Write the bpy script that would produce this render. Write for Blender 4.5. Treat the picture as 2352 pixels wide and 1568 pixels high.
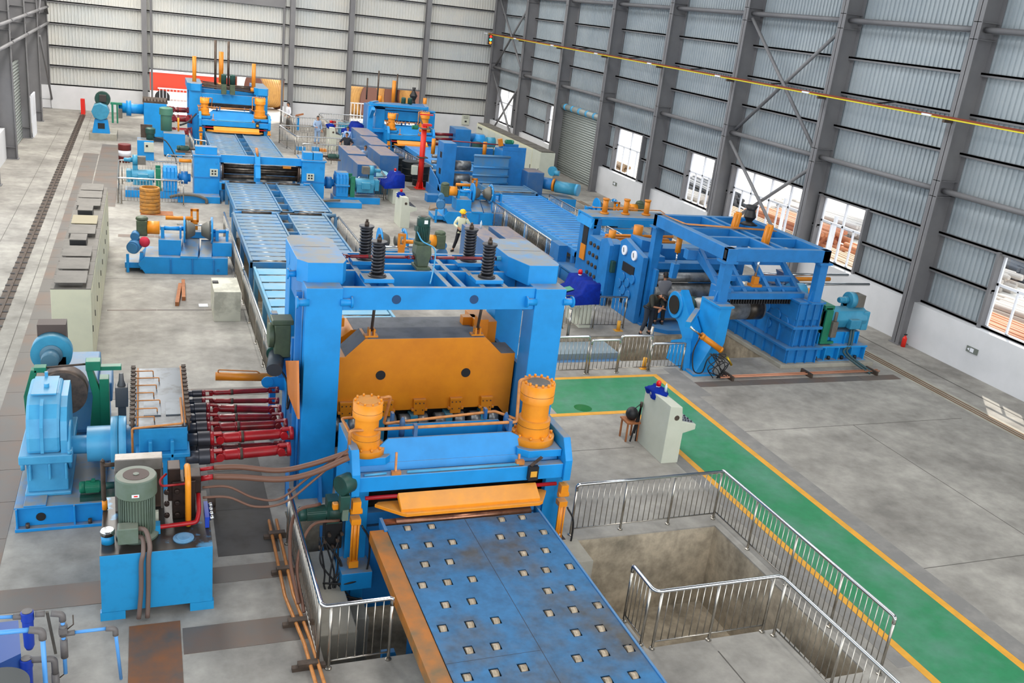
import bpy, math, random
from mathutils import Vector, Matrix
random.seed(7)
R = math.radians
for o in list(bpy.data.objects): bpy.data.objects.remove(o)
C = bpy.context.scene.collection
S = bpy.context.scene
# ---------------------------------------------------------------- camera
CAMH = 9.0; FPX = 2150.5
_a, _b, _c = R(22.455), R(19.187), R(6.70)
CF = Vector((math.sin(_a)*math.cos(_b), math.cos(_a)*math.cos(_b), -math.sin(_b)))
_r0 = Vector((math.cos(_a), -math.sin(_a), 0)); _u0 = _r0.cross(CF)
CR = _r0*math.cos(_c)+_u0*math.sin(_c); CU = _u0*math.cos(_c)-_r0*math.sin(_c)
cam = bpy.data.cameras.new('camera'); co = bpy.data.objects.new('camera', cam); C.objects.link(co)
cam.sensor_width = 36; cam.lens = 36*FPX/2352; cam.clip_end = 400; cam.clip_start = 0.1
mw = Matrix((CR, CU, -CF)).transposed().to_4x4(); mw.translation = Vector((0, 0, CAMH)); co.matrix_world = mw
S.camera = co
def ray(x, y): return CF+CR*((x-1176)/FPX)-CU*((y-784)/FPX)
def gz(x, y, z=0.0): d = ray(x, y); return Vector((0, 0, CAMH))+d*((z-CAMH)/d.z)
def gy(x, y, Y): d = ray(x, y); return Vector((0, 0, CAMH))+d*(Y/d.y)
def gx(x, y, X): d = ray(x, y); return Vector((0, 0, CAMH))+d*(X/d.x)
# ---------------------------------------------------------------- light and exposure
S.view_settings.view_transform = 'Standard'; S.view_settings.look = 'None'
S.view_settings.exposure = -0.08; S.view_settings.gamma = 1.0; S.view_settings.use_curve_mapping = False
w = bpy.data.worlds.new('daylight'); S.world = w; w.use_nodes = True
w.node_tree.nodes['Background'].inputs[0].default_value = (0.86, 0.93, 1.0, 1)
w.node_tree.nodes['Background'].inputs[1].default_value = 2.2
sd = bpy.data.lights.new('sun', 'SUN'); sd.energy = 6.0; sd.angle = R(0.6); sd.color = (1, 0.93, 0.82)
so = bpy.data.objects.new('sun', sd); C.objects.link(so); so.location = (60, 10, 60)
so.rotation_euler = Vector((0.62, 0.72, 0.86)).to_track_quat('Z', 'Y').to_euler()
def area(loc, sx, sy, e, tgt=None, col=(1, 1, 1), name='roof_area_lamp'):
    l = bpy.data.lights.new(name, 'AREA'); l.shape = 'RECTANGLE'; l.size = sx; l.size_y = sy; l.energy = e; l.color = col
    o = bpy.data.objects.new(name, l); C.objects.link(o); o.location = loc
    if tgt: o.rotation_euler = (Vector(loc)-Vector(tgt)).to_track_quat('Z', 'Y').to_euler()
    return o
area((-1.5, 46, 13.6), 3.0, 44, 5800, None, (1.0, 0.97, 0.92))  # area lamps added under the closed roof for skylight daylight
area((8.5, 37, 13.6), 3.0, 60, 3300, None, (1.0, 0.98, 0.95))
area((18.5, 40, 13.6), 3.0, 56, 2300, None, (0.93, 0.97, 1.0))
area((11, -6, 9), 26, 8, 1700, (7, 20, 1), (1.0, 0.96, 0.9), 'front_fill_lamp')  # added soft fill from behind the camera, not a real doorway
area((9, 50, 13.4), 22, 3, 1500, (6, 68, 3), (1.0, 0.94, 0.86))  # added lamp tilted at the back wall to brighten it
# ---------------------------------------------------------------- materials
def lin(h):
    h = h.lstrip('#'); v = [int(h[i:i+2], 16)/255 for i in (0, 2, 4)]
    return tuple((c/12.92 if c <= .04045 else ((c+.055)/1.055)**2.4) for c in v)+(1,)
MATS = {}
def mat(n, hx, rough=.5, metal=0, hx2=None, sc=3.0, lo=.45, hi=.7, dust=None, damt=.8, bump=0, bsc=60, emit=0, coat=0, spec=.5, det=6, fine=0, fsc=7):
    m = bpy.data.materials.new(n); m.use_nodes = True; nt = m.node_tree; N = nt.nodes; L = nt.links
    b = N['Principled BSDF']; b.inputs['Base Color'].default_value = lin(hx)
    b.inputs['Roughness'].default_value = rough; b.inputs['Metallic'].default_value = metal
    b.inputs['Specular IOR Level'].default_value = spec
    if coat: b.inputs['Coat Weight'].default_value = coat
    if emit: b.inputs['Emission Color'].default_value = lin(hx); b.inputs['Emission Strength'].default_value = emit
    src = None; geo = N.new('ShaderNodeNewGeometry')
    def noise(scale, lo, hi, d=det):
        t = N.new('ShaderNodeTexNoise'); t.inputs['Scale'].default_value = scale; t.inputs['Detail'].default_value = d; t.inputs['Roughness'].default_value = .62
        L.new(geo.outputs['Position'], t.inputs['Vector'])
        r = N.new('ShaderNodeMapRange'); r.inputs[1].default_value = lo; r.inputs[2].default_value = hi
        L.new(t.outputs['Fac'], r.inputs[0]); return r.outputs[0], t
    if hx2:
        f, t = noise(sc, lo, hi)
        mx = N.new('ShaderNodeMix'); mx.data_type = 'RGBA'; mx.inputs[6].default_value = lin(hx); mx.inputs[7].default_value = lin(hx2)
        L.new(f, mx.inputs[0]); src = mx.outputs[2]
    if fine:
        f, t = noise(fsc, .35, .68, 10)
        m3 = N.new('ShaderNodeMapRange'); m3.inputs[3].default_value = 1+fine*.35; m3.inputs[4].default_value = 1-fine; L.new(f, m3.inputs[0])
        hs = N.new('ShaderNodeHueSaturation'); L.new(src, hs.inputs['Color']); L.new(m3.outputs[0], hs.inputs['Value']); src = hs.outputs[0]
    if dust:
        f, t = noise(3.0, .2, .56)
        sep = N.new('ShaderNodeSeparateXYZ'); L.new(geo.outputs['Normal'], sep.inputs[0])
        r = N.new('ShaderNodeMapRange'); r.inputs[1].default_value = .75; r.inputs[2].default_value = .97; L.new(sep.outputs[2], r.inputs[0])
        mu = N.new('ShaderNodeMath'); mu.operation = 'MULTIPLY'; L.new(r.outputs[0], mu.inputs[0]); L.new(f, mu.inputs[1])
        m2 = N.new('ShaderNodeMath'); m2.operation = 'MULTIPLY'; L.new(mu.outputs[0], m2.inputs[0]); m2.inputs[1].default_value = damt
        mx = N.new('ShaderNodeMix'); mx.data_type = 'RGBA'; L.new(m2.outputs[0], mx.inputs[0])
        if src: L.new(src, mx.inputs[6])
        else: mx.inputs[6].default_value = lin(hx)
        mx.inputs[7].default_value = lin(dust); src = mx.outputs[2]
    if src: L.new(src, b.inputs['Base Color'])
    if bump:
        t = N.new('ShaderNodeTexNoise'); t.inputs['Scale'].default_value = bsc; t.inputs['Detail'].default_value = 4; L.new(geo.outputs['Position'], t.inputs['Vector'])
        bp = N.new('ShaderNodeBump'); bp.inputs['Strength'].default_value = bump; bp.inputs['Distance'].default_value = .01
        L.new(t.outputs['Fac'], bp.inputs['Height']); L.new(bp.outputs[0], b.inputs['Normal'])
    MATS[n] = m; return m
blue = mat('machine_blue_paint', '#1890d8', .42, 0, '#1684c6', 2.2, .4, .75, '#8c8b84', .95, spec=.4)
blue2 = mat('deep_blue_paint', '#1c78be', .45, 0, '#186aa8', 2.5, .4, .75, '#6f8796', .6)
lblue = mat('light_blue_paint', '#4aa4d0', .38, 0, '#3c92c0', 3, .4, .75, '#7fa9bd', .5)
tblue = mat('tank_blue_paint', '#1c8ec6', .4, 0, '#1c80b4', 5, .5, .8)
dblue = mat('slate_blue_paint', '#255e96', .4, 0, '#4c6a8c', 1.2, .4, .7, '#94827a', .95)
rblue = mat('roller_table_blue', '#2c82c0', .42, .1, '#627e90', 1.6, .35, .7, '#76878e', .7)
teal = mat('teal_motor_paint', '#3a92b4', .4, 0, '#2f82a4', 3, .4, .7, '#86a0a0', .5)
nblue = mat('navy_cover_cloth', '#04207a', .8, 0, '#062a90', 6, .4, .7, spec=.15)
orange = mat('orange_paint', '#d98410', .42, 0, '#c9750e', 2.0, .4, .75, '#9a8468', .45)
orang2 = mat('bright_orange_paint', '#ee951c', .4, 0, '#dc8316', 3, .4, .75, '#c39a5c', .5)
orangt = mat('dirty_orange_paint', '#ae681a', .5, 0, '#6a5a3c', 2.2, .4, .72)
copper = mat('copper_paint_pipe', '#c88444', .4, .1, '#a86c38', 8, .4, .7)
red = mat('red_paint', '#b01820', .35, 0, '#8c1218', 3, .4, .7)
dred = mat('dark_red_shaft_paint', '#8c101a', .35, 0, '#4a1216', 2.5, .4, .7, coat=.3)
redl = mat('signal_red', '#e0281a', .4)
green = mat('brake_green_paint', '#157a5a', .42, 0, '#1a6a50', 4, .4, .7)
dgreen = mat('dark_green_motor_paint', '#1d4a42', .45, 0, '#24382e', 4, .4, .7)
olive = mat('olive_motor_paint', '#66766a', .5, 0, '#5a6a58', 4, .4, .7, '#8a8678', .5)
mgrn = mat('mid_green_gearbox', '#4e5c44', .5, 0, '#3c4838', 4, .4, .7)
beige = mat('cabinet_cream_paint', '#d2cfb2', .5, 0, '#c6c4aa', 1.2, .4, .7)
beiged = mat('cabinet_roof_grey', '#6a655d', .6, 0, '#5a554e', 3, .4, .7)
cream = mat('console_cream_paint', '#c6c8b8', .5, 0, '#bcbfae', 1.5, .4, .7)
white = mat('white_frame_paint', '#e8eaf0', .45)
wallw = mat('white_plaster', '#dadadc', .8, 0, '#cecfd0', .8, .35, .7)
steel = mat('brushed_stainless', '#b4aea4', .24, .9, '#9c968c', 5, .4, .7)
chrome = mat('polished_steel', '#cfd2d4', .14, 1)
dsteel = mat('dark_oily_steel', '#3c3630', .35, .6, '#5a5048', 5, .4, .7)
rollm = mat('work_roll_steel', '#9a9a98', .36, .55, '#6a6a68', 3, .42, .66)
black = mat('black_rubber', '#1a1a1c', .5)
spring = mat('spring_steel', '#3c3c40', .38, .6)
iron = mat('cast_iron_brown', '#5a4c42', .55, .4, '#40362e', 6, .4, .7)
clad = mat('corrugated_sheet', '#a8b0b4', .5, .15, '#98a2a8', .6, .35, .7)
cladb = mat('corrugated_sheet_lit', '#d6d3cb', .6, 0, '#c4c8c8', .3, .35, .7)  # brighter copy of the sheet, the light on it put into the colour
girder = mat('grey_steel_primer', '#7c7b7c', .6, .1, '#706f72', .8, .35, .7)
shutter = mat('shutter_slats', '#9aa09c', .45, .3)
conc = mat('floor_concrete', '#a8a49c', .75, 0, '#827e78', .5, .36, .66, bump=.25, bsc=14, spec=.35, det=9, fine=.22, fsc=2.6)
conc2 = mat('pit_concrete', '#bcae98', .85, 0, '#8e8472', 1.3, .4, .72, bump=.3, bsc=9, det=9, fine=.35, fsc=4.5)
conc3 = mat('plinth_concrete', '#a8a498', .85, 0, '#908c80', 1.5, .4, .7)
greenf = mat('green_floor_paint', '#2a8254', .5, 0, '#578a74', .9, .42, .72, det=8, fine=.12, fsc=5)
yell = mat('yellow_line_paint', '#e0a130', .6, 0, '#cc9430', 3, .4, .7)
plate = mat('steel_cover_plate', '#67625d', .55, .2, '#755e4f', .7, .45, .7, det=8)
deckm = mat('worn_table_deck', '#2a6c9c', .5, .1, '#504e4b', .8, .44, .66, fine=.3, fsc=6, det=9)
brass = mat('worn_tan_roller', '#b8a892', .4, .3, '#92826c', 8, .4, .7)
wood = mat('raw_timber', '#a5683c', .7, 0, '#8a5230', 6, .4, .7)
ringo = mat('rusty_yellow_reel', '#cf9c58', .7, 0, '#bd8c50', 2, .42, .66)
glass = bpy.data.materials.new('window_glass'); glass.use_nodes = True
_n = glass.node_tree.nodes; _l = glass.node_tree.links; _n.remove(_n['Principled BSDF'])
_t = _n.new('ShaderNodeBsdfTransparent'); _g = _n.new('ShaderNodeBsdfGlossy'); _g.inputs['Roughness'].default_value = .05
_m = _n.new('ShaderNodeMixShader'); _m.inputs[0].default_value = .07
_l.new(_t.outputs[0], _m.inputs[1]); _l.new(_g.outputs[0], _m.inputs[2]); _l.new(_m.outputs[0], _n['Material Output'].inputs[0])
skin = mat('skin', '#b98262', .6); hairm = mat('black_hair', '#17120f', .6); cloth = {}
def cmat(h):
    if h not in cloth: cloth[h] = mat('cloth_'+str(len(cloth)+1), '#'+h, .85, bump=.3, bsc=30)
    return cloth[h]
pipeb = mat('light_blue_plastic_pipe', '#58a0e6', .35); pipeg = mat('grey_plastic_fitting', '#6f6a68', .5, 0, '#5c5856', 4, .4, .7)
filt = mat('royal_blue_filter', '#1b3ea8', .4); hose = mat('brown_rubber_hose', '#6c4a3a', .5)
gnd = mat('outdoor_ground', '#d8d4cc', .9)
# ---------------------------------------------------------------- mesh builder
class M:
    def __init__(s): s.v = []; s.f = []; s.s = []
    def add(s, vs, fs, sm=False):
        n = len(s.v); s.v += [Vector(p) for p in vs]; s.f += [tuple(i+n for i in f) for f in fs]; s.s += [sm]*len(fs); return s
    def box(s, x0, x1, y0, y1, z0, z1):
        if x0 > x1: x0, x1 = x1, x0
        if y0 > y1: y0, y1 = y1, y0
        if z0 > z1: z0, z1 = z1, z0
        return s.add([(x0,y0,z0),(x1,y0,z0),(x1,y1,z0),(x0,y1,z0),(x0,y0,z1),(x1,y0,z1),(x1,y1,z1),(x0,y1,z1)],
            [(3,2,1,0),(4,5,6,7),(0,1,5,4),(1,2,6,5),(2,3,7,6),(3,0,4,7)])
    def beam(s, p, q, w, h):      # square bar between two points
        p = Vector(p); q = Vector(q); d = (q-p).normalized(); up = Vector((0,0,1)) if abs(d.z) < .95 else Vector((0,1,0))
        a = d.cross(up).normalized()*w/2; b = a.cross(d).normalized()*h/2
        vs = [p-a-b, p+a-b, p+a+b, p-a+b, q-a-b, q+a-b, q+a+b, q-a+b]
        return s.add(vs, [(3,2,1,0),(4,5,6,7),(0,1,5,4),(1,2,6,5),(2,3,7,6),(3,0,4,7)])
    def prism(s, poly, ax, a, b):
        def P(u, v, t): return (t,u,v) if ax == 'x' else ((u,t,v) if ax == 'y' else (u,v,t))
        n = len(poly); ar = sum(poly[i][0]*poly[(i+1)%n][1]-poly[(i+1)%n][0]*poly[i][1] for i in range(n))
        if (ar < 0) != (ax == 'y'): poly = poly[::-1]
        if a > b: a, b = b, a
        vs = [P(u,v,a) for u,v in poly]+[P(u,v,b) for u,v in poly]
        fs = [tuple(range(n))[::-1], tuple(range(n,2*n))]+[(i,(i+1)%n,(i+1)%n+n,i+n) for i in range(n)]
        return s.add(vs, fs)
    def loft(s, bot, top):        # two polygons of 3D points
        n = len(bot); return s.add(list(bot)+list(top), [tuple(range(n))[::-1], tuple(range(n,2*n))]+[(i,(i+1)%n,(i+1)%n+n,i+n) for i in range(n)])
    def lathe(s, p, d, prof, n=18, caps=True):
        p = Vector(p); d = Vector(d).normalized(); up = Vector((0,0,1)) if abs(d.z) < .9 else Vector((1,0,0))
        a = d.cross(up).normalized(); b = d.cross(a); vs = []; fs = []
        q = [prof[0]]
        for i in range(1, len(prof)-1):     # repeat a ring wherever the outline bends sharply, so the edge stays crisp
            q.append(prof[i]); u = math.atan2(prof[i][1]-prof[i-1][1], prof[i][0]-prof[i-1][0]); w_ = math.atan2(prof[i+1][1]-prof[i][1], prof[i+1][0]-prof[i][0])
            if abs((w_-u+math.pi)%(2*math.pi)-math.pi) > .6: q.append((prof[i][0], prof[i][1], 1))
        q.append(prof[-1]); prof = q
        for t_ in prof: t, r = t_[:2]; vs += [p+d*t+(a*math.cos(2*math.pi*i/n)+b*math.sin(2*math.pi*i/n))*r for i in range(n)]
        for k in range(len(prof)-1):
            if len(prof[k+1]) == 2: fs += [(k*n+i, k*n+(i+1)%n, (k+1)*n+(i+1)%n, (k+1)*n+i) for i in range(n)]
        base = len(s.v); s.add(vs, fs, True); k = len(prof)
        if caps: s.f += [tuple(base+i for i in range(n))[::-1], tuple(base+(k-1)*n+i for i in range(n))]; s.s += [False, False]
        return s
    def cyl(s, p, q, r, r2=None, n=16):
        p = Vector(p); q = Vector(q); return s.lathe(p, q-p, [(0, r), ((q-p).length, r if r2 is None else r2)], n)
    def tube(s, pts, r, n=8, fil=0):
        pts = [Vector(p) for p in pts]
        if fil:
            o = [pts[0]]
            for i in range(1, len(pts)-1):
                a = (pts[i-1]-pts[i]); b = (pts[i+1]-pts[i]); k = min(fil, a.length*.45, b.length*.45); a = pts[i]+a.normalized()*k; b = pts[i]+b.normalized()*k
                for t in (0, .25, .5, .75, 1): o.append(a*(1-t)**2+pts[i]*2*t*(1-t)+b*t*t)
            pts = o+[pts[-1]]
        vs = []; fs = []; m = len(pts); up = None
        for i, p in enumerate(pts):
            d = (pts[min(i+1,m-1)]-pts[max(i-1,0)]).normalized()
            if up is None: up = Vector((0,0,1)) if abs(d.z) < .9 else Vector((1,0,0))
            a = d.cross(up)
            if a.length < 1e-4: a = d.orthogonal()
            a.normalize(); b = a.cross(d).normalized(); up = b
            vs += [p+(a*math.cos(2*math.pi*j/n)+b*math.sin(2*math.pi*j/n))*r for j in range(n)]
        for k in range(m-1): fs += [(k*n+i, k*n+(i+1)%n, (k+1)*n+(i+1)%n, (k+1)*n+i) for i in range(n)]
        s.add(vs, [f[::-1] for f in fs], True); base = len(s.v)-len(vs)
        s.f += [tuple(base+i for i in range(n)), tuple(base+(m-1)*n+i for i in range(n))[::-1]]; s.s += [False, False]; return s
    def curve(s, pts, r, n=7, sub=6):   # smooth Catmull-Rom hose
        P = [Vector(p) for p in pts]; P = [P[0]*2-P[1]]+P+[P[-1]*2-P[-2]]; o = []
        for i in range(1, len(P)-2):
            for k in range(sub):
                t = k/sub; a,b,c,d = P[i-1:i+3]
                o.append(.5*((2*b)+(c-a)*t+(2*a-5*b+4*c-d)*t*t+(3*b-a-3*c+d)*t**3))
        return s.tube(o+[P[-2]], r, n)
    def ball(s, c, rx, ry=None, rz=None, n=14, m=9):
        ry = ry or rx; rz = rz or rx; c = Vector(c); vs = []; fs = []
        for k in range(m+1):
            t = math.pi*k/m
            vs += [c+Vector((rx*math.sin(t)*math.cos(2*math.pi*i/n), ry*math.sin(t)*math.sin(2*math.pi*i/n), rz*math.cos(t))) for i in range(n)]
        for k in range(m): fs += [(k*n+i, (k+1)*n+i, (k+1)*n+(i+1)%n, k*n+(i+1)%n) for i in range(n)]
        return s.add(vs, fs, True)
    def helix(s, c, Rr, r, z0, z1, turns, n=7):
        pts = []; k = int(turns*18)
        for i in range(k+1):
            a = 2*math.pi*turns*i/k; pts.append((c[0]+Rr*math.cos(a), c[1]+Rr*math.sin(a), z0+(z1-z0)*i/k))
        return s.tube(pts, r, n)
    def pieces(s):
        par = list(range(len(s.v)))
        def find(i):
            while par[i] != i: par[i] = par[par[i]]; i = par[i]
            return i
        for f in s.f:
            for j in f[1:]: par[find(j)] = find(f[0])
        comp = {}
        for i in range(len(s.v)): comp.setdefault(find(i), []).append(i)
        cl = [[k, [min(s.v[i][a] for i in v)-.004 for a in range(3)], [max(s.v[i][a] for i in v)+.004 for a in range(3)]] for k, v in comp.items()]
        sets = []
        for k, lo, hi in cl:
            hit = [q for q in sets if any(all(lo[a] <= h[a] and l[a] <= hi[a] for a in range(3)) for l, h in q[1])]
            new = [[k], [(lo, hi)]]
            for q in hit: new[0] += q[0]; new[1] += q[1]; sets.remove(q)
            sets.append(new)
        out = []
        for ks, _ in sets:
            m = M(); ids = {}; kset = set(ks)
            for f, sm in zip(s.f, s.s):
                if find(f[0]) in kset:
                    for i in f:
                        if i not in ids: ids[i] = len(m.v); m.v.append(s.v[i])
                    m.f.append(tuple(ids[i] for i in f)); m.s.append(sm)
            out.append(m)
        return out
    def put(s, name, m, root=None, label=None, bev=0, cat=None, group=None, kind=None):
        if root is not None and name in SPLIT:
            ps = s.pieces()
            if len(ps) > 1: return [p.put1(name, m, root, label, bev) for p in ps][0]
        return s.put1(name, m, root, label, bev, cat, group, kind)
    def put1(s, name, m, root=None, label=None, bev=0, cat=None, group=None, kind=None):
        me = bpy.data.meshes.new(name); o = bpy.data.objects.new(name, me); C.objects.link(o)
        if root is None:
            xs = [p.x for p in s.v]; ys = [p.y for p in s.v]; zs = [p.z for p in s.v]
            org = Vector(((min(xs)+max(xs))/2, (min(ys)+max(ys))/2, min(zs))); o.location = org
        else:
            org = Vector(ORG[root.name]) if root.name in ORG else root.location.copy(); o.parent = root
            ORG[o.name] = org
        me.from_pydata([p-org for p in s.v], [], s.f); me.polygons.foreach_set('use_smooth', s.s); me.update(); me.materials.append(m)
        if bev:
            md = o.modifiers.new('edge', 'BEVEL'); md.width = bev; md.segments = 2; md.limit_method = 'ANGLE'; md.angle_limit = R(40)
        if label: o['label'] = label
        if cat: o['category'] = cat
        if group: o['group'] = group
        if kind: o['kind'] = kind
        return o
ORG = {}
SPLIT = set('foot leg portal_post cylinder_bracket brake_frame brake top_pedestal housing mill_post rear_upright bearing_post blue_sleeve orange_cylinder grey_roll round_lug cross_roller end_disc bright_ring roll_frame spring_seat access_plate work_roll dark_window black_socket half_shell motor_leg coupling_stub pinch_roll steel_roll wheel clamp pipe_clamp bracket foot_gusset lifting_lug round_opening riser_hose hydraulic_hoses red_pipe flexible_conduit upright pivot_bracket orange_ram floor_beam side_guide lower_beam dark_opening black_box orange_bracket front_frame post_foot drive_base grey_post link_rod shaft_rod crown_plate trough piston_rod head_housing slide_plate anchor_bolt power_cable guide_roller oil_pipe orange_block blue_block side_wall crown_beam portal_arm spindle grey_fitting blue_pipe base_bolt head_bolt base_rib bolt_head valve_stack'.split())
def T(name, label, cat, loc=(0, 0, 0), group=None):
    o = bpy.data.objects.new(name, None); C.objects.link(o); o.location = loc; o.empty_display_size = .2
    o['label'] = label; o['category'] = cat
    if group: o['group'] = group
    ORG[o.name] = Vector(loc); return o
def ctree(o, parent=None):
    c = o.copy(); C.objects.link(c); c.parent = parent
    for ch in o.children: ctree(ch, c)
    return c
def dup(o, loc, rz=0, label=None, group=None, sc=None):
    c = ctree(o); c.location = loc; c.rotation_euler = (0, 0, rz)
    if sc: c.scale = (sc, sc, sc)
    if label: c['label'] = label
    if group: c['group'] = group
    return c
def st(name, m, mt, label=None, bev=0): return m.put(name, mt, kind='structure', label=label, bev=bev)
# ================================================================ SETTING
WX = 24.2; PX = 23.8; BY = 68.4; LX = -6.45
holes = [(2.25,7.1,10.95,15.3),(7.1,10.3,10.3,13.45),(9.55,10.3,9.05,10.3),(8.9,17.5,22.15,24.25),(2.9,6.7,18.6,35.4),(14.7,17.7,31.5,40.5)]
def slab_with_holes(m, x0, x1, y0, y1, z0, z1, hs):
    xs = sorted({x0, x1, *[h[0] for h in hs], *[h[1] for h in hs]}); ys = sorted({y0, y1, *[h[2] for h in hs], *[h[3] for h in hs]})
    for j in range(len(ys)-1):
        run = None
        for i in range(len(xs)-1):
            cx, cy = (xs[i]+xs[i+1])/2, (ys[j]+ys[j+1])/2
            solid = not any(h[0] < cx < h[1] and h[2] < cy < h[3] for h in hs)
            if solid: run = (run[0], xs[i+1]) if run else (xs[i], xs[i+1])
            if (not solid or i == len(xs)-2) and run: m.box(run[0], run[1], ys[j], ys[j+1], z0, z1); run = None
m = M(); slab_with_holes(m, -7, 25, -8, 69, -.03, 0, holes); st('floor', m, conc, 'grey concrete shop floor of the hall')
# pits
def pit(n, x0, x1, y0, y1, d, op=(), fx=None):
    m = M(); t = .25
    m.box(x0-t, x1+t, y0-t, y1+t, -d-.2, -d)
    ye = y1-t if 'b' in op else y1+t
    if 'l' not in op: m.box(x0-t, x0, y0-t, ye, -d, -.03)
    if 'r' not in op: m.box(x1, x1+t, y0-t, ye, -d, -.03)
    if 'f' not in op: m.box(x0, fx or x1, y0-t, y0, -d, -.03)
    if 'b' not in op: m.box(x0, x1, y1, y1+t, -d, -.03)
    st('trim_%d' % n, m, conc2, 'concrete lined machine pit below the floor')
pit(1, 2.25, 7.1, 10.95, 15.3, 2.2, ('r',)); pit(2, 7.1, 10.3, 10.3, 13.45, 1.75, ('l',), 9.55); pit(3, 9.55, 10.3, 9.05, 10.3, 1.75, ('b',))
pit(4, 8.9, 17.5, 22.15, 24.25, 1.1); pit(5, 2.9, 6.7, 18.6, 35.4, 2.5); pit(6, 14.7, 17.7, 31.5, 40.5, 2.2)
for y, l in ((11.0, 'nearer'), (11.3, 'farther')): M().box(7.35, 10.28, y, y+.12, -1.75, -1.6).put('sunken_rail', iron, label='%s of two rusty rails on the open pit floor' % l, cat='rail')
m = M().box(6.55, 7.3, 12.7, 13.45, -1.7, .02); st('trim_7', m, conc3, 'concrete ledge at the pit corner')
# floor paint
lane = M(); lane.box(9.2, 11.35, 18.86, 20.95, 0, .004)
lane.prism([(11.35,18.86),(11.35,6),(13.0,6),(13.0,20.95),(11.35,20.95)], 'z', 0, .004)
lane.put('trim_8', greenf, kind='structure', label='green painted walkway')
m = M().box(8.9, 13.16, 20.95, 21.1, 0, .005).box(13.0, 13.16, 6, 20.95, 0, .005).box(8.9, 11.22, 18.7, 18.86, 0, .005).box(11.2, 11.35, 6, 18.86, 0, .005)
st('trim_9', m, yell, 'yellow border line of the green walkway')
# steel cover strips in the floor
def strip(n, x0, x1, y0, y1, mt=plate, seg=1.2):
    m = M(); L = (y1-y0) if (y1-y0) > (x1-x0) else (x1-x0); k = max(1, int(L/seg)); g = .006
    for i in range(k):
        if (y1-y0) > (x1-x0): m.box(x0, x1, y0+L*i/k+g, y0+L*(i+1)/k-g, 0, .006)
        else: m.box(x0+L*i/k+g, x0+L*(i+1)/k-g, y0, y1, 0, .006)
    st('trim_%d' % n, m, mt, 'steel cover plates over a floor channel')
strip(10, -2.95, -2.25, 9, 52); strip(11, -2.2, -.7, 13.05, 13.65); strip(12, .37, 2.2, 11.6, 12.2); strip(13, .85, 2.2, 13.25, 13.7)
strip(14, -.35, .35, 9.5, 12.4, mat('rusty_tread_plate', '#8a5a38', .6, .2, '#5e5650', .9, .42, .62), 1.0)
strip(15, -.9, 2.6, 20.7, 21.15); strip(16, -1, 2.7, 35.2, 35.55); strip(17, 14.0, 21.0, 20.1, 20.45); strip(18, -1.1, 2.8, 26.9, 27.0)
strip(19, 1.0, 2.0, 14.0, 20.0, mat('dark_floor_plate', '#4c4a48', .6, .2, '#3a3632', 1.5), 1.5)
strip(30, -2.2, -1.2, 40, 55)
# crane rails in the floor
def frail(n, x, y0, y1, lab):
    m = M().box(x-.16, x+.16, y0, y1, 0, .008); st('trim_%d' % n, m, iron, 'dark channel of the floor rail')
    t = T('floor_rail', lab, 'rail', (x, y0, 0))
    M().box(x-.035, x+.035, y0, y1, .008, .035).put('rail_head', iron, t)
    n = 96; g0 = None
    for i in range(n):
        yy = y0+.2+i*(y1-y0-.4)/n
        if g0 is None: g0 = M().box(x-.17, x+.17, yy, yy+.12, .008, .02).put('rail_clip', black, t); q0 = yy
        else: o = g0.copy(); C.objects.link(o); o.location = (0, yy-q0, 0)
frail(20, -3.7, 8, 66, 'crane rail set in the floor beside the left wall')
st('trim_21', M().box(21.2, 21.75, 6, 45, 0, .006), conc3, 'pale concrete strip under the right floor rail')
t = T('floor_rail', 'crane rail of thin rusty brown lines in the floor beside the windowed right wall', 'rail', (21.45, 6, 0))
for x in (21.33, 21.45, 21.58): M().box(x-.02, x+.02, 6, 45, .006, .02).put('rail_head', mat('rail_rust', '#7a5a3c', .5, .3) if 'rail_rust' not in MATS else MATS['rail_rust'], t)
st('trim_22', M().box(22.55, 22.6, 6, 45, 0, .004), mat('joint_dark', '#57534e', .8), 'dark joint line near the right wall')
for k, (a, b, c, d) in enumerate(((13.6, 17.33, 20.6, 17.345), (16.9, 6, 16.915, 17.33), (13.6, 11.3, 21, 11.315), (8.0, 16.9, 10.3, 16.912), (7.1, 8.6, 9.3, 8.62), (8.2, 6, 8.22, 10.0), (-4.6, 10, -4.585, 60), (-3.2, 8, -3.185, 66), (-1.2, 30.0, 2.6, 30.01))):
    st('trim_%d' % (60+k), M().box(a, b, c, d, 0, .003) if False else M().box(a, c, b, d, 0, .003), MATS['joint_dark'], 'dark expansion joint in the concrete floor')
st('trim_70', M().box(13.17, 13.6, 6, 21.1, 0, .003).box(10.9, 11.19, 9, 18.69, 0, .003).box(13.6, 14.0, 19.5, 21.5, 0, .003), mat('darker_concrete_band', '#7d7b78', .8, 0, '#8e8b86', 2), 'darker concrete band along the walkway')
M().lathe((10.0, 19.12, .003), (0,0,1), [(0,.24),(.002,.22)], 18).put('green_puddle', mat('wet_green', '#0e6a2c', .15), label='small dark green wet patch on the green walkway', cat='stain')
M().box(-3.82, -3.58, 66.1, 66.4, 0, .95).prism([(66.3,0),(67.0,0),(66.4,.9),(66.3,.9)], 'x', -3.82, -3.58).put('rail_buffer', redl, label='small red buffer stop at the far end of the left floor rail', cat='buffer')
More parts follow.
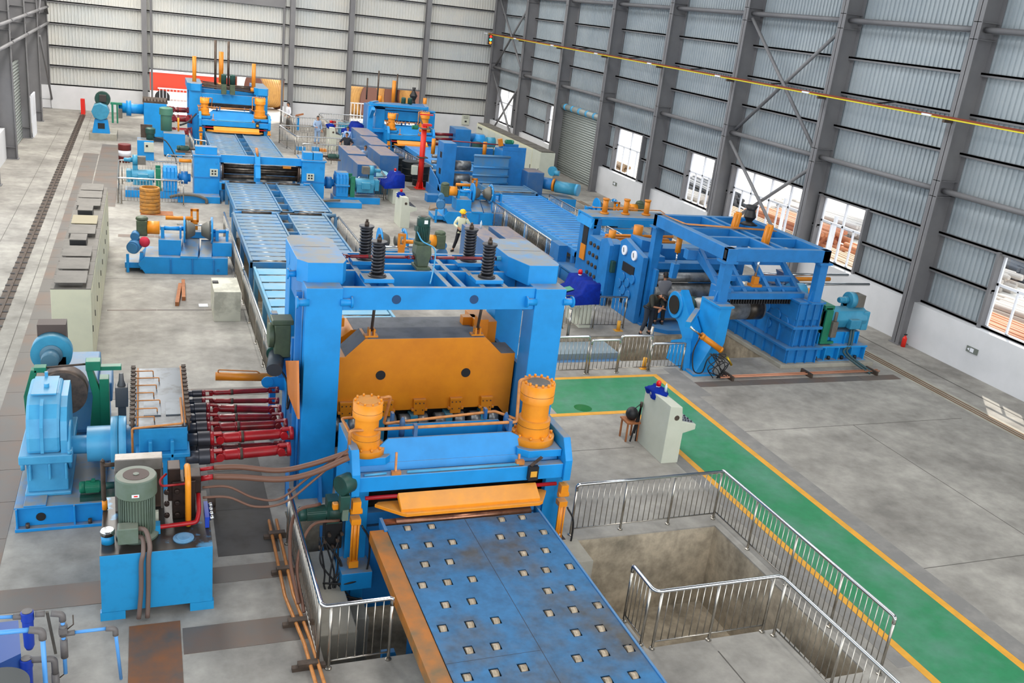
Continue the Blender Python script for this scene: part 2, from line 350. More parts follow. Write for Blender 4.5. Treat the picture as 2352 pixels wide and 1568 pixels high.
# ---- corrugated sheets
CD = [.07]
def corr(m, axis, c, a0, a1, z0, z1, pitch=.2):
    d = CD[0]
    n = max(2, int(round((a1-a0)/pitch))); vs = []; fs = []; pr = []
    for i in range(n):
        s0 = a0+(a1-a0)*i/n; w = (a1-a0)/n
        pr += [(s0, 0), (s0+w*.42, 0), (s0+w*.5, d), (s0+w*.92, d)]
    pr.append((a1, 0))
    for s_, o in pr:
        for z in (z0, z1): vs.append((c+o, s_, z) if axis == 'x' else (s_, c+o, z))
    fs = [(2*i, 2*i+2, 2*i+3, 2*i+1) for i in range(len(pr)-1)]
    m.add(vs, fs)
def sheet(m, axis, c, a0, a1, z0, z1, ops=()):
    cuts = sorted({a0, a1, *[v for o in ops for v in o[:2]]})
    for i in range(len(cuts)-1):
        mid = (cuts[i]+cuts[i+1])/2; z = z0
        for o in sorted([o for o in ops if o[0] < mid < o[1]], key=lambda o: o[2]):
            if o[2] > z: corr(m, axis, c, cuts[i], cuts[i+1], z, o[2])
            z = o[3]
        if z < z1: corr(m, axis, c, cuts[i], cuts[i+1], z, z1)
HT_ = 13.9
# right wall
RC = [66.9, 60.7, 54.2, 47.9, 41.7, 35.45, 29.3, 23.1, 16.9, 10.7]
wins = [(62.9, 66.2), (54.9, 56.6), (43.65, 46.7), (36.6, 38.95), (29.8, 35.1), (26.5, 29.0), (17.3, 20.5)]
DOOR = (48.7, 54.4)
CD[0] = .045; m = M(); sheet(m, 'x', WX, 4, 68.4, 1.42, HT_, [(a, b, 1.42, 3.78) for a, b in wins]+[(DOOR[0], DOOR[1], 1.42, 4.0)])
m.put('wall_right', clad, kind='structure', label='corrugated metal cladding of the right wall')
m = M(); m.box(PX, WX+.15, 4, DOOR[0], 0, 1.45); m.box(PX, WX+.15, DOOR[1], 68.4, 0, 1.45)
st('baseboard_right', m, wallw, 'white plastered plinth of the right wall')
m = M()
for k, (y) in enumerate(RC): pass
tn = [40]
def girts(axis, c, a0, a1, zs, skip=()):
    for z in zs:
        m = M(); segs = [(a0, a1)]
        for s0, s1, zz0, zz1 in skip:
            if zz0 < z < zz1: segs = [q for a, b in segs for q in ((a, min(b, s0)), (max(a, s1), b)) if q[1]-q[0] > .05]
        for a, b in segs:
            if axis == 'x': m.box(c-.16, c-.01, a, b, z-.03, z+.03).box(c-.16, c-.13, a, b, z-.09, z+.03)
            else: m.box(a, b, c-.16, c-.01, z-.03, z+.03).box(a, b, c-.16, c-.13, z-.09, z+.03)
        st('trim_%d' % tn[0], m, girder, 'horizontal grey wall girt'); tn[0] += 1
girts('x', WX, 4, 68.2, [1.5, 2.65, 3.85, 5.15, 6.4, 7.6, 8.85, 10.1, 11.4, 12.6], [(a, b, 1.6, 3.8) for a, b in wins]+[(DOOR[0], DOOR[1], 0, 4)])
# H columns
def hcol(x, y, z1, depth, sgn, fl=.34, lab='', stiff=(5.0, 5.5, 9.8, 10.3)):
    # web runs along X from x (inner flange) to x+sgn*depth
    m = M(); X0, X1 = x, x+sgn*depth
    m.box(X0, X0+sgn*.03, y-fl/2, y+fl/2, 0, z1).box(X1, X1-sgn*.03, y-fl/2, y+fl/2, 0, z1).box(X0, X1, y-.012, y+.012, 0, z1)
    for z in stiff: m.box(X0, X1, y-fl/2+.02, y+fl/2-.02, z, z+.02)
    m.box(X0-sgn*.06, X1, y-fl/2-.05, y+fl/2+.05, 0, .03)
    return m
for i, y in enumerate(RC):
    hcol(23.4, y, HT_, .78, 1).put('steel_column', girder, label='grey steel H column on the right wall, %s' % ['at the far corner','second from the far corner, right of the far window','far side of the roller shutter door','near side of the roller shutter door','between the two single small windows','far side of the wide braced window','near side of the wide braced window','with a fire extinguisher at its foot','beside the nearest window','nearest the front'][i], cat='column', group='wall columns')
# pipe struts and braces
def brace(pts, r, lab, mt=girder, cat='brace', name='pipe_brace'):
    M().cyl(pts[0], pts[1], r, n=12).put(name, mt, label=lab, cat=cat, group='pipe struts and braces')
bn = ['in the far corner bay','beyond the shutter door bay','above the roller shutter door','above the small window after the shutter','above the second small window','above the wide braced window','above the single window before the extinguisher column','in the bay of the nearest window']
for i in range(8):
    for z, w_ in ((5.2, 'lower'), (10.1, 'upper')):
        brace(((23.7, RC[i]-.1, z), (23.7, RC[i+1]+.1, z)), .09, '%s grey horizontal pipe strut %s' % (w_, bn[i]), cat='strut', name='pipe_strut')
for a, b, w_ in ((35.2, 29.5, 'wide window bay'), (66.7, 60.9, 'far corner bay')):
    for z0, z1, v in ((5.35, 9.9, 'upper'), (.9 if a < 40 else .3, 4.85, 'lower')):
        brace(((23.62, a, z1), (23.62, b, z0)), .07, 'grey pipe brace falling towards the viewer in the %s panel of the %s' % (v, w_))
        brace(((23.78, a, z0), (23.78, b, z1)), .07, 'grey pipe brace rising towards the viewer in the %s panel of the %s' % (v, w_))
# yellow busbar
t = T('crane_busbar', 'long thin yellow and brown crane power rail along the right wall', 'power rail', (23.1, 8, 7.45))
M().box(23.06, 23.14, 8, 67, 7.40, 7.44).put('yellow_conductor', mat('busbar_yellow', '#d8c820', .4), t)
M().box(23.08, 23.16, 8, 67, 7.445, 7.50).put('rust_conductor', mat('busbar_rust', '#7c3418', .6), t)
for y in RC[:-1]: M().box(23.05, 23.42, y-.05, y+.05, 7.3, 7.4).put('bracket', iron, t)
for y in RC[:-2]: M().beam((23.1, y-3.1, 7.5), (23.9, y-3.1, 7.62), .04, .05).put('hanger_arm', black, t); 
for y in RC[:-1]: M().box(23.03, 23.17, y+.55, y+.95, 7.41, 7.47).put('joint_cover', white, t)
t = T('traffic_light', 'small crane traffic light with red, green and amber lamps at the far right corner', 'signal light', (23.0, 66.3, 6.75))
M().box(22.88, 23.12, 66.2, 66.4, 6.72, 7.42).put('housing', black, t)
for z, h in ((7.28, '#ff3020'), (7.07, '#50ffc0'), (6.86, '#ff8020')): M().cyl((23, 66.2, z), (23, 66.14, z), .085).put('lamp', mat('lamp_'+h[1:], h, .3, emit=2.0), t)
# windows
def window(n, y0, y1, z0=1.47, z1=3.8, cols=2, ax='x', c=WX):
    fr = M(); f = .07
    def b(a0, a1, q0, q1, d=.05):
        fr.box(c-.02, c+d, a0, a1, q0, q1)
    b(y0, y1, z0, z0+f); b(y0, y1, z1-f, z1); b(y0, y0+f, z0, z1); b(y1-f, y1, z0, z1); zm = z0+(z1-z0)*.6; b(y0, y1, zm-.04, zm+.04)
    for k in range(1, cols): yy = y0+(y1-y0)*k/cols; b(yy-.04, yy+.04, z0, z1)
    for k in range(cols): yy = y0+(y1-y0)*(k+.5)/cols; b(yy-.025, yy+.025, z0, zm)
    o = fr.put('window_%d' % n, white, kind='structure', label='white framed window in the right wall')
    M().box(c+.01, c+.016, y0+f, y1-f, z0+f, z1-f).put('pane', glass, o)
for k, (a, b) in enumerate(wins): window(k+1, a, b, cols=4 if b-a > 4 else 2)
# window reveal strips (dark jambs)
m = M()
for a, b in wins: m.box(23.95, WX, a-.1, a, 1.45, 3.85).box(23.95, WX, b, b+.1, 1.45, 3.85)
st('trim_31', m, girder, 'grey window jambs')
# roller shutter door
m = M(); zz = 0
while zz < 3.8: m.cyl((24.08, DOOR[0], zz+.07), (24.08, DOOR[1], zz+.07), .075, n=8); zz += .135
d = m.put('door_1', shutter, kind='structure', label='grey slatted roller shutter door in the right wall')
M().cyl((23.95, DOOR[0]-.1, 4.0), (23.95, DOOR[1]+.1, 4.0), .19).put('roller_barrel', shutter, d)
for k in range(5): M().cyl((23.95, DOOR[0]+.6+k*1.05, 4.0), (23.95, DOOR[0]+.85+k*1.05, 4.0), .2).put('barrel_band', lblue, d)
# plinth details
def exitsign(loc, lab):
    t = T('exit_sign', lab, 'sign', loc); x, y, z = loc
    M().box(x-.03, x, y-.22, y+.22, z-.09, z+.09).put('sign_plate', mat('sign_grey', '#70766e', .5), t)
    M().box(x-.036, x-.03, y-.07, y+.07, z-.06, z+.06).put('pictogram', white, t)
    M().add([(x-.036, y+.19, z), (x-.036, y+.1, z+.05), (x-.036, y+.1, z-.05)], [(0,1,2)]).put('arrow', white, t)
exitsign((23.8, 20.35, .77), 'small grey exit sign with white arrow and figure low on the near white wall')
exitsign((23.8, 45.6, .9), 'tiny grey exit sign on the white wall before the shutter door')
t = T('fire_extinguisher', 'small red fire extinguisher standing at the foot of a steel column', 'fire extinguisher', (23.45, 22.75, 0))
M().lathe((23.45, 22.75, 0), (0,0,1), [(0,.075),(.3,.075),(.36,.03),(.4,.03)]).put('cylinder', redl, t); M().box(23.4,23.5,22.73,22.77,.4,.44).put('valve_handle', black, t)
# back wall
BW = [(.3, 9.0), (13.4, 18.7)]
CD[0] = .07; m = M(); sheet(m, 'y', BY, LX, WX, 1.42, HT_, [(a, b, 1.42, 2.93) for a, b in BW])
m.put('wall_back', cladb, kind='structure', label='corrugated metal cladding of the back wall')
m = M()
for a, b in ((LX, .3), (9.0, 13.4), (18.7, WX)): m.box(a, b, 68.05, BY+.1, 0, 1.45)
st('baseboard_back', m, wallw, 'white plastered plinth of the back wall')
girts('y', BY, LX, 24, [1.5, 2.68, 3.9, 5.27, 6.58, 7.72, 9.0, 10.4, 11.8, 13.1], [(a, b, 0, 2.85) for a, b in BW])
m = M()
for a, b in BW: m.box(a-.05, b+.05, BY-.12, BY+.02, 2.9, 3.0)
m.box(.35, 8.9, 68.1, 68.35, 7.65, 8.3); st('trim_32', m, girder, 'lintels over the back wall openings')
for x, w_, l in ((.0, .3, 'left of the red crane opening'), (9.35, .3, 'right of the first opening'), (13.35, .3, 'left of the reel yard opening'), (18.75, .3, 'right of the reel yard opening')):
    M().box(x-.16, x+.16, 67.55, 67.58, 0, HT_).box(x-.16, x+.16, 67.97, 68.0, 0, HT_).box(x-.012, x+.012, 67.58, 67.97, 0, HT_).put('steel_column', girder, label='grey steel H column on the back wall, '+l, cat='column', group='wall columns')
for x in (.42, 8.85): M().box(x-.07, x+.07, 68.15, 68.3, 0, 13).put('door_post', girder, label='thin grey upright framing the %s side of the first back wall opening' % ('left' if x < 1 else 'right'), cat='post')
t = T('wall_phone_box', 'small cream notice box hung on the white back wall', 'box', (22.3, 68.0, 1.0))
M().box(22.0, 22.55, 67.93, 68.05, .8, 1.5).put('box_body', cream, t)
for k in range(3): M().box(22.08, 22.46, 67.925, 67.93, 1.38-k*.07, 1.4-k*.07).put('text_line', black, t)
M().box(22.2, 22.36, 67.925, 67.93, .98, 1.1).put('panel_slot', black, t)
# left wall
LC = [68.2, 62.1, 55.8, 49.5, 43.3]
lab = ['in the far left corner', 'second from the far left corner, beside the white door', 'between the white door and the shutter', 'near side of the left shutter', 'nearest on the left wall']
for y, l in zip(LC, lab): hcol(-5.65, y, HT_, .8, -1, stiff=(.55, 5.0, 5.8, 6.6)).put('steel_column', girder, label='grey steel H column '+l, cat='column', group='wall columns')
m = M(); sheet(m, 'x', LX, 38, 68.4, 1.42, HT_, [(38, 49.0, 1.42, 3.9)]); m.put('wall_left', cladb, kind='structure', label='corrugated metal cladding of the left wall')
st('baseboard_left', M().box(LX-.2, LX+.35, 38, 49.4, 0, 1.42).box(LX-.2, LX+.3, 55.9, 68.1, 0, 1.42), wallw, 'white plastered plinth of the left wall')
girts('x', LX+.17, 38, 68.2, [1.5, 3.9, 5.3, 6.6, 8.2, 9.8])
window(8, 38, 49, 1.47, 3.9, 5, c=LX)
m = M(); zz = 0
while zz < 3.9: m.cyl((-6.1, 49.7, zz+.07), (-6.1, 55.6, zz+.07), .075, n=8); zz += .16
m.put('door_2', shutter, kind='structure', label='grey slatted roller shutter in the left wall')
d = M().box(-5.62, -5.55, 56.0, 57.6, 0, 2.2).put('door_3', white, kind='structure', label='white door standing open by the left wall columns')
M().box(-5.545, -5.54, 56.15, 57.45, 1.1, 2.05).put('glass_panel', glass, d)
for k in range(4):
    for z, w_ in ((5.25, 'lower'), (6.2, 'upper')):
        M().cyl((-5.6, LC[k]-.17, z), (-5.6, LC[k+1]+.17, z), .08).put('pipe_strut', girder, label='%s grey pipe strut between left wall columns, %s' % (w_, ['farthest bay','bay of the white door','shutter bay','nearest bay'][k]), cat='strut', group='pipe struts and braces')
for a, b in (((-5.6, 62.4, 4.8), (-5.6, 68.0, .6)), ((-5.6, 62.4, 9.6), (-5.6, 68.0, 5.8)), ((-5.6, 68, 9.4), (-5.6, 62.4, 6.0))):
    M().cyl(a, b, .06).put('pipe_brace', girder, label='grey diagonal pipe brace in the far left corner bay ' + ('near the floor' if b[2] < 2 else ('leaning right higher up' if b[2] < 5.9 else 'leaning left higher up')), cat='brace', group='pipe struts and braces')
# roof
m = M(); slab_with_holes(m, -7, 25, -3, 69, 13.9, 14.1, []); st('ceiling', m, girder, 'roof deck of the hall')
# ---------------------------------------------------------------- outside
st('trim_33', M().box(-60, 120, 69.3, 150, -.4, -.05).box(25.2, 120, -20, 69.3, -.4, -.05), gnd, 'bright yard outside the hall')
t = T('gantry_crane_beam', 'bright red crane girder outside the first back opening', 'crane', (4, 78, 0))
M().box(-6, 6.5, 77.6, 78.4, .55, 1.9).put('girder', mat('outdoor_red', '#e0452a', .5), t); M().box(-6, 6.5, 77.5, 78.5, 1.9, 2.02).put('top_walkway', white, t)
for x in (-1.5, 1.2, 4.2): M().cyl((x, 77.4, .1), (x, 77.0, .1), .55, n=20).put('wheel', black, t)
# white stair with rails outside
t = T('loading_stair', 'white steel platform with railings outside the first back opening', 'platform', (3, 70.6, 0))
M().box(.6, 3.6, 70.2, 71.2, -.05, .6).put('platform_block', white, t)
for x in [i*.22+.9 for i in range(9)]: M().box(x, x+.04, 70.2, 70.24, .6, 1.55).put('baluster', white, t)
M().box(.8, 2.8, 70.18, 70.26, 1.5, 1.58).put('handrail', white, t)
M().prism([(2.8,1.55),(2.9,1.55),(4.0,.2),(3.8,.2)], 'y', 70.2, 70.26).put('stair_string', white, t)
t = T('yard_fence', 'white railing outside the reel yard opening', 'fence', (15, 71.5, 0))
M().box(11.5, 20, 71.5, 71.56, 1.35, 1.42).box(11.5, 20, 71.5, 71.56, -.05, .16).put('rails', white, t)
for i in range(34): M().box(11.6+i*.25, 11.64+i*.25, 71.5, 71.55, .1, 1.4).put('fence_bar', white, t)
def reel(x, y, r, wd, lab, ang=0, mt=ringo):
    t = T('cable_reel', lab, 'cable reel', (0, 0, 0), 'cable reels in the yard')
    for s in (-1, 1): M().cyl((s*wd/2-.04, 0, r), (s*wd/2+.04, 0, r), r, n=36).put('flange', mat('reel_flange', '#6c4030', .7) if 'reel_flange' not in MATS else MATS['reel_flange'], t)
    g = M(); g.cyl((-wd/2, 0, r), (wd/2, 0, r), r*.9, n=36)
    for k in range(10): g.lathe((-wd/2+wd*(k+.3)/10.6, 0, r), (1,0,0), [(0, r*.9), (.03, r*.915), (.06, r*.9)], 36)
    g.put('wound_cable', mt, t); t.location = (x, y, -.05); t.rotation_euler = (0, 0, ang); return t
reel(8.6, 76, 1.35, 2.0, 'big tan cable reel right behind the blue mill in the first opening', .45)
reel(15.6, 75.5, 1.35, 2.2, 'large orange cable reel in the middle of the second opening', -.75)
reel(12.9, 76, 1.4, 1.6, 'pale cable reel at the left edge of the second opening', -.75, white)
reel(18.8, 79, 1.6, 1.6, 'cable reel half hidden behind the two steel posts', -.8)
reel(21.2, 79, 1.6, 1.3, 'rightmost cable reel in the second opening', -.8)
reel(6.0, 80, 1.6, 1.6, 'cable reel farther back beside the red crane girder', -.1)
# steel bundles outside the right windows
def bundle(x, y, z, L, n, r, mt, lab, ang=0, hor=True):
    m = M(); random.seed(int(x*7+y*3))
    for i in range(n):
        for j in range(4):
            xx = i*r*2.1+random.uniform(-.3, .3)*r; m.cyl((xx, -L/2+random.uniform(-.6,.6), r+j*r*1.9), (xx+random.uniform(-.1,.1), L/2+random.uniform(-.6,.6), r+j*r*1.9), r, n=6)
    o = m.put('bar_bundle', mt, label=lab, cat='steel bars', group='stacked steel bars in the yard', kind='stuff'); o.location = (x, y, z); o.rotation_euler = (0, 0, ang)
bc = [mat('grey_bars', '#56585c', .5, .4), mat('tan_bars', '#a88a6c', .6), mat('orange_bars', '#c07a50', .6), mat('pale_bars', '#c4bcb4', .6)]
for i, (x, y) in enumerate([(27.6, 14), (31, 15), (27.6, 22.2), (31, 23), (34.4, 24), (27.6, 30), (31, 31), (34.4, 32), (37.8, 33), (27.6, 38.2), (31, 39), (27.6, 46.5), (31, 47.5), (27.6, 56), (41.5, 30), (34.4, 41), (37.8, 22)]):
    bundle(x, y, -.05, 5.6, 9, .11, bc[i % 4], 'stack of %s steel bars lying in the yard outside the right wall windows' % ['dark grey', 'tan', 'orange primed', 'pale'][i % 4], ang=R(-8+(i*5) % 20))
for i, y in enumerate((20, 26.5, 31, 34.5, 39.5, 45)):
    M().box(26.6, 26.72, y, y+.12, -.05, 2.6).put('yard_post', white, label='white stake standing outside the right wall, %s' % ['past the nearest window','behind the window before the extinguisher column','in the right half of the wide window','in the left half of the wide window','behind the second single window','behind the first single window after the shutter'][i], cat='post', group='white stakes outside the windows')
# ================================================================ GENERIC BUILDERS
def railing(lab, pts, h=1.05, sp=1.25, bs=.115, ends=(1, 1), name='steel_railing', bars=True, pr=.024, foot=True, double=()):
    """stainless railing along ground points; corners get a post on each side"""
    pts = [Vector((p[0], p[1], p[2] if len(p) > 2 else 0)) for p in pts]
    t = T(name, lab, 'railing', pts[0], 'stainless steel railings')
    top = [p+Vector((0, 0, h)) for p in pts]; path = list(top)
    if ends[0]: path = [pts[0]+Vector((0,0,h-.12))]+path
    if ends[1]: path = path+[pts[-1]+Vector((0,0,h-.12))]
    M().tube(path, .032, 10, .12).put('handrail', chrome, t)
    lo = M(); pm = None; bm_ = None
    for i in range(len(pts)-1):
        a, b = pts[i], pts[i+1]; d = (b-a); L = d.length; u = d/L
        e0 = .13 if i else .0; e1 = .13 if i < len(pts)-2 else 0
        A = a+u*e0; B = b-u*e1; l = (B-A).length; k = max(1, round(l/sp))
        lo.cyl(A+Vector((0,0,.13)), B+Vector((0,0,.13)), .013, n=6)
        for j in range(k+1):
            p = A+u*(l*j/k)
            if pm is None:
                q = M().cyl(p, p+Vector((0,0,h)), pr, n=10)
                if foot: q.lathe(p, (0,0,1), [(0,.05),(.015,.05),(.03,.03)], 10)
                pm = q.put('post', steel, t); p0 = p
            else:
                o = pm.copy(); C.objects.link(o); o.location = p-p0
            if j < k and bars:
                n = max(2, int(l/k/bs))
                for q_ in range(1, n):
                    v = p+u*(l/k*q_/n)
                    if bm_ is None: bm_ = M().cyl(v+Vector((0,0,.13)), v+Vector((0,0,h-.02)), .008, n=6).put('baluster', steel, t); b0 = v
                    else: o = bm_.copy(); C.objects.link(o); o.location = v-b0
    lo.put('bottom_rail', steel, t)
    return t
def motor(root, p, d, r, L, m=teal, box=True, fan=True, m2=None, up=(0, 0, 1), lug=True):
    p = Vector(p); d = Vector(d).normalized(); up = Vector(up); s = d.cross(up).normalized()
    g = M(); g.lathe(p, d, [(0, r*.8), (L*.06, r), (L*.72, r), (L*.74, r*.94)], 20)
    n = 26
    for i in range(n):      # cooling fins
        a = 2*math.pi*i/n; v = s*math.cos(a)+up*math.sin(a); g.beam(p+v*r+d*L*.1, p+v*r+d*L*.7, r*.035, r*.14)
    body = g.put('motor_body', m, root)
    if fan: M().lathe(p+d*L*.74, d, [(0, r*1.04), (L*.2, r*1.04), (L*.26, r*.8)], 20).put('fan_cowl', m2 or m, body)
    if box:
        c = p+d*L*.35+up*r*1.05; M().box(c.x-r*.3, c.x+r*.3, c.y-r*.3, c.y+r*.3, c.z, c.z+r*.35).put('terminal_box', m2 or m, body)
    return body
def bolts(m, c, d, Rr, n, r, h, off=0):
    c = Vector(c); d = Vector(d).normalized(); a = d.orthogonal().normalized(); b = d.cross(a)
    for i in range(n):
        t = 2*math.pi*(i+.5)/n+off; p = c+(a*math.cos(t)+b*math.sin(t))*Rr; m.cyl(p, p+d*h, r, n=6)
    return m
def ubolt_cyl(root, x, y, z, s, nb=12, name='hydraulic_cylinder', top=orang2, cap=None):
    """stepped orange hydraulic cylinder with bolted flanges, s = body radius"""
    b = M().lathe((x,y,z), (0,0,1), [(0,s*1.6),(s*.5,s*1.6),(s*.58,s*1.18),(s*1.75,s*1.18),(s*1.8,s*.98),(s*3.1,s*.98),(s*3.15,s*1.22),(s*4.5,s*1.22)], 32)
    b = b.put(name, top, root)
    f = M(); bolts(f, (x,y,z+s*.55), (0,0,1), s*1.4, 10, s*.1, s*.2); f.put('base_bolt', top, b)
    f = M(); bolts(f, (x,y,z+s*4.5), (0,0,1), s*1.05, nb, s*.09, s*.2); f.put('head_bolt', top, b)
    M().cyl((x,y,z+s*4.5), (x,y,z+s*4.53), s*.82, n=28).put('end_cap', cap or top, b)
    M().lathe((x,y,z+s*1.3), (0,0,1), [(0,s*1.2),(s*.02,s*1.2)], 28).lathe((x,y,z+s*3.7), (0,0,1), [(0,s*1.235),(s*.02,s*1.235)], 28).put('joint_line', iron, b)
    return b
def cardan(root, a, b, r, m=dred, hub=.16):
    a = Vector(a); b = Vector(b); d = (b-a).normalized(); L = (b-a).length
    s = M().lathe(a, d, [(hub, r*.75), (hub+.08, r), (L*.33, r), (L*.34, r*1.12), (L*.4, r*1.12), (L*.41, r), (L-hub-.08, r), (L-hub, r*.75)], 14)
    for p, q in ((a, 1), (b, -1)):
        for sg in (-1, 1):
            up = Vector((0, 0, 1)).cross(d).normalized()
            s.cyl(p+d*q*hub*.9+up*sg*r*.55, p+d*q*hub*.9+up*sg*r*1.25, r*.75, n=12)
            s.beam(p+d*q*.02+Vector((0,0,sg*r*.95)), p+d*q*hub*1.1+Vector((0,0,sg*r*.95)), r*1.1, r*.35)
        s.lathe(p, d*q, [(-.04, r*1.35), (.03, r*1.35)], 16)
    o = s.put('cardan_shaft', m, root)
    M().cyl(a+d*(L*.36), a+d*(L*.395), r*1.16, n=14).put('dirty_band', iron, o)
    return o
def blower(root, p, ax, r=.26, m=teal, filt_='m', side=1):
    """radial fan with small motor and intake box; ax=+1 motor on +x side"""
    x, y, z = p
    v = M(); v.cyl((x-.1, y, z), (x+.1, y, z), r, n=24); v.box(x-.1, x+.1, y-.02*side, y+r*side, z-r-.18, z-.05); o = v.put('blower_housing', m, root)
    M().lathe((x+.1*ax, y, z), (ax,0,0), [(0,r*.45),(.12,r*.45),(.14,r*.38),(.3,r*.38),(.34,r*.3)], 18).put('blower_motor', m, o)
    M().box(x-.1*ax, x-.42*ax, y-r*.75, y+r*.75, z-r*.75, z+r*.75).put('intake_box', beiged, o)
    return o
# ================================================================ NEAR PINCH ROLL STAND
def pinch(x0, x1, Y, lab, group=None, near=True, zb=0.0, pit=-1.2):
    t = T('pinch_roll_stand', lab, 'machine', ((x0+x1)/2, Y+.6, 0)); W = x1-x0
    for s, xa in ((1, x0), (-1, x1)):
        m = M(); xb = xa+s*.14
        m.prism([(Y,1.22),(Y,1.62),(Y+.22,1.98),(Y+1.3,1.98),(Y+1.3,pit),(Y+.28,pit),(Y+.28,1.22)], 'x', xa, xb)
        m.box(xb, xb+s*.22, Y+.25, Y+.4, pit, 1.2)
        m.put('side_frame', blue, t, bev=.012)
        M().cyl((xa-s*.05, Y+.35, 1.75), (xa, Y+.35, 1.75), .06).put('pivot_boss', blue, t)
    M().box(x0+.14, x1-.14, Y+.06, Y+.24, 1.26, 1.54).put('front_beam', blue, t, bev=.012)
    m = M()          # trough shaped crosshead
    m.loft([(x0+.16,Y+.32,1.5),(x1-.16,Y+.32,1.5),(x1-.16,Y+.36,1.5),(x0+.16,Y+.36,1.5)], [(x0+.16,Y+.38,1.62),(x1-.16,Y+.38,1.62),(x1-.16,Y+.42,1.62),(x0+.16,Y+.42,1.62)])
    fa, fb = x0+W*.175, x1-W*.265
    m.loft([(x0+.16,Y+.38,1.58),(x1-.16,Y+.38,1.58),(x1-.16,Y+.41,1.58),(x0+.16,Y+.41,1.58)][:4], [(fa,Y+.52,2.0),(fb,Y+.52,2.0),(fb,Y+.55,2.0),(fa,Y+.55,2.0)])
    m.box(fa+.12, fb-.06, Y+1.0, Y+1.04, 1.3, 2.02); m.box(x0+.16, x1-.16, Y+.5, Y+1.05, 1.28, 1.42)
    m.add([(fa,Y+.55,2.0),(fa+.12,Y+1.0,2.02),(fa+.12,Y+1.0,1.4),(fa-.25,Y+.55,1.5)], [(0,1,2,3)])
    m.add([(fb,Y+.55,2.0),(fb-.06,Y+1.0,2.02),(fb-.06,Y+1.0,1.4),(fb+.25,Y+.55,1.5)], [(3,2,1,0)])
    m.put('trough_beam', blue, t)
    zc = 1.76
    m = M()
    m.prism([(x0+.1,Y+.3),(x0+.62,Y+.3),(x0+.72,Y+.4),(x0+.72,Y+1.0),(x0+.1,Y+1.0)], 'z', zc-.14, zc).prism([(x1-.15,Y+.2),(x1-.78,Y+.2),(x1-.95,Y+.35),(x1-.95,Y+1.1),(x1-.15,Y+1.1)], 'z', zc-.14, zc)
    m.put('cylinder_bracket', blue, t, bev=.01)
    ubolt_cyl(t, x0+.33, Y+.6, zc, .205, 10)
    ubolt_cyl(t, x1-.56, Y+.66, zc, .25, 14, cap=beiged)
    cx1, cx2 = x0+.33, x1-.58
    m = M(); z = 2.22
    m.tube([(x0+.02,Y+.45,1.85),(x0+.02,Y+.45,z),(cx2-.42,Y+.42,z+.02),(cx2-.42,Y+.5,3.0 if near else 2.9),(cx2-.2,Y+.6,3.0 if near else 2.9)], .03, 8, .05)
    m.tube([(x0+.02,Y+.45,z-.05),(x0-.03,Y+.95,z),(cx1+.1,Y+.98,z)], .025, 8, .05)
    m.tube([(cx1+.22,Y+.7,2.68),(cx1+.42,Y+.75,2.68),(cx1+.38,Y+.95,2.08),(cx2-.6,Y+1.05,z-.05),(cx2-.25,Y+.75,z-.1)], .026, 8, .05)
    m.put('oil_pipework', copper, t)
    m = M()
    for x in (x0+1.1, x1-1.15): m.box(x, x+.06, Y+.38, Y+.5, 2.08, 2.28).box(x-.25, x-.2, Y+.98, Y+1.08, 2.05, 2.25)
    for x in (x0+1.0, x1-1.05): m.lathe((x, Y+.8, 1.9), (0,0,1), [(0,.05),(.28,.05),(.36,.015)], 10)
    m.put('pipe_clamp', MATS['slate_blue_paint'], t)
    M().cyl((x0+.25,Y+.04,1.16),(x1-.25,Y+.04,1.16),.035,n=10).put('red_bar', red, t)
    m = M(); ta, tb = x0+W*.2, x1-W*.17
    m.loft([(ta,Y-.28,1.02),(tb,Y-.28,1.02),(tb+.02,Y-.02,1.18),(ta-.02,Y-.02,1.18)], [(ta,Y-.28,1.08),(tb,Y-.28,1.08),(tb,Y+.0,1.24),(ta,Y+.0,1.24)])
    m.prism([(x0+.42,Y+.05),(ta,Y-.3),(ta+.08,Y-.35),(tb-.03,Y-.35),(tb+.05,Y-.3),(x1-.42,Y+.05),(x1-.5,Y+.12),(x0+.5,Y+.12)], 'z', .97, 1.03)
    m.put('guide_tray', orang2, t, bev=.006)
    for xa in (x0+.1, x1-.1):
        c = M(); z0, z1 = -.1, 1.15
        c.box(xa-.07, xa+.07, Y-.05, Y+.1, z1-.22, z1).cyl((xa-.1, Y+.0, z1-.2), (xa+.1, Y+.0, z1-.2), .05).box(xa-.08, xa+.08, Y-.07, Y+.09, z1-.42, z1-.32)
        for dx in (-.055, .055): c.cyl((xa+dx, Y-.04, z0+.1), (xa+dx, Y-.04, z1-.36), .018, n=8)
        c.cyl((xa, Y+.01, z0+.08), (xa, Y+.01, z1-.36), .05).box(xa-.08, xa+.08, Y-.07, Y+.09, z0, z0+.12)
        c.put('lift_cylinder', orang2, t)
        M().box(xa-.22, xa+.3 if xa < x1-1 else xa+.22, Y-.2, Y+.35, z0-.35, z0-.02).put('cylinder_bracket', blue, t, bev=.01)
        M().curve([(xa+.1,Y-.05,z1-.45),(xa+.24,Y-.1,z1-.75),(xa+.2,Y-.12,z0-.1),(xa-.1,Y-.2,z0-.2),(xa-.5,Y-.05,z0-.25)], .018).put('rubber_hose', black, t)
    # rolls and dark inner frame
    m = M(); m.cyl((x0+.2,Y+.75,1.02),(x1-.2,Y+.75,1.02),.2,n=20).cyl((x0+.2,Y+.75,.6),(x1-.2,Y+.75,.6),.2,n=20); m.put('pinch_roll', dsteel, t)
    M().box(x0+.15, x1-.15, Y+.3, Y+.5, .5, .72).box(x0+.15,x1-.15,Y+.3,Y+1.2,pit,.45).put('inner_apron', blue2, t)
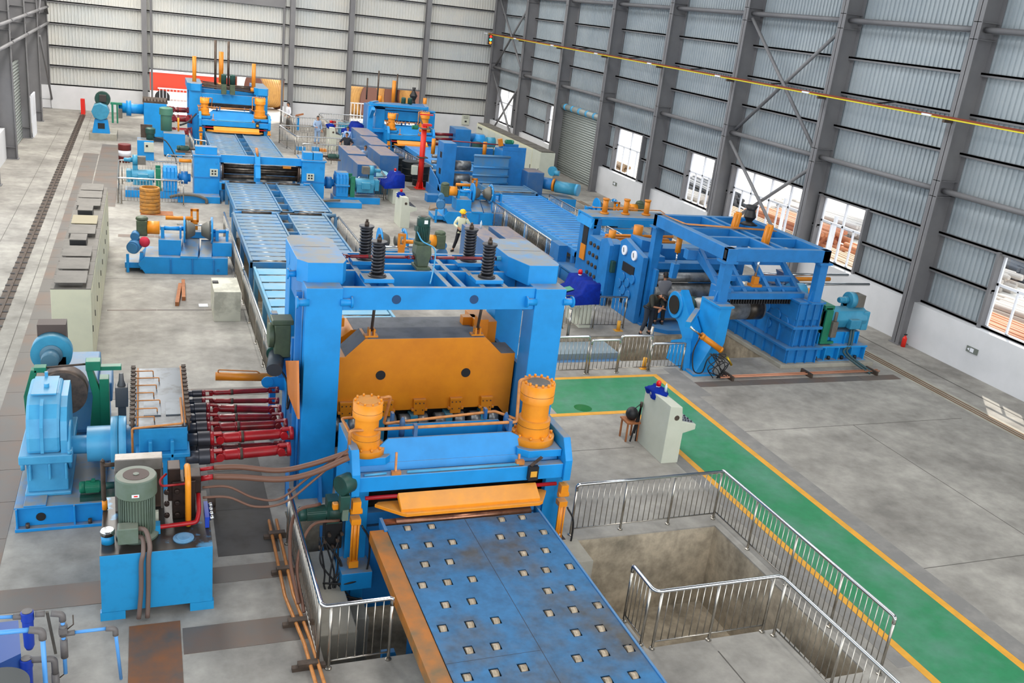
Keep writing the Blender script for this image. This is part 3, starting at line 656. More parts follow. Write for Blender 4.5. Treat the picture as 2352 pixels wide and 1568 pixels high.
    m = M(); xs = x1-.75; m.box(xs-.09, xs+.09, Y-.04, Y+.05, 1.3, 1.56); o = m.put('position_sensor', black, t)
    M().box(xs-.06, xs+.06, Y-.045, Y-.04, 1.37, 1.48).put('yellow_sticker', yell, o); M().beam((xs-.05,Y+.02,1.56),(xs+.18,Y+.1,1.68),.05,.03).put('sensor_arm', iron, o)
    m = M(); m.beam((x0+.75,Y+.1,1.56),(x0+.77,Y+.2,1.9),.035,.035).box(x0+.68,x0+.84,Y+.06,Y+.14,1.54,1.6).beam((x1-.98,Y+.15,1.56),(x1-.97,Y+.2,1.72),.035,.035).box(x1-1.05,x1-.9,Y+.08,Y+.16,1.56,1.64); m.put('link_rod', copper, t)
    M().cyl((x0+.22,Y+.1,1.56),(x0+.6,Y+.12,1.56),.02,n=8).cyl((x0+.95,Y+.1,1.57),(x1-1.0,Y+.1,1.57),.025,n=8).put('shaft_rod', lblue, t)
    return t
pn = pinch(3.05, 7.02, 13.5, 'near blue pinch roll stand with two fat orange cylinders above the studded feed table')
# ---- geared motors on its left side
t = T('gear_motor', 'dark green geared motor with valves low on the left of the near pinch roll stand', 'motor', (2.6, 13.9, .6))
motor(t, (2.75,13.85,.78), (-1,0,0), .12, .5, dgreen)
M().cyl((2.75,13.85,.78),(2.98,13.85,.78),.16,n=16).box(2.72,2.92,13.72,13.98,.62,1.05).put('gearbox', dgreen, t)
M().cyl((2.98,13.85,.78),(3.08,13.85,.78),.06).put('drive_shaft', dsteel, t)
M().box(2.7,3.0,13.75,14.0,.1,.62).put('valve_stack', black, t, bev=.02)
m = M(); random.seed(21)
for k in range(7): m.curve([(2.6+random.random()*.4,13.7,.4),(2.5+random.random()*.5,13.55,.0-random.random()*.3),(2.7+random.random()*.3,13.4,-.5),(3.3,13.3,-.6-random.random()*.3)], .016, 5)
m.put('hose_clump', black, t)
for k in range(6): M().cyl((2.62+k*.07,13.72,.2+.12*(k%3)),(2.62+k*.07,13.64,.2+.12*(k%3)),.03,n=8).put('valve_port', iron, t)
st('trim_36', M().box(2.3,3.0,12.2,14.6,-2.2,-.45).box(3.0,3.35,12.9,13.5,-2.2,-.75), conc3, 'concrete foundation block in the pit beside the feed table', bev=.02)
t = T('encoder_unit', 'green valve gearbox with orange plug on the left cheek of the near pinch roll stand', 'gearbox', (2.95, 13.6, 1.1))
M().cyl((2.86,13.5,1.45),(3.05,13.62,1.45),.17,n=18).box(2.86,3.02,13.4,13.58,1.0,1.3).put('gear_case', dgreen, t, bev=.01)
M().box(2.9,3.0,13.38,13.44,.86,1.05).put('finned_plate', olive, t); M().box(2.76,2.86,13.5,13.6,1.0,1.12).put('orange_plug', orang2, t, bev=.02)
# ================================================================ ROLLER BALL TABLE (front)
TX0, TX1, TZ = 3.55, 6.28, .9
t = T('transfer_table', 'worn blue feed table studded with small tan wheels at the bottom of the picture', 'table', (4.9, 9, 0))
cols = [3.78, 4.06, 4.33, 5.38, 5.63, 5.88] 
wheels = []
Y0 = 13.05; k = 0
y = 12.62
pat = [(1, (3.78, 4.2)), (0, (3.66, 4.1, 4.5))]
rows = []
wheelpx = [(936,1212),(991,1208),(929,1254),(985,1250),(1039,1244),(976,1295),(1033,1289),(970,1343),(1028,1336),(1085,1329),(1023,1388),(1084,1380),(1017,1442),(1080,1433),(1139,1424),(1077,1492),(1139,1483),(1073,1554),(1137,1544),(1202,1532),
 (1152,1192),(1199,1187),(1149,1232),(1198,1226),(1249,1221),(1202,1270),(1253,1263),(1202,1315),(1254,1308),(1308,1300),(1258,1356),(1311,1349),(1261,1407),(1317,1399),(1373,1389),(1323,1452),(1380,1442),(1326,1511),(1387,1498),(1445,1488),(1395,1561),(1456,1549)]
hs = []
for px, py in wheelpx:
    p = gz(px, py, TZ); wheels.append(p); hs.append((p.x-.068, p.x+.068, p.y-.085, p.y+.085))
# beyond the frame: continue the pattern towards the camera
m = M(); slab_with_holes(m, TX0, TX1, 8.2, 13.05, TZ-.012, TZ, hs); deck = m.put('perforated_deck', deckm, t)
M().box(4.905, 4.913, 8.2, 13.05, TZ, TZ+.001).box(TX0, 4.9, 9.55, 9.556, TZ, TZ+.0008).put('deck_seam', black, deck)
wm = None
for p in wheels:
    if wm is None:
        wm = M().cyl((p.x-.045, p.y, TZ-.055), (p.x+.045, p.y, TZ-.055), .08, n=20).put('support_wheel', brass, t); w0 = p
    else: o = wm.copy(); C.objects.link(o); o.location = Vector((p.x-w0.x, p.y-w0.y, 0))
M().box(TX0+.02, TX1-.02, 8.2, 13.05, TZ-.3, TZ-.17).box(TX1, TX1+.035, 8.2, 13.3, TZ-.14, TZ+.015).box(TX0-.05,TX0,12.9,13.3,TZ-.16,TZ+.01).put('table_frame', blue2, t)
m = M()
for i in range(14): m.box(TX1+.035, TX1+.055, 8.5+i*.34, 8.56+i*.34, TZ-.1, TZ-.04)
m.put('edge_nut', blue, t)
M().box(TX0-.28, TX0, 8.2, 12.98, TZ-.22, TZ-.02).put('orange_side_guard', orangt, t, bev=.01)
M().cyl((TX0+.2, 13.18, TZ-.03), (TX1-.12, 13.18, TZ-.03), .07, n=18).box(TX0, TX0+.2, 13.1, 13.26, TZ-.1, TZ).put('entry_roller', mat('coppery_roller', '#9a6a50', .25, .7, '#7c5444', 6), t)
for x in (TX0+.2, TX1-.3): M().box(x, x+.14, 8.6, 8.8, 0, TZ-.3).put('leg', blue2, t)
for x in (TX0+.4, TX1-.6): M().box(x-.1, x+.1, 12.0, 12.3, -2.2, TZ-.3).put('leg', blue2, t)
m = M().prism([(3.2,-1.9),(3.9,-1.9),(3.4,-.3),(3.2,-.3)], 'y', 11.4, 11.5).box(4.2,4.4,11.3,11.5,-2.1,-.2).box(3.2,4.4,11.3,11.5,-2.1,-1.9); m.put('sunken_stand', blue2, label='blue angled steel frame down in the pit under the feed table', cat='frame')
M().prism([(5.95,8.15),(6.3,8.0),(6.4,8.05),(6.1,8.35)], 'z', .0, .35)
# ================================================================ PLATE LEVELLER (big gantry)
t = T('plate_leveller', 'huge blue gantry stand with orange pressure beams, four black spring columns and grey block tops', 'machine', (5.0, 17, 0))
for x0, x1 in ((2.55, 3.19), (6.87, 7.5)):
    M().box(x0, x1, 15.7, 16.25, -2.2, 4.14).put('front_post', blue, t, bev=.012)
    M().box(x0, x1, 17.75, 18.3, -2.2, 4.14).put('rear_post', blue, t, bev=.012)
    if x0 < 4: poly = [(2.46,16.3),(2.62,16.06),(3.24,16.06),(3.34,16.3),(3.34,17.75),(3.2,18.05),(2.58,18.05),(2.46,17.8)]; sl = 2.62
    else: poly = [(6.62,16.7),(6.82,16.06),(7.42,16.06),(7.5,16.2),(7.56,18.0),(7.45,18.15),(6.85,18.15),(6.62,17.9)]; sl = 7.4
    M().prism(poly, 'z', 4.1, 4.5).put('top_block', blue, t, bev=.008)
    M().box(poly[0][0]+.06, x1, 17.16, 17.175, 4.5, 4.502).put('block_seam', iron, t)
    M().box(x0+.02, x0+.1, 16.25, 17.75, .6, 2.4).put('side_plate', blue2, t)
    M().box(x0+.03, x1-.03, 16.25, 17.75, 3.5, 4.1).box(x0+.12, x1-.12, 16.25, 17.75, -2.0, .6).put('side_tie', blue2, t)
m = M(); z0, z1 = 3.72, 4.14      # ladder shaped crown
for y in (15.75, 16.82, 17.3, 18.1): m.box(3.19, 6.87, y, y+.1, z0, z1)
for x in (3.62, 4.05, 5.15, 5.42, 5.8, 6.25): m.box(x, x+.1, 15.85, 18.1, z0+.12, z1-.005)
m.put('crown_frame', blue, t, bev=.006)
# round openings in the crown beam: discs with the inner shade in their colour
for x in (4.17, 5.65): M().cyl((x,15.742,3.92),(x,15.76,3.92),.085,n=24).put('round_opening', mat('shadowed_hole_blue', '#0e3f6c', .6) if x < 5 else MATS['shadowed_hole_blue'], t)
for x, s in ((3.25, 1), (2.5, -1), (6.8, -1), (7.55, 1)): M().lathe((x-s*.1,15.72,3.88),(s,0,0),[(0,.07),(.18,.07),(.19,.11),(.22,.11)],18).put('round_lug', blue, t)
M().lathe((2.55,17.3,4.25),(-1,0,0),[(0,.09),(.04,.14),(.1,.14)],18).lathe((2.5,16.4,4.2),(-1,0,0),[(0,.06),(.16,.06),(.17,.1),(.2,.1)],18).put('round_lug', blue, t)
for x, y in ((3.9, 16.22), (6.02, 16.2), (3.92, 17.4), (6.03, 17.38)):
    b = M().box(x-.28, x+.28, y-.2, y+.2, 4.14, 4.22).put('spring_seat', blue, t, bev=.01)
    M().lathe((x,y,4.22),(0,0,1),[(0,.17),(.02,.17),(.03,.15),(.05,.15)],24).lathe((x,y,4.84),(0,0,1),[(0,.13),(.015,.145),(.04,.145)],24).cyl((x,y,4.22),(x,y,4.85),.055,n=12).put('spring_plates', spring, b)
    M().helix((x,y), .1, .027, 4.28, 4.83, 9).put('coil_spring', spring, b)
    M().cyl((x,y,4.88),(x,y,4.95),.045,n=6).cyl((x,y,4.95),(x,y,5.0),.025,n=10).put('stud_nut', iron, b)
g = T('crown_gear_motor', 'dark green vertical motor on an olive gearbox on top of the gantry', 'motor', (4.95, 17.1, 4.14))
M().box(4.82,5.1,16.88,17.3,4.14,4.2).prism([(4.86,4.2),(5.06,4.2),(5.12,4.45),(5.1,4.62),(4.82,4.62),(4.8,4.45)],'y',16.95,17.25).lathe((4.95,17.1,4.6),(0,0,1),[(0,.14),(.05,.17),(.09,.17)],20).put('gearbox', mgrn, g, bev=.01)
b = M().lathe((4.95,17.1,4.69),(0,0,1),[(0,.125),(.3,.125),(.31,.13),(.44,.13),(.47,.1)],22)
for i in range(24): a = i*math.pi/12; b.beam((4.95+.13*math.cos(a),17.1+.13*math.sin(a),4.7),(4.95+.13*math.cos(a),17.1+.13*math.sin(a),4.97),.01,.02)
b = b.put('motor_body', dgreen, g); M().box(4.93,5.0,16.965,16.97,5.04,5.11).put('name_plate', white, b); M().cyl((4.95,17.1,5.16),(4.95,17.1,5.165),.07).put('fan_grille', iron, b); M().box(4.78,4.84,17.02,17.12,4.88,4.98).put('terminal_box', dgreen, b)
M().curve([(4.82,17.05,4.88),(4.9,16.9,4.72),(5.13,16.9,4.6),(5.15,16.8,4.45),(5.0,16.4,4.2),(4.85,16.0,4.15)], .014).put('power_cable', lblue, g)
for xa, xb in ((3.42, 4.8), (5.12, 6.55)):
    o = cardan(g, (xa,17.12,4.34), (xb,17.12,4.34), .032, dred, .1); 
M().lathe((3.3,17.12,4.34),(1,0,0),[(0,.06),(.12,.05)],14).lathe((6.72,17.12,4.34),(-1,0,0),[(0,.09),(.03,.09),(.04,.05),(.2,.05)],14).put('coupling_stub', teal, g)
# orange pressure beams
def obeam(yf, th, z0, z1, zs, root=t, nm='pressure_beam'):
    p = [(3.2,z0),(6.6,z0),(6.85,z0-.28),(6.85,zs),(6.55,zs),(6.18,z1),(3.78,z1),(3.42,zs),(3.14,zs),(3.14,z0)]
    o = M().prism(p, 'y', yf, yf+th).put(nm, orange, root, bev=.008)
    M().prism([(3.42,zs),(3.78,z1),(3.84,z1+.01),(3.44,zs-.02)], 'y', yf+.03, yf+th-.05); return o
ob = obeam(16.33, .62, 1.45, 2.95, 2.6)
for x in (4.12, 5.84): M().cyl((x,16.32,2.21),(x,16.335,2.21),.095,n=24).put('bore_hole', black, ob)
M().box(3.84,6.15,16.33,16.95,2.951,2.956).add([(3.42,16.34,2.605),(3.78,16.34,2.955),(3.78,16.95,2.955),(3.42,16.95,2.605)],[(0,1,2,3)]).box(6.55,6.85,16.34,16.95,2.601,2.606).put('dusty_top', mat('grey_dust_top', '#6f7276', .8, 0, '#5c6064', 3), ob)
for x in (3.48, 4.28, 4.93, 5.68, 6.33):
    o = M().prism([(x-.13,1.68),(x+.12,1.68),(x+.11,1.36),(x-.1,1.36)],'y',16.27,16.33).box(x-.16,x-.11,16.25,16.33,1.45,1.5).box(x+.11,x+.16,16.25,16.33,1.45,1.5).box(x-.13,x+.12,16.25,16.33,1.65,1.7); o = o.put('guide_shoe', orange, ob, bev=.006)
    b = M()
    for dx, dz in ((-.08,.0),(0,0),(.08,0),(-.07,-.18),(.07,-.18)): b.cyl((x+dx,16.255,1.61+dz*.8),(x+dx,16.27,1.61+dz*.8),.013,n=6)
    b.put('shoe_bolts', iron, o)
for x in (3.92, 6.04):
    o = M().box(x-.13,x+.12,16.4,16.55,2.956,2.99).box(x-.06,x-.03,16.4,16.55,2.99,3.12).box(x+.03,x+.06,16.4,16.55,2.99,3.12).cyl((x-.08,16.47,3.07),(x+.08,16.47,3.07),.02).put('clevis', orange, t)
    M().cyl((x,16.47,3.07),(x,16.3,3.8),.028,n=10).put('hanger_rod', iron, t)
o = M().prism([(3.2,1.2),(6.9,1.2),(6.9,2.3),(6.35,2.72),(3.75,2.72),(3.2,2.3)], 'y', 17.5, 18.25).put('rear_pressure_beam', orange, t, bev=.01); M().box(3.8,6.3,17.5,18.25,2.721,2.726).put('dusty_top', MATS['grey_dust_top'], o)
for x in (3.5, 6.3): M().box(x-.15,x+.15,17.7,17.9,2.72,2.9).put('clevis', orange, t)
M().box(3.19,6.87,17.0,17.5,2.2,2.3).put('dark_gap_box', black, t)  # shade of the gap between the pressure beams, added as a black box
M().box(6.3,6.5,17.1,17.4,2.6,3.05).box(6.35,6.8,17.4,18.2,2.2,2.9).put('orange_bracket', orange, t); M().prism([(q.y,q.z) for q in (gx(658,828,2.4),gx(684,828,2.4),gx(686,962,2.4),gx(664,905,2.4))],'x',2.38,2.42).put('side_wedge_plate', mat('pale_orange_plate', '#c8752e', .5, 0, '#b4641e', 2), t)
for k, x in enumerate((3.28, 3.62, 4.0, 4.38, 4.66, 5.02, 5.38, 5.78, 6.12, 6.5)):
    M().cyl((x-.1,16.36,1.2),(x+.1,16.36,1.2),.15,n=26).put('backup_roller', rollm, t)
    if k % 2 == 0 and x < 6.6: M().box(x+.1,x+.24,16.22,16.5,.85,1.36).put('roller_carrier', teal, t)
M().box(3.19,6.87,16.0,16.3,.2,.75).put('lower_apron', blue, t); M().box(3.19,6.87,16.6,17.7,.3,1.4).put('roll_cassette', black, t)
for y in (16.75, 17.1, 17.45, 17.8): M().cyl((3.2,y,.95),(6.85,y,.95),.12,n=18).put('work_roll', rollm, t)
M().box(5.93,6.03,19.3,19.4,0,2.2)
# things on its left flank
M().box(2.42,2.52,15.95,16.05,.3,4.0).box(2.42,2.5,16.3,16.4,1.5,3.0).cyl((2.5,15.85,.2),(2.5,15.85,2.3),.025).put('flank_conduit', blue2, t)
M().prism([(15.75,-1.0),(15.75,.6),(15.0,-1.0)],'x',2.3,2.36).prism([(15.75,-1.0),(15.75,.6),(15.0,-1.0)],'x',2.9,2.96).box(2.1,3.1,14.9,15.8,-1.1,-1.0).put('foot_gusset', blue2, t)
g = T('side_gear_motor', 'dark green motor under an olive gearbox hung on the left side of the gantry', 'motor', (2.25, 17.2, 2.2))
M().box(2.2,2.5,17.0,17.4,2.35,3.0).cyl((2.1,17.2,2.75),(2.2,17.2,2.75),.24,n=20).box(2.15,2.55,17.0,17.4,3.0,3.1).put('gearbox', mgrn, g, bev=.02)
b = M().cyl((2.18,16.75,2.2),(2.28,17.25,2.35),.15,n=18); b.put('motor_body', mat('charcoal_motor', '#3c444a', .45), g); M().cyl((2.27,17.2,2.33),(2.3,17.28,2.36),.2,n=18).put('motor_flange', dgreen, g)
M().box(2.3,2.55,17.1,17.3,1.9,2.3).put('mount_bracket', blue2, g)
M().curve([(2.3,16.8,2.2),(2.42,16.7,1.95),(2.38,16.3,1.6),(2.44,16.1,2.2),(2.46,16.0,2.6)], .02).put('power_cable', black, g)
g = T('ram_cylinder', 'long orange hydraulic cylinder lying level behind the gearbox left of the gantry', 'cylinder', (1.6, 18.2, 1.5))
a = gy(495,864,18.2); b_ = gy(625,866,18.2)
M().cyl(a, b_, .085, n=18).put('barrel', orange, g); M().tube([a+Vector((.05,0,.06)),a+Vector((.05,0,.14)),b_+Vector((-.3,0,.14)),b_+Vector((-.2,0,.05))],.014,6,.03).put('oil_pipe', copper, g)
c_ = gy(613,873,18.2); M().cyl(c_+Vector((0,-.12,0)), c_+Vector((0,-.05,0)), .12, n=20).prism([(c_.x-.05,c_.z-.1),(c_.x+.5,c_.z-.25),(c_.x+.5,c_.z+.15),(c_.x,c_.z+.1)],'y',18.1,18.15).put('pivot_bracket', blue, g)
M().box(2.3,2.42,18.3,18.5,-1,2.8).box(6.95,7.15,19.2,19.4,-1,2.6).put('rear_upright', blue, t)
# ================================================================ DRIVE TRAIN LEFT OF THE GANTRY
t = T('drive_bedplate', 'blue welded bedplate with bolt holes under the big gear reducer', 'bedplate', (-1.4, 16, 0))
m = M().box(-2.1,-.8,15.4,17.6,.06,.4).box(-2.14,-.76,15.36,17.6,.4,.43).box(-2.14,-.76,15.3,17.6,0,.06).box(-.8,.4,15.8,17.6,0,.38).box(-2.0,-1.66,15.36,16.3,.43,.46)
for x in (-2.12,-1.25,-.8): m.box(x,x+.03,15.32,15.4,.02,.42)
m.put('bedplate_frame', blue, t, bev=.008); M().cyl((-1.75,15.385,.22),(-1.75,15.401,.22),.075,n=18).put('round_hole', black, t)
b = M()
for x in (-1.95,-1.0): b.cyl((x,15.34,.05),(x,15.34,.14),.035,n=6)
b.put('anchor_bolt', iron, t)
t = T('gear_reducer', 'large light blue arched gear reducer at the left edge', 'gearbox', (-1.78, 16.2, .43)); t.scale = (.84, 1, 1)
m = M().box(-2.0,-1.25,15.75,17.1,.5,1.06).box(-2.12,-1.15,15.65,17.2,1.06,1.22).box(-2.05,-1.2,15.7,17.15,.43,.5)
for x in (-1.95,-1.6,-1.3): m.box(x,x+.05,15.66,15.75,.75,1.06)
m.put('lower_case', lblue, t, bev=.02)
arch = [(15.72,1.22),(15.74,1.5),(15.86,1.8),(16.05,1.98),(16.3,2.08),(16.95,2.1),(17.1,1.95),(17.12,1.22)]
M().prism(arch,'x',-1.98,-1.36).put('upper_case', lblue, t, bev=.06)
M().prism([(a,b-.06) for a,b in arch],'x',-1.36,-1.24).prism([(15.68,1.25),(15.72,1.7),(15.95,2.0),(16.1,2.06),(16.05,1.9),(15.86,1.5),(15.84,1.25)],'x',-1.72,-1.66).put('case_rib', lblue, t)
M().box(-1.9,-1.44,16.2,17.0,2.085,2.11).cyl((-1.64,16.5,2.11),(-1.64,16.5,2.18),.05).put('inspection_cover', lblue, t, bev=.005)
M().box(-1.72,-1.66,16.95,17.0,2.08,2.2).cyl((-2.06,15.72,.95),(-2.06,15.72,1.1),.04).cyl((-1.2,15.68,1.22),(-1.2,15.68,1.28),.04).put('lifting_lug', lblue, t)
for sx in (-1.24,): M().cyl((sx,16.1,1.2),(sx+.06,16.1,1.2),.42,n=24).put('bearing_cover', lblue, t)
t = T('shaft_coupling', 'large light blue flanged coupling between the reducer and the pinion box', 'coupling', (-.75, 16.1, .8))
M().lathe((-1.4,16.1,1.18),(1,0,0),[(0,.16),(.36,.16),(.365,.31),(.74,.31),(.745,.46),(.86,.47)],32).put('hub', lblue, t)
M().lathe((-.53,16.1,1.18),(1,0,0),[(0,.47),(.12,.46),(.125,.31),(.55,.3)],32).put('hub', lblue, t)
t = T('pinion_gearbox', 'blue pinion box with oily grey top and rows of lubrication valves', 'gearbox', (.2, 16, 0))
m = M().box(-.2,.55,15.45,18.3,.2,1.18).box(-.26,.62,15.38,18.35,1.18,1.26).box(-.2,.58,15.5,18.2,1.26,1.7).box(-.22,.55,15.6,18.1,0,.2)
for x in (-.05, .3): m.box(x,x+.06,15.38,15.5,1.0,1.5)
m.put('gear_case', mat('pinion_blue', '#2a93cc', .4, 0, '#2382b8', 3, .4, .7), t, bev=.015)
M().box(-.21,.57,15.5,18.2,1.700,1.725).put('oily_top_plate', mat('oily_grey_plate', '#565f68', .35, .3, '#363c42', 1.6, .5, .6), t)
M().box(-.12,.16,15.95,16.6,1.725,1.745).box(.24,.52,15.95,16.6,1.725,1.745).put('access_plate', mat('grey_access_plate', '#69727a', .4, .2, '#565e66', 5), t)
for sx in (-.3, .6):
    m = M(); 
    for i in range(13):
        y = 15.6+i*.19; m.cyl((sx,y,1.590),(sx,y,1.86),.028,n=7).cyl((sx,y,1.86),(sx,y,1.89),.045,n=7).cyl((sx-.05,y,1.740),(sx+.05,y,1.740),.02,n=6).beam((sx-.04,y,1.91),(sx+.04,y,1.91),.012,.012)
    m.put('valve_row', iron, t)
m = M()
for i in range(7):
    y = 15.75+i*.35; m.tube([(-.26,y,1.810),(.05+.05*(i%3),y,1.810),(.05+.05*(i%3),y,1.730)],.011,6,.02)
m.tube([(-.3,15.3,1.2),(-.3,15.3,1.810),(.5,15.42,1.810),(.5,16.5,1.810)],.02,7,.04).tube([(-.22,15.5,1.770),(-.22,18.1,1.770)],.014,6).tube([(.55,15.5,1.790),(.55,18.1,1.790)],.014,6)
m.put('lubrication_pipes', copper, t)
shafts = []
for x0_, y0_, x1_, y1_, Yd, r_ in ((468,903,636,895,17.9,.05),(468,921,636,920,17.6,.05),(478,937,640,941,17.2,.075),(478,960,645,958,16.8,.075),(480,982,655,974,16.4,.085),(487,1007,668,994,15.95,.095),(487,1047,662,1031,15.5,.095),(487,1030,650,1022,16.3,.07)):
    shafts.append((tuple(gy(x0_, y0_, Yd)), tuple(gy(x1_, y1_, Yd)), r_))
for i, (a, b, r) in enumerate(shafts):
    g = T('universal_shaft', 'dark red universal joint shaft between pinion box and gantry, %s' % ['farthest back and thin','second farthest, thin','third from the back','fourth from the back','fifth from the back','bright, second nearest to the viewer','nearest and lowest, brightest red','dirty, half hidden behind the nearest'][i], 'shaft', a, 'red universal joint shafts')
    cardan(g, a, b, r, red if i in (5, 6) else dred, .15)
    hb = M().lathe((.56,a[1],a[2]),(1,0,0),[(0,r*1.2),(.2,r*1.2),(.21,r*1.5),(a[0]-.6,r*1.5),(a[0]-.59,r*1.1),(a[0]-.56,r*1.1)],20)
    hb.put('splined_sleeve', mat('dark_sleeve', '#4a4a50', .35, .5) if 'dark_sleeve' not in MATS else MATS['dark_sleeve'], g)
t = T('shaft_guard_stack', 'stack of rusty half-round shaft guards on the floor under the red shafts', 'guard', (.8, 15.6, 0))
for k, z in enumerate((.05,.2)): M().cyl((.62,15.5,z),(1.05,15.5,z),.09,n=16).put('half_shell', iron, t)
# main motor with blower and green brake
t = T('main_drive_motor', 'blue main drive motor with top blower and square black intake behind the gear reducer', 'motor', (-1.5, 19.2, .4))
M().prism([(18.2,1.5),(19.8,1.5),(19.9,1.3),(19.9,.5),(18.1,.5),(18.1,1.3)],'x',-1.9,-.95).box(-2.0,-.8,18.2,19.8,.4,.5).box(-.95,-.7,18.3,19.2,1.0,1.4).put('motor_body', mat('dusty_blue_motor', '#4a84b0', .5, 0, '#5c8cae', 3, .4, .7, '#7a8898'), t, bev=.03)
M().box(-2.0,-.8,18.0,20.0,0,.4).put('motor_base', blue, t)
M().cyl((-1.75,18.45,1.95),(-1.75,18.75,1.95),.36,n=30).box(-1.9,-1.5,18.45,18.75,1.5,1.9).put('blower_housing', teal, t); M().lathe((-1.75,18.45,1.95),(0,-1,0),[(0,.2),(.02,.2),(.04,.14),(.2,.14),(.21,.16),(.4,.15)],18).put('blower_motor', mat('grey_blue_fan', '#4c7488', .45), t); M().box(-2.0,-1.5,18.75,19.1,2.0,2.45).put('intake_box', mat('brown_intake', '#50423c', .6), t)
t = T('drum_brake', 'green drum brake frame with grey thruster beside the reducer', 'brake', (-1.2, 17.7, .4))
M().cyl((-1.5,17.35,1.6),(-1.5,17.75,1.6),.42,n=30).put('brake_drum', mat('brown_drum', '#6a5a50', .5, .4, '#4c4440', 8), t)
m = M()
for s in (-1, 1): m.prism([(-1.5+s*.42,.75),(-1.5+s*.62,.9),(-1.5+s*.64,1.55),(-1.5+s*.5,2.05),(-1.5+s*.4,2.05),(-1.5+s*.5,1.5)],'y',17.42,17.6)
m.box(-1.1,-.5,17.45,17.6,2.0,2.08).box(-1.95,-1.75,17.42,17.6,2.0,2.1).box(-.98,-.55,17.4,17.65,.68,.76).box(-.98,-.9,17.42,17.6,.4,.7).box(-2.1,-2.0,17.42,17.6,.4,1.0).box(-.88,-.72,17.4,17.65,.76,1.85).box(-1.1,-.85,17.4,17.62,2.02,2.2)
m.put('brake_frame', green, t, bev=.008)
M().cyl((-1.9,17.5,2.06),(-1.1,17.5,2.12),.02,n=7).put('tie_rod', iron, t)
M().box(-.62,-.4,17.45,17.68,1.25,1.65).box(-.58,-.44,17.48,17.64,1.0,1.25).lathe((-.51,17.56,1.65),(0,0,1),[(0,.08),(.1,.05),(.25,.04)],10).cyl((-.51,17.56,.8),(-.51,17.56,1.0),.05).put('thruster', mat('thruster_grey', '#6c6c6c', .5, .2), t, bev=.01)
# ================================================================ HYDRAULIC POWER UNIT
t = T('hydraulic_power_unit', 'blue oil tank carrying a big grey-green vertical motor and cooler in the lower left', 'hydraulic unit', (.05, 13.3, 0))
tk = M().box(-.72,.82,12.6,14.3,.14,1.1).put('oil_tank', tblue, t, bev=.008)
M().box(-.72,.82,12.6,14.3,1.1,1.106).put('oily_lid', mat('oily_tank_top', '#383430', .35, .2, '#4c8cb4', 1.1, .56, .62), tk)
M().box(-.74,-.4,12.6,12.7,0,.14).box(.5,.84,12.6,12.7,0,.14).box(-.74,-.4,14.1,14.3,0,.14).box(.5,.84,14.1,14.3,0,.14).put('foot', tblue, tk)
mx, my = -.22, 13.1
b = M().lathe((mx,my,1.11),(0,0,1),[(0,.3),(.04,.3),(.08,.24),(.7,.24),(.71,.285),(.98,.285),(1.0,.27)],36)
for i in range(40): a = i*math.pi/20; b.beam((mx+.25*math.cos(a),my+.25*math.sin(a),1.2),(mx+.25*math.cos(a),my+.25*math.sin(a),1.8),.012,.03)
b = b.put('vertical_motor', olive, t); M().cyl((mx,my,2.11),(mx,my,2.115),.18,n=28).put('fan_grille', mat('brown_grille', '#52403a', .6), b); M().lathe((mx,my,2.115),(0,0,1),[(0,.045),(.01,.045)],6).put('grille_hub', olive, b)
M().box(mx-.06,mx+.04,my-.288,my-.284,1.88,1.93).put('label_plate', white, b); M().box(mx-.03,mx+.02,my-.291,my-.288,1.895,1.915).put('label_mark', redl, b)
M().box(mx-.26,mx+.02,my-.42,my-.22,1.2,1.46).put('terminal_box', olive, b, bev=.015)
M().curve([(mx+.02,my-.32,1.4),(mx+.12,my-.38,1.38),(mx+.17,my-.5,1.2),(mx+.15,12.56,1.0),(mx+.14,12.55,.5),(mx+.12,12.5,.05)],.035,8).curve([(mx+.02,my-.34,1.28),(mx+.08,my-.4,1.25),(mx+.08,my-.52,1.1),(mx+.05,12.55,.95),(mx+.04,12.54,.5),(mx+.0,12.5,.05)],.035,8).put('flexible_conduit', mat('brown_grey_conduit', '#6e5c54', .5), t)
f = M().cyl((-.62,12.95,1.1),(-.62,12.95,1.24),.09,n=20).put('filler_neck', tblue, t); M().lathe((-.62,12.95,1.24),(0,0,1),[(0,.1),(.06,.1),(.08,.085)],24).put('chrome_cap', chrome, f)
M().lathe((.42,12.87,1.106),(0,0,1),[(0,.15),(.02,.15),(.03,.1),(.04,.1)],24).put('manhole_lid', mat('scuffed_blue_lid', '#6a9cc0', .4, 0, '#4a86b0', 8), t)
ck = M().box(-.5,.12,13.86,13.98,1.12,1.95).put('cooler_core', mat('cooler_fins', '#6a5448', .6, .3), t)
m = M()
for i in range(46): m.box(-.49+i*.013,-.485+i*.013,13.85,13.86,1.15,1.8)
m.put('cooler_fin_lines', iron, ck); M().box(-.53,.15,13.8,14.02,1.8,2.0).box(-.54,-.5,13.82,14.0,1.1,1.82).box(.12,.16,13.82,14.0,1.1,1.82).put('cooler_header', mat('aluminium_grey', '#8c8680', .4, .5, '#7c766e', 5), ck, bev=.01)
M().tube([(-.52,13.9,1.88),(-.7,13.9,1.88),(-.7,13.9,1.98),(-.7,13.9,1.35),(-.68,13.9,1.12)],.035,8,.04).put('cooler_pipe', iron, t); M().cyl((-.69,13.9,1.12),(-.69,13.9,1.28),.04).put('yellow_elbow', orang2, t)
vb = M().box(.28,.62,13.45,13.85,1.11,1.75).box(.22,.4,13.5,13.8,1.4,1.95).box(.45,.7,13.5,13.8,1.5,1.8)
for i in range(9): vb.cyl((.2+(i%3)*.15,13.4,1.2+(i//3)*.2),(.2+(i%3)*.15,13.46,1.2+(i//3)*.2),.04,n=10)
vb.put('valve_block', mat('oily_valve_brown', '#3a2c26', .4, .5, '#2a2220', 9), t, bev=.01)
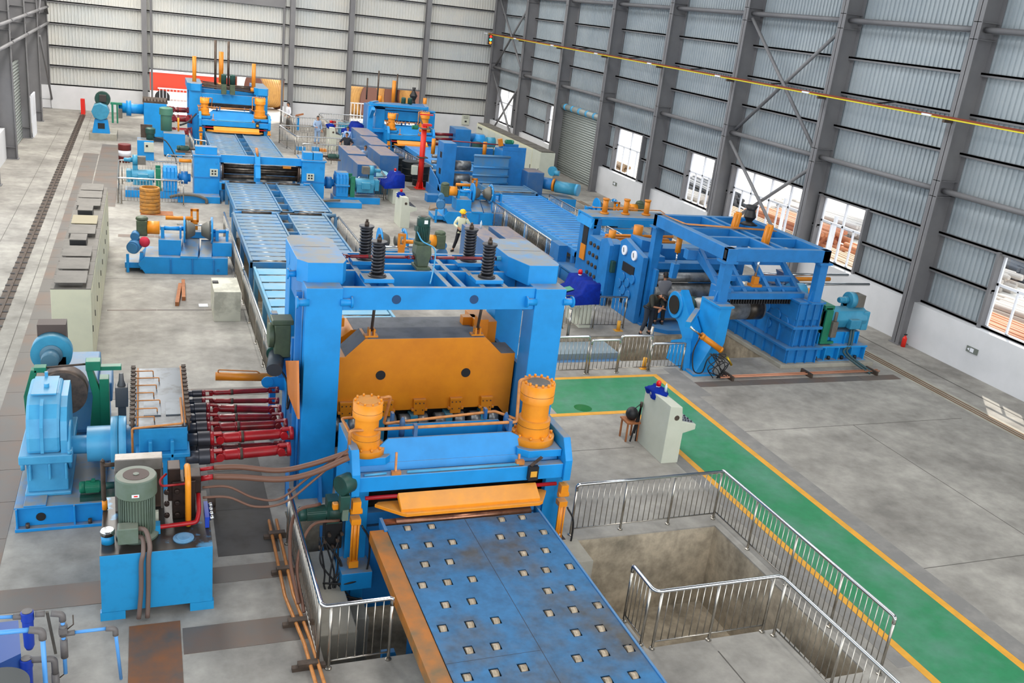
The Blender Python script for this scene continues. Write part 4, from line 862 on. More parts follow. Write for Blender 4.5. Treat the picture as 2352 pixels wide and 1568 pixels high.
M().tube([(.5,13.2,1.13),(.5,13.2,1.9),(.5,13.5,2.0),(.5,13.8,1.8)],.045,10,.1).put('yellow_pipe', orang2, t)
M().tube([(.05,13.12,1.2),(.05,13.1,1.2),(.62,13.15,1.2),(.66,13.3,1.3),(.66,13.5,1.5)],.035,9,.06).tube([(.2,13.55,1.85),(.1,13.45,1.8),(.12,13.35,1.75),(.48,13.38,1.75)],.018,7,.05).tube([(.7,13.75,1.78),(.9,13.75,1.8)],.03,8).tube([(.7,13.6,1.7),(.88,13.6,1.72)],.045,8).put('red_pipe', red, t)
M().box(.74,.8,13.1,13.6,1.12,1.3).put('gauge_bar', filt, t)
for i in range(4): M().cyl((.8,13.15+i*.13,1.25),(.87,13.15+i*.13,1.27),.035,n=12).put('chrome_fitting', chrome, t)
M().box(-.03,.08,13.3,13.36,1.11,1.35).cyl((.03,13.3,1.3),(.03,13.28,1.3),.045).put('pressure_switch', cream, t); M().box(-.1,.1,13.05,13.2,1.11,1.25).put('pump_foot', tblue, t)
h = M(); e1 = gy(785,1070,13.9); 
h.curve([(.9,13.75,1.8),(1.3,13.75,1.78),(1.9,13.7,1.7),(2.4,13.65,1.8),(2.98,13.6,2.0)],.045,9).curve([(.88,13.6,1.72),(1.3,13.6,1.68),(1.9,13.55,1.62),(2.4,13.5,1.72),(2.98,13.5,1.96)],.05,9).curve([(.72,13.5,1.6),(1.1,13.5,1.58),(1.5,13.5,1.35),(1.9,13.5,1.3),(2.35,13.55,1.62),(2.98,13.65,2.02)],.02,7).curve([(.72,13.4,1.48),(1.1,13.4,1.45),(1.5,13.4,1.25),(1.95,13.4,1.28),(2.4,13.45,1.6),(2.98,13.6,2.06)],.02,7)
h.put('hydraulic_hoses', hose, label='bundle of brown hydraulic hoses sagging from the power unit to the pinch roll stand', cat='hose')
t = T('circulation_pump', 'small green motor pump on the bedplate beside the power unit', 'pump', (-.85, 15.57, .43))
M().box(-1.15,-.55,15.42,15.72,.43,.5).put('pump_bracket', dgreen, t); motor(t,(-.82,15.57,.63),(-1,0,0),.1,.34,green); M().cyl((-.82,15.57,.63),(-.6,15.57,.63),.06).put('pump_head', dgreen, t)
# ================================================================ ROLLER TABLES
tabroll = mat('table_roller_steel', '#8c8880', .3, .8, '#584c44', 2.5, .42, .6)
def rtable(lab, x0, x1, y0, y1, z, gap=True, mt=rblue, legs=True, n=None, group='blue roller tables', side=.22, base=0, tilt=0, pitch=.48, shiny=True):
    t = T('roller_table', lab, 'conveyor', ((x0+x1)/2, (y0+y1)/2, 0), group)
    zz = lambda y: z+tilt*(y-y1)
    m = M()
    for xa, xb in ((x0, x0+.07), (x1-.07, x1)): m.loft([(xa,y0,zz(y0)-side),(xb,y0,zz(y0)-side),(xb,y1,z-side),(xa,y1,z-side)],[(xa,y0,zz(y0)+.02),(xb,y0,zz(y0)+.02),(xb,y1,z+.02),(xa,y1,z+.02)])
    gx0 = gx1 = (x0+x1)/2
    if gap:
        gx0, gx1 = x0+(x1-x0)*.46, x0+(x1-x0)*.60
        for xa in (gx0, gx1-.06): m.loft([(xa,y0,zz(y0)-side),(xa+.06,y0,zz(y0)-side),(xa+.06,y1,z-side),(xa,y1,z-side)],[(xa,y0,zz(y0)+.015),(xa+.06,y0,zz(y0)+.015),(xa+.06,y1,z+.015),(xa,y1,z+.015)])
        k = max(2, int((y1-y0)/1.3))
        for i in range(k+1): yy = y0+(y1-y0-.08)*i/k; m.box(gx0, gx1, yy, yy+.08, zz(yy)-side, zz(yy)-.03)
    for yy in (y0, y1-.06): m.box(x0, x1, yy, yy+.06, zz(yy)-side, zz(yy)-.04)
    fr = m.put('side_frame', mt, t)
    k = n or max(3, int((y1-y0)/pitch)); secs = [(x0+.09, gx0-.02), (gx1+.02, x1-.09)] if gap else [(x0+.09, x1-.09)]
    r0 = None; p0 = None
    for i in range(k):
        yy = y0+.1+(y1-y0-.2)*(i+.5)/k; w = (y1-y0-.2)/k
        for si, (a, b) in enumerate(secs):
            if r0 is None or si != 0 or True:
                m = M(); m.cyl((a+.2, yy-w*.42, zz(yy)-.055), (b-.2, yy-w*.42, zz(yy)-.055), .05, n=10); r = m.put('conveyor_roller', tabroll, t)
                m = M(); h = zz(yy); m.add([(a,yy-w*.33,zz(yy-w*.33)-.01),(b,yy-w*.33,zz(yy-w*.33)-.01),(b,yy+w*.50,zz(yy+w*.50)-.01),(a,yy+w*.50,zz(yy+w*.50)-.01),(a,yy-w*.33,zz(yy)-.03),(b,yy-w*.33,zz(yy)-.03),(b,yy+w*.50,zz(yy)-.03),(a,yy+w*.50,zz(yy)-.03)],[(0,1,2,3),(7,6,5,4),(0,4,5,1),(2,6,7,3)]); m.put('cover_plate', mt, t)
    if legs:
        for yy in [y0+.3+i*(y1-y0-.6)/max(1,int((y1-y0)/2.5)) for i in range(max(1,int((y1-y0)/2.5))+1)]:
            for xa in (x0, x1-.12): M().box(xa, xa+.12, yy-.08, yy+.08, base, zz(yy)-side).put('leg', mt, t)
    return t
rtable('long blue roller table with open middle channel just behind the two left uncoiler heads', 3.1, 6.75, 36.2, 41.5, .9, legs=True)
rtable('blue roller table with open middle channel running up to the back of the big gantry', 2.95, 6.42, 29.0, 35.7, .9, base=-2.4)
rtable('lower pale blue roller table half hidden behind the left gantry block', 3.0, 6.3, 18.5, 28.6, .82, gap=False, mt=mat('pale_table_blue', '#5fa4c8', .4, .1, '#84aabc', 1.4, .4, .7), base=-2.4, shiny=False, pitch=.75)
rtable('far blue roller table leading into the distant blue tower mill', 3.05, 6.5, 44.2, 55.6, .9)
for y, l in ((41.75, 'behind'), (35.95, 'in front of')):
    t = T('transfer_roller', 'long dark steel roller across the line %s the first channel table' % l, 'roller', (4.9, y, .8))
    M().cyl((3.0,y,.84),(6.8,y,.84),.045,n=14).cyl((5.4,y,.84),(6.3,y,.84),.065,n=14).cyl((3.3,y,.84),(4.4,y,.84),.065,n=14).put('roller_body', dsteel, t)
    M().cyl((3.0,y,.84),(3.3,y,.84),.07,n=14).cyl((4.4,y,.84),(4.7,y,.84),.07,n=14).cyl((6.3,y,.84),(6.85,y,.84),.07,n=14).put('blue_sleeve', rblue, t)
    M().box(2.95,3.05,y-.1,y+.1,0 if y > 40 else -2.4,.8).box(6.8,6.9,y-.1,y+.1,0 if y > 40 else -2.4,.8).put('bearing_post', rblue, t)
M().box(3.3,3.5,24.4,24.6,-2.5,.6).put('orange_prop', orange, label='slim orange prop standing in the pit beside the roller table', cat='prop')
# ================================================================ CONE UNCOILERS
def uncoiler():
    t = T('cone_unwinder', 'x', 'machine', (0, 0, 0))
    M().prism([(.35,0),(.15,.3),(.35,.55),(2.85,.55),(2.85,.0)],'y',0,1.3).box(-.25,.35,.2,1.2,.12,.3).put('base_frame', blue, t, bev=.01)
    m = M()
    for x in (1.1, 1.75, 2.4): m.box(x, x+.03, -.04, .02, .03, .5)
    m.cyl((2.55,-.01,.15),(2.55,.02,.15),.05); m.put('base_rib', blue2, t)
    M().loft([(1.4,-.02,.52),(1.93,-.02,.52),(2.0,1.1,.62),(1.47,1.1,.62)],[(1.4,-.02,.6),(1.93,-.02,.6),(2.0,1.1,.95),(1.47,1.1,.95)]).loft([(1.98,.02,.52),(2.35,.02,.52),(2.42,1.1,.62),(2.05,1.1,.62)],[(1.98,.02,.58),(2.35,.02,.58),(2.42,1.1,.88),(2.05,1.1,.88)]).put('slide_plate', blue, t, bev=.006)
    for x, w_, h in ((.75,.68,1.05), (2.38,.6,1.0)): M().box(x,x+w_,.25,1.1,.55,h).put('head_housing', blue, t, bev=.012)
    M().cyl((.8,.6,1.35),(1.5,.6,1.35),.07,n=14).box(.82,.92,.45,.75,1.05,1.42).box(1.38,1.44,.45,.75,1.05,1.42).cyl((2.3,.6,1.3),(2.9,.6,1.3),.06,n=14).box(2.48,2.58,.45,.75,1.0,1.36).box(2.8,2.88,.45,.75,1.0,1.36).put('spindle', blue, t)
    for x, s in ((1.5, 1), (2.4, -1)):
        f = M().cyl((x,.6,1.32),(x+s*.06,.6,1.32),.43,n=40).put('flange_disc', blue, t)
        M().lathe((x+s*.06,.6,1.32),(s,0,0),[(0,.32),(.1,.29),(.28,.18),(.3,.14)],32).put('mandrel_cone', mat('grey_cone_rubber', '#6c6a62', .5, .3) if 'grey_cone_rubber' not in MATS else MATS['grey_cone_rubber'], f)
        m = M()
        for i in range(8): a = i*math.pi/4; m.cyl((x+s*.058,.6+.375*math.cos(a),1.32+.375*math.sin(a)),(x+s*.064,.6+.375*math.cos(a),1.32+.375*math.sin(a)),.035,n=10)
        m.put('bolt_hole', white, f)
    M().cyl((.42,.6,1.35),(.78,.6,1.35),.21,n=24).put('orange_coupling', orang2, t)
    M().box(.1,.42,.42,.8,1.1,1.6).lathe((.26,.6,1.6),(0,0,1),[(0,.2),(.08,.17),(.12,.08)],16).put('olive_gearbox', mgrn, t, bev=.03)
    b = M().cyl((.0,.1,.8),(.1,.5,.85),.2,n=18).cyl((.0,.12,.8),(-.02,.05,.8),.16,n=16).put('drive_motor', mat('dusty_blue_small_motor', '#3a78a8', .5) if 'dusty_blue_small_motor' not in MATS else MATS['dusty_blue_small_motor'], t)
    M().cyl((.05,.25,1.12),(.08,.5,1.15),.13,n=16).box(.0,.12,.3,.45,.9,1.12).put('cooling_fan', b.data.materials[0], b)
    M().box(-.2,-.12,.1,.2,0,.6).box(.2,.3,.1,.25,.1,.65).put('motor_leg', blue, t)
    M().box(1.72,1.98,1.5,1.58,1.35,1.43).box(1.72,1.98,1.5,1.58,1.72,1.8).box(1.72,1.79,1.5,1.58,1.35,1.8).box(1.91,1.98,1.5,1.58,1.35,1.8).box(1.75,1.95,1.48,1.6,1.1,1.36).put('orange_clamp_frame', orange, t)
    M().cyl((.95,1.4,1.5),(1.8,1.4,1.5),.07,n=12).put('orange_ram', orange, t); M().cyl((1.3,1.35,1.3),(2.4,1.35,1.3),.035,n=10).put('tie_bar', chrome, t); M().box(1.5,2.6,1.0,1.3,.95,1.15).put('back_rail', blue, t)
    return t
uc = uncoiler(); uc.location = (-.45, 30.6, 0); uc['label'] = 'blue two-cone unwinder on the left floor with a crimson bag on its motor'; uc['group'] = 'cone unwinders'; uc.rotation_euler = (0,0,R(-2))
m = M().ball((-.1,30.78,.98),.16,.13,.17); m.put('red_bag', mat('crimson_cloth', '#c22440', .7, bump=.4, bsc=25), label='small crimson bag hung on the motor of the left unwinder', cat='bag')
dup(uc, (11.95, 38.75, 0), R(-3), 'blue two-cone unwinder in the middle of the hall behind the man in the yellow helmet')
dup(uc, (9.66, 30.9, 0), R(180), 'blue two-cone unwinder seen between the black springs of the gantry')
dup(uc, (21.0, 37.6, 0), R(178), 'blue two-cone unwinder near the right wall behind the three orange cylinders')
m = M(); m.prism([(0,0),(1.6,0),(1.55,.1),(1.1,.28),(.5,.36),(.05,.2)],'y',0,1.0)
o = m.put('covered_pallet', mat('brown_tarp', '#8c7a68', .8, bump=.4, bsc=8), label='flat brown sheet of board propped behind the middle unwinder', cat='board'); o.location = (12.9, 41.0, .0); o.rotation_euler = (0,0,R(-15))
# ================================================================ SIDE DRIVE (reducer + brake + motor) reused
def sidedrive(sgn=-1):
    """drive extending along x from 0 ; sgn=-1 extends to the left"""
    t = T('side_drive', 'x', 'drive unit', (0, 0, 0)); s = sgn
    M().cyl((0,0,.85),(s*.5,0,.85),.17,n=18).cyl((s*.12,0,.85),(s*.38,0,.85),.27,n=22).put('coupling', blue2, t)
    r = M().prism([(-.45,.85),(-.42,1.15),(-.25,1.38),(.25,1.38),(.42,1.15),(.45,.85)],'x',s*.55,s*1.1).box(s*.5,s*1.15,-.5,.5,.78,.86).box(s*.55,s*1.1,-.42,.42,.3,.8)
    for y in (-.3, 0, .3): r.box(s*.53,s*1.12,y,y+.05,.86,1.2)
    for x in (.65,.8,.95): r.box(s*x,s*(x+.04),-.46,.46,.5,1.34)
    r.put('reducer', lblue if False else blue, t, bev=.03)
    M().cyl((s*1.2,0,.85),(s*1.4,0,.85),.3,n=22).box(s*1.2,s*1.4,-.4,-.33,.3,1.25).box(s*1.2,s*1.4,.33,.4,.3,1.25).box(s*1.22,s*1.36,-.42,-.3,.95,1.2).put('brake', green, t)
    b = M().cyl((s*1.45,0,.85),(s*2.35,0,.85),.27,n=20).box(s*1.5,s*2.3,-.3,.3,.5,.9).box(s*2.35,s*2.55,-.26,.26,.6,1.1).box(s*1.7,s*2.1,-.5,-.28,.7,1.0).put('drive_motor', teal, t, bev=.02)
    blower(t, (s*2.2,0,1.5), s, .22); M().box(s*2.1,s*2.3,-.12,.12,1.05,1.3).put('blower_duct', teal, t)
    M().box(s*.45,s*2.6,-.4,.4,0,.3).put('drive_base', blue, t, bev=.01)
    return t
sd1 = sidedrive(-1); sd1.location = (1.75, 42.3, 0); sd1['label'] = 'blue reducer and teal motor drive left of the middle roll machine'; sd1['group'] = 'side drive units'
sd2 = sidedrive(1); sd2.location = (7.45, 42.6, 0); sd2['label'] = 'blue reducer and teal motor drive right of the middle roll machine'; sd2['group'] = 'side drive units'
# ================================================================ MIDDLE ROLL MACHINE (line one)
t = T('roll_machine', 'low blue machine with two square housings and dark cross rollers on the left line', 'machine', (4.6, 42.4, 0))
for x0, x1 in ((1.88, 2.92), (6.4, 7.4)):
    h = M().box(x0,x1,41.9,43.3,0,1.86).box(x0-.05,x1+.05,41.85,43.35,1.86,1.93).put('housing', blue, t, bev=.012)
    for z in (.4, 1.0): pass
    for xx in (x0+.1, x1-.15): M().cyl((xx,41.86,1.62),(xx,41.9,1.62),.04,n=10).put('round_lug', blue, h)
    c = x1-.38 if x0 < 4 else x0+.22
    g = M().box(c-.02,c+.3,41.8,41.9,1.05,1.35).put('socket_box', cream, h)
    for a in (.04,.16):
        for b in (1.12,1.24): M().box(c+a,c+a+.07,41.79,41.8,b,b+.07).put('black_socket', black, g)
    M().box(x0,x1,41.88,41.9,.95,.99).put('front_ledge', blue2, h)
    for xx in (x0+.05, x1-.55): M().box(xx,xx+.45,42.0,42.5,1.93,2.25).put('top_pedestal', blue, h, bev=.01)
M().box(2.92,6.4,42.05,42.25,1.62,1.95).put('cross_beam', blue, t, bev=.01)
m = M()
for z, r, y in ((1.45,.1,42.3),(1.2,.12,42.45),(1.0,.1,42.25),(1.3,.08,42.7)): m.cyl((3.1,y,z),(6.25,y,z),r,n=16)
m.put('cross_roller', dsteel, t); M().cyl((3.0,42.4,1.25),(3.1,42.4,1.25),.42,n=28).cyl((6.25,42.4,1.25),(6.35,42.4,1.25),.42,n=28).put('end_disc', mat('brown_disc', '#54443a', .4, .5), t)
M().cyl((2.97,42.35,1.25),(3.01,42.35,1.25),.4,n=28).cyl((6.35,42.35,1.25),(6.38,42.35,1.25),.4,n=28).put('bright_ring', chrome, t)
M().box(2.92,6.4,41.95,42.1,.75,.85).box(2.92,6.4,42.0,42.9,0,.5).put('lower_beam', blue, t)
M().box(4.35,4.6,41.75,42.0,.6,1.65).prism([(41.9,1.9),(42.1,2.1),(41.75,1.2),(41.55,1.1)],'x',4.38,4.6).cyl((4.5,41.8,.62),(4.5,41.6,.62),.14).put('centre_arm', blue, t, bev=.01)
M().cyl((4.5,42.0,1.95),(4.45,42.15,2.3),.06).put('centre_ram', mat('tan_ram', '#b87a48', .4), t); M().box(5.6,5.95,42.1,42.4,1.48,1.56).put('orange_plate', orange, t)
for s, xx in ((-1, 1.75), (1, 7.5)):
    M().cyl((xx+s*.1,42.2,2.1),(xx-s*.7,42.2,2.1),.05).box(xx,xx+s*.6,42.0,42.5,1.95,2.0).put('screw_shaft', iron, t); b = motor(t,(xx+s*.05,42.2,2.12),(s,0,0),.1,.5,dgreen,box=False)
M().cyl((1.28,42.0,1.62),(1.78,42.0,1.62),.075,n=14).put('orange_cylinder', orange, t)
M().box(1.2,2.9,41.2,41.9,0,.28).box(6.4,9.0,41.2,41.9,0,.25).box(2.9,3.2,41.6,41.8,.5,.85).box(6.45,6.75,41.55,41.8,.55,.95).put('floor_beam', blue, t, bev=.01)
M().box(2.98,3.1,41.55,41.6,.55,.8).box(6.52,6.68,41.5,41.55,.65,.88).put('dark_window', black, t)
M().curve([(.9,41.3,.2),(1.3,41.1,.35),(1.9,41.1,.35),(2.3,41.1,.2),(2.35,41.1,.02)],.07,6).put('cable_chain', beiged, label='arched grey cable chain in front of the left housing of the middle roll machine', cat='cable chain')
M().curve([(6.9,41.0,.02),(7.0,41.0,.25),(7.4,41.1,.33),(8.0,41.2,.35)],.06,6).put('cable_chain', beiged, label='arched grey cable chain in front of the right housing of the middle roll machine', cat='cable chain')
# ================================================================ FAR MILL (line one)
pinch(2.75, 6.65, 55.6, 'distant blue pinch roll stand with two orange cylinders at the foot of the tower mill', near=False, pit=0)
t = T('tower_mill', 'distant tall blue mill tower with orange and grey posts sticking up from its top', 'machine', (4.5, 58, 0))
for x0, x1 in ((2.3, 2.95), (5.95, 6.6)):
    M().box(x0,x1,57.0,57.6,0,2.95).box(x0,x1,59.4,60,0,2.95).put('mill_post', blue, t, bev=.01)
    M().prism([(x0-.1,57.2),(x0+.1,56.9),(x1-.05,56.9),(x1+.05,57.2),(x1+.05,60),(x0-.1,60)],'z',2.95,3.35).put('top_block', blue, t, bev=.01)
    M().box(x0+.1,x1-.1,57.6,59.4,.2,2.9).put('side_wall', blue2, t)
M().box(2.95,5.95,57.05,57.25,2.35,2.85).box(2.95,5.95,58,58.2,2.7,3.0).box(2.95,5.95,59.3,59.5,2.7,3.0).box(3.0,5.9,57.3,57.5,1.2,1.5).put('crown_beam', blue, t, bev=.01)
m = M(); random.seed(3)
for i in range(16): y = 57.2+i*.17; m.cyl((2.9+random.random()*.3,y,3.05+random.random()*.25),(5.9,y,3.02+random.random()*.2),.025,n=6)
m.put('pipe_clutter', iron, t)
for x, y, h, r in ((2.62,58,4.75,.11),(5.85,57.6,4.65,.11),(4.15,59,5.05,.13)):
    M().cyl((x,y,3.0),(x,y,h),r,n=16).cyl((x,y,3.0),(x,y,3.3),r*1.5,n=16).put('orange_post', orange, t)
for x in (3.78, 4.5): M().cyl((x,58.3,3.0),(x,58.3,5.7),.07,n=12).put('grey_post', iron, t)
for x in (4.15, 4.62):
    M().box(x-.14,x+.14,56.75,57.05,2.9,3.45).put('olive_gearbox', mgrn, t, bev=.02); M().lathe((x,56.9,3.45),(0,0,1),[(0,.15),(.5,.15),(.55,.1)],16).put('vertical_motor', dgreen, t)
M().box(3.0,5.9,57.3,57.9,2.0,2.3).put('inner_beam', dsteel, t)
# far left drive train
t = T('drive_train', 'distant drive train of the tower mill: teal motor, blue coupling and pinion box', 'drive train', (-1, 57, 0))
M().box(-2.9,-1.5,56.3,58.5,.0,.35).put('concrete_base', conc3, t)
M().prism([(-2.75,.35),(-1.85,.35),(-1.95,1.1),(-2.6,1.1)],'y',56.5,57.0).put('pedestal', blue, t, bev=.01); M().box(-2.45,-2.1,56.48,56.5,.6,.9).put('dark_opening', black, t)
M().cyl((-2.3,56.4,1.5),(-2.3,57.6,1.5),.45,n=8).put('motor_body', teal, t, bev=.02); M().cyl((-2.3,56.38,1.4),(-2.3,56.42,1.4),.3,n=20).put('end_cover', teal, t)
M().cyl((-2.2,57.2,2.1),(-2.2,57.6,2.1),.4,n=24).put('blower_housing', dgreen, t); M().box(-2.35,-2.0,56.9,57.2,2.0,2.35).put('intake_box', mat('dark_intake', '#38302c', .6), t)
M().box(-1.75,-1.65,56.8,57.1,.9,1.9).box(-1.5,-1.42,56.8,57.1,.9,1.9).box(-1.8,-1.2,56.8,57.1,1.9,2.0).put('brake_frame', green, t); M().box(-1.4,-1.2,56.7,56.95,1.2,1.7).put('thruster', beiged, t, bev=.02)
M().cyl((-1.4,57.3,1.7),(0,57.3,1.7),.28,n=24).cyl((-1.0,57.3,1.7),(-.75,57.3,1.7),.42,n=28).put('coupling', blue, t)
p = M().box(-.1,1.1,56.6,58.6,.3,2.15).put('pinion_box', blue, t, bev=.03); M().box(-.15,1.15,56.6,58.6,2.15,2.25).put('oily_top', iron, p)
m = M()
for i in range(8): m.cyl((-.1+i*.17,56.7,2.25),(-.1+i*.17,56.7,2.4),.03,n=6)
m.put('valve_row', iron, p)
for i, (y, z, r) in enumerate(((57.6,1.75,.14),(57.0,1.35,.19),(56.6,.7,.19))):
    g = T('universal_shaft', 'distant red universal shaft into the tower mill, %s' % ['topmost', 'middle', 'lowest'][i], 'shaft', (1.1,y,z), 'red universal joint shafts'); cardan(g,(1.3,y,z),(2.4,y,z+.02),r,dred,.2); M().cyl((1.1,y,z),(1.3,y,z),r*1.2).put('sleeve', iron, g)
t = T('far_power_unit', 'distant blue oil tank with a green vertical motor by the red shafts', 'hydraulic unit', (1.5, 53.6, 0))
M().box(.85,1.9,52.2,53.6,.1,1.2).box(.95,1.2,52.2,53.4,0,.1).box(1.5,1.75,52.2,53.4,0,.1).put('oil_tank', blue, t); M().lathe((1.0,53.2,1.2),(0,0,1),[(0,.28),(.8,.28),(.82,.34),(1.15,.34),(1.2,.25)],24).put('vertical_motor', mat('sage_motor', '#4c7c68', .5), t); M().cyl((1.6,53.2,1.2),(1.6,53.2,1.9),.05).put('yellow_pipe', orang2, t)
M().curve([(1.7,53.4,1.5),(2.1,54,1.6),(2.6,55.6,1.85)],.05,7).put('hose', black, t)
t = T('control_cabinet', 'small blue hydraulic cabinet with a cream switch box behind the drum', 'cabinet', (0, 50.5, 0))
M().box(-.42,.35,50.4,51.4,0,1.05).put('cabinet_body', blue, t, bev=.01); M().box(-.1,.35,50.3,50.4,.5,.98).put('switch_box', cream, t, bev=.01); M().box(-.02,.08,50.29,50.3,.75,.85).put('switch', black, t)
M().box(-.25,.3,51.0,51.1,1.1,1.75).put('cooler', iron, t); M().lathe((.2,50.8,1.05),(0,0,1),[(0,.2),(.3,.2),(.32,.24),(.55,.24),(.6,.16)],20).put('green_motor', dgreen, t)
M().curve([(.35,50.7,1.2),(.9,50.4,1.1),(1.3,50,.5),(1.4,49.6,.03)],.03,7).put('hose', black, t)
t = T('oil_drum', 'dark red and white oil drum standing beside the blue hydraulic cabinet', 'drum', (-1.0, 50.1, 0))
M().lathe((-1,50.1,0),(0,0,1),[(0,.29),(.27,.29),(.28,.3),(.3,.29)],24).lathe((-1,50.1,.58),(0,0,1),[(0,.29),(.02,.3),(.28,.3),(.3,.28)],24).put('drum_body', mat('maroon_drum', '#6e2422', .45, .1), t)
M().cyl((-1,50.1,.3),(-1,50.1,.58),.291,n=24).put('white_band', white, t)
# ================================================================ SMALL ITEMS LEFT
def cabrow():
    t = T('switch_cabinet_row', 'long row of cream switch cabinets with grey vented roofs on the left floor', 'cabinet', (-1.65, 27, 0))
    n = 10; y0, y1 = 22.45, 33.9; w_ = (y1-y0)/n
    for i in range(n):
        b = M().box(-2.08,-1.24,y0+i*w_+.012,y0+(i+1)*w_-.012,0,2.0).put('cabinet_unit', beige, t, bev=.006)
        M().box(-1.24,-1.235,y0+i*w_+.04,y0+(i+1)*w_-.04,.1,1.9).put('door', beige, b); M().box(-1.235,-1.22,y0+i*w_+.08,y0+i*w_+.11,.95,1.1).put('handle', black, b)
        M().box(-2.08,-1.24,y0+i*w_+.012,y0+(i+1)*w_-.012,2.0,2.02).put('roof', beiged, b)
        if i not in (3, 6): M().loft([(-2.0,y0+i*w_+.1,2.12),(-1.34,y0+i*w_+.1,2.12),(-1.34,y0+(i+1)*w_-.12,2.14),(-2.0,y0+(i+1)*w_-.12,2.14)],[(-2.0,y0+i*w_+.1,2.135),(-1.34,y0+i*w_+.1,2.135),(-1.34,y0+(i+1)*w_-.12,2.155),(-2.0,y0+(i+1)*w_-.12,2.155)]).box(-1.92,-1.42,y0+i*w_+.25,y0+(i+1)*w_-.25,2.02,2.13).put('roof_vent', beiged if i != 5 else mat('tan_vent', '#8e8468', .6), b)
        else: M().box(-1.9,-1.5,y0+i*w_+.15,y0+(i+1)*w_-.35,2.02,2.24).put('roof_box', beiged, b); M().box(-1.89,-1.51,y0+i*w_+.148,y0+i*w_+.15,2.03,2.22).put('box_front', black, b)
cabrow()
t = T('white_cabinet', 'dirty white square cabinet on the floor against the left railing', 'cabinet', (2.05, 26.6, 0))
M().box(1.68,2.4,25.9,27.3,0,.87).put('cabinet_body', mat('scratched_white', '#c8c6b6', .5, 0, '#a8a698', 2.0, .45, .6), t, bev=.01); M().box(1.69,1.85,26.7,26.9,.87,.9).put('black_stain', black, t)
for i, (a, b) in enumerate((((.75,27.3),(.9,29.2)), ((.95,27.8),(1.0,29.6)))):
    M().beam((a[0],a[1],.06),(b[0],b[1],.06),.1,.12).put('timber_baulk', wood, label='short reddish timber baulk on the floor, %s of the pair' % ['left','right'][i], cat='timber')
M().box(1.35,1.6,27.2,27.45,0,.02).put('white_rag', white, label='crumpled white rag on the floor beside the white cabinet', cat='rag')
for i in range(7):
    z = .02+i*.145
    M().lathe((.1,39.1,z),(0,0,1),[(0,.3),(0.001,.36),(.03,.385),(.11,.385),(.139,.36),(.14,.3),(.0,.299)],30,False).put('steel_ring', mat('rusty_ring', '#b87c2c', .6, 0, '#8c6434', 5, .45, .65) if 'rusty_ring' not in MATS else MATS['rusty_ring'], label='%s ring in the stack of rusty yellow steel rings' % ['bottom','second from bottom','third from bottom','middle','third from top','second from top','top'][i], cat='ring', group='stack of rusty yellow rings')
M().box(-.25,.95,38.7,39.4,0,.02).put('base_board', wood, label='flat board under the stack of yellow rings', cat='board')
# blue pipework bottom left
t = T('water_filter_set', 'blue plastic pipes with grey elbows and royal blue filter housings in the bottom left corner', 'pipework', (-1.2, 10.6, 0))
P = lambda x, y, z=None, Y=11.0: gy(x, y, Y)
Z = lambda x, y, z: gz(x, y, z)
m = M(); f = M()
a, b, c = P(-60,1420), P(30,1416), P(45,1416); m.tube([a,b],.022,8); f.tube([b,c+Vector((.05,0,0))],.04,10)
m.tube([P(170,1452),P(245,1443)],.022,8); e = P(265,1443); m.tube([e+Vector((0,0,-.05)), gz(278,1558,.02)],.022,8); f.tube([P(243,1443),e,e+Vector((0,0,-.1))],.037,10,.06)
m.tube([P(-40,1456,0,10.4),P(70,1446,0,10.4)],.03,8); e2 = P(97,1448,0,10.4); m.tube([e2+Vector((0,0,-.05)),e2+Vector((0,0,-1.3))],.028,8); f.tube([P(66,1446,0,10.4),e2,e2+Vector((0,0,-.12))],.045,10,.07)
f.tube([P(80,1410),P(103,1409)],.04,10); e3 = P(143,1410); f.tube([P(117,1408),e3,e3+Vector((0,0,-.1))],.042,10,.07)
z = e3+Vector((0,0,-.15)); f.cyl(z, z+Vector((0,0,-.17)), .048, n=12).cyl(z+Vector((0,0,-.22)), z+Vector((0,0,-.5)), .045, n=12).tube([z+Vector((0,0,-.15)), P(172,1452)],.035,9); m.cyl(z+Vector((0,0,.1)), z+Vector((0,0,-.75)), .025)
f.box(z.x-.05,z.x+.05,z.y-.05,z.y+.05,z.z-.12,z.z-.04)
f.tube([P(68,1515),P(125,1512),P(127,1545)],.042,10,.06); z2 = P(127,1545); f.cyl(z2, z2+Vector((0,0,-.3)), .048, n=12)
m.put('blue_pipe', pipeb, t); f.put('grey_fitting', pipeg, t)
for k, (px, py) in enumerate(((62, 1404), (60, 1512))):
    p = P(px, py); M().lathe(p, (0,0,-1), [(0,.055),(.01,.075),(.12,.075),(.13,.066),(.5,.06),(.55,.04)], 22).put('filter_housing', filt, t); M().cyl(p+Vector((0,0,.0)), p+Vector((0,0,.012)), .06).put('filter_cap', pipeg, t)
for z_ in (z, z2): M().tube([z_+Vector((.05,0,-.08)),z_+Vector((.12,0,-.02)),z_+Vector((.12,0,.12))],.008,6).put('valve_handle', iron, t)
p = P(108, 1405); M().beam(p, gz(128,1500,.02), .035, .02).put('slotted_strut', beiged, t)
a = gz(-60,1440,.75); t2 = T('blue_tank', 'dark blue tank cut off by the bottom left corner', 'tank', (-2.0, 10.6, 0))
q = [gz(-80,1438,.8), gz(42,1424,.8), gz(48,1500,.8), gz(-80,1560,.8)]
M().loft([(p_.x,p_.y,.0) for p_ in q[::-1]], [(p_.x,p_.y,.8) for p_ in q[::-1]]).put('tank_box', mat('dark_blue_tank', '#2c549c', .4), t2)
c_ = gz(-5, 1575, 1.1); M().cyl((c_.x,c_.y,0),(c_.x,c_.y,1.1),.33,n=36).put('round_tank', mat('charcoal_tank', '#4a4c4a', .6), label='charcoal grey round vessel cut off in the bottom left corner', cat='vessel')
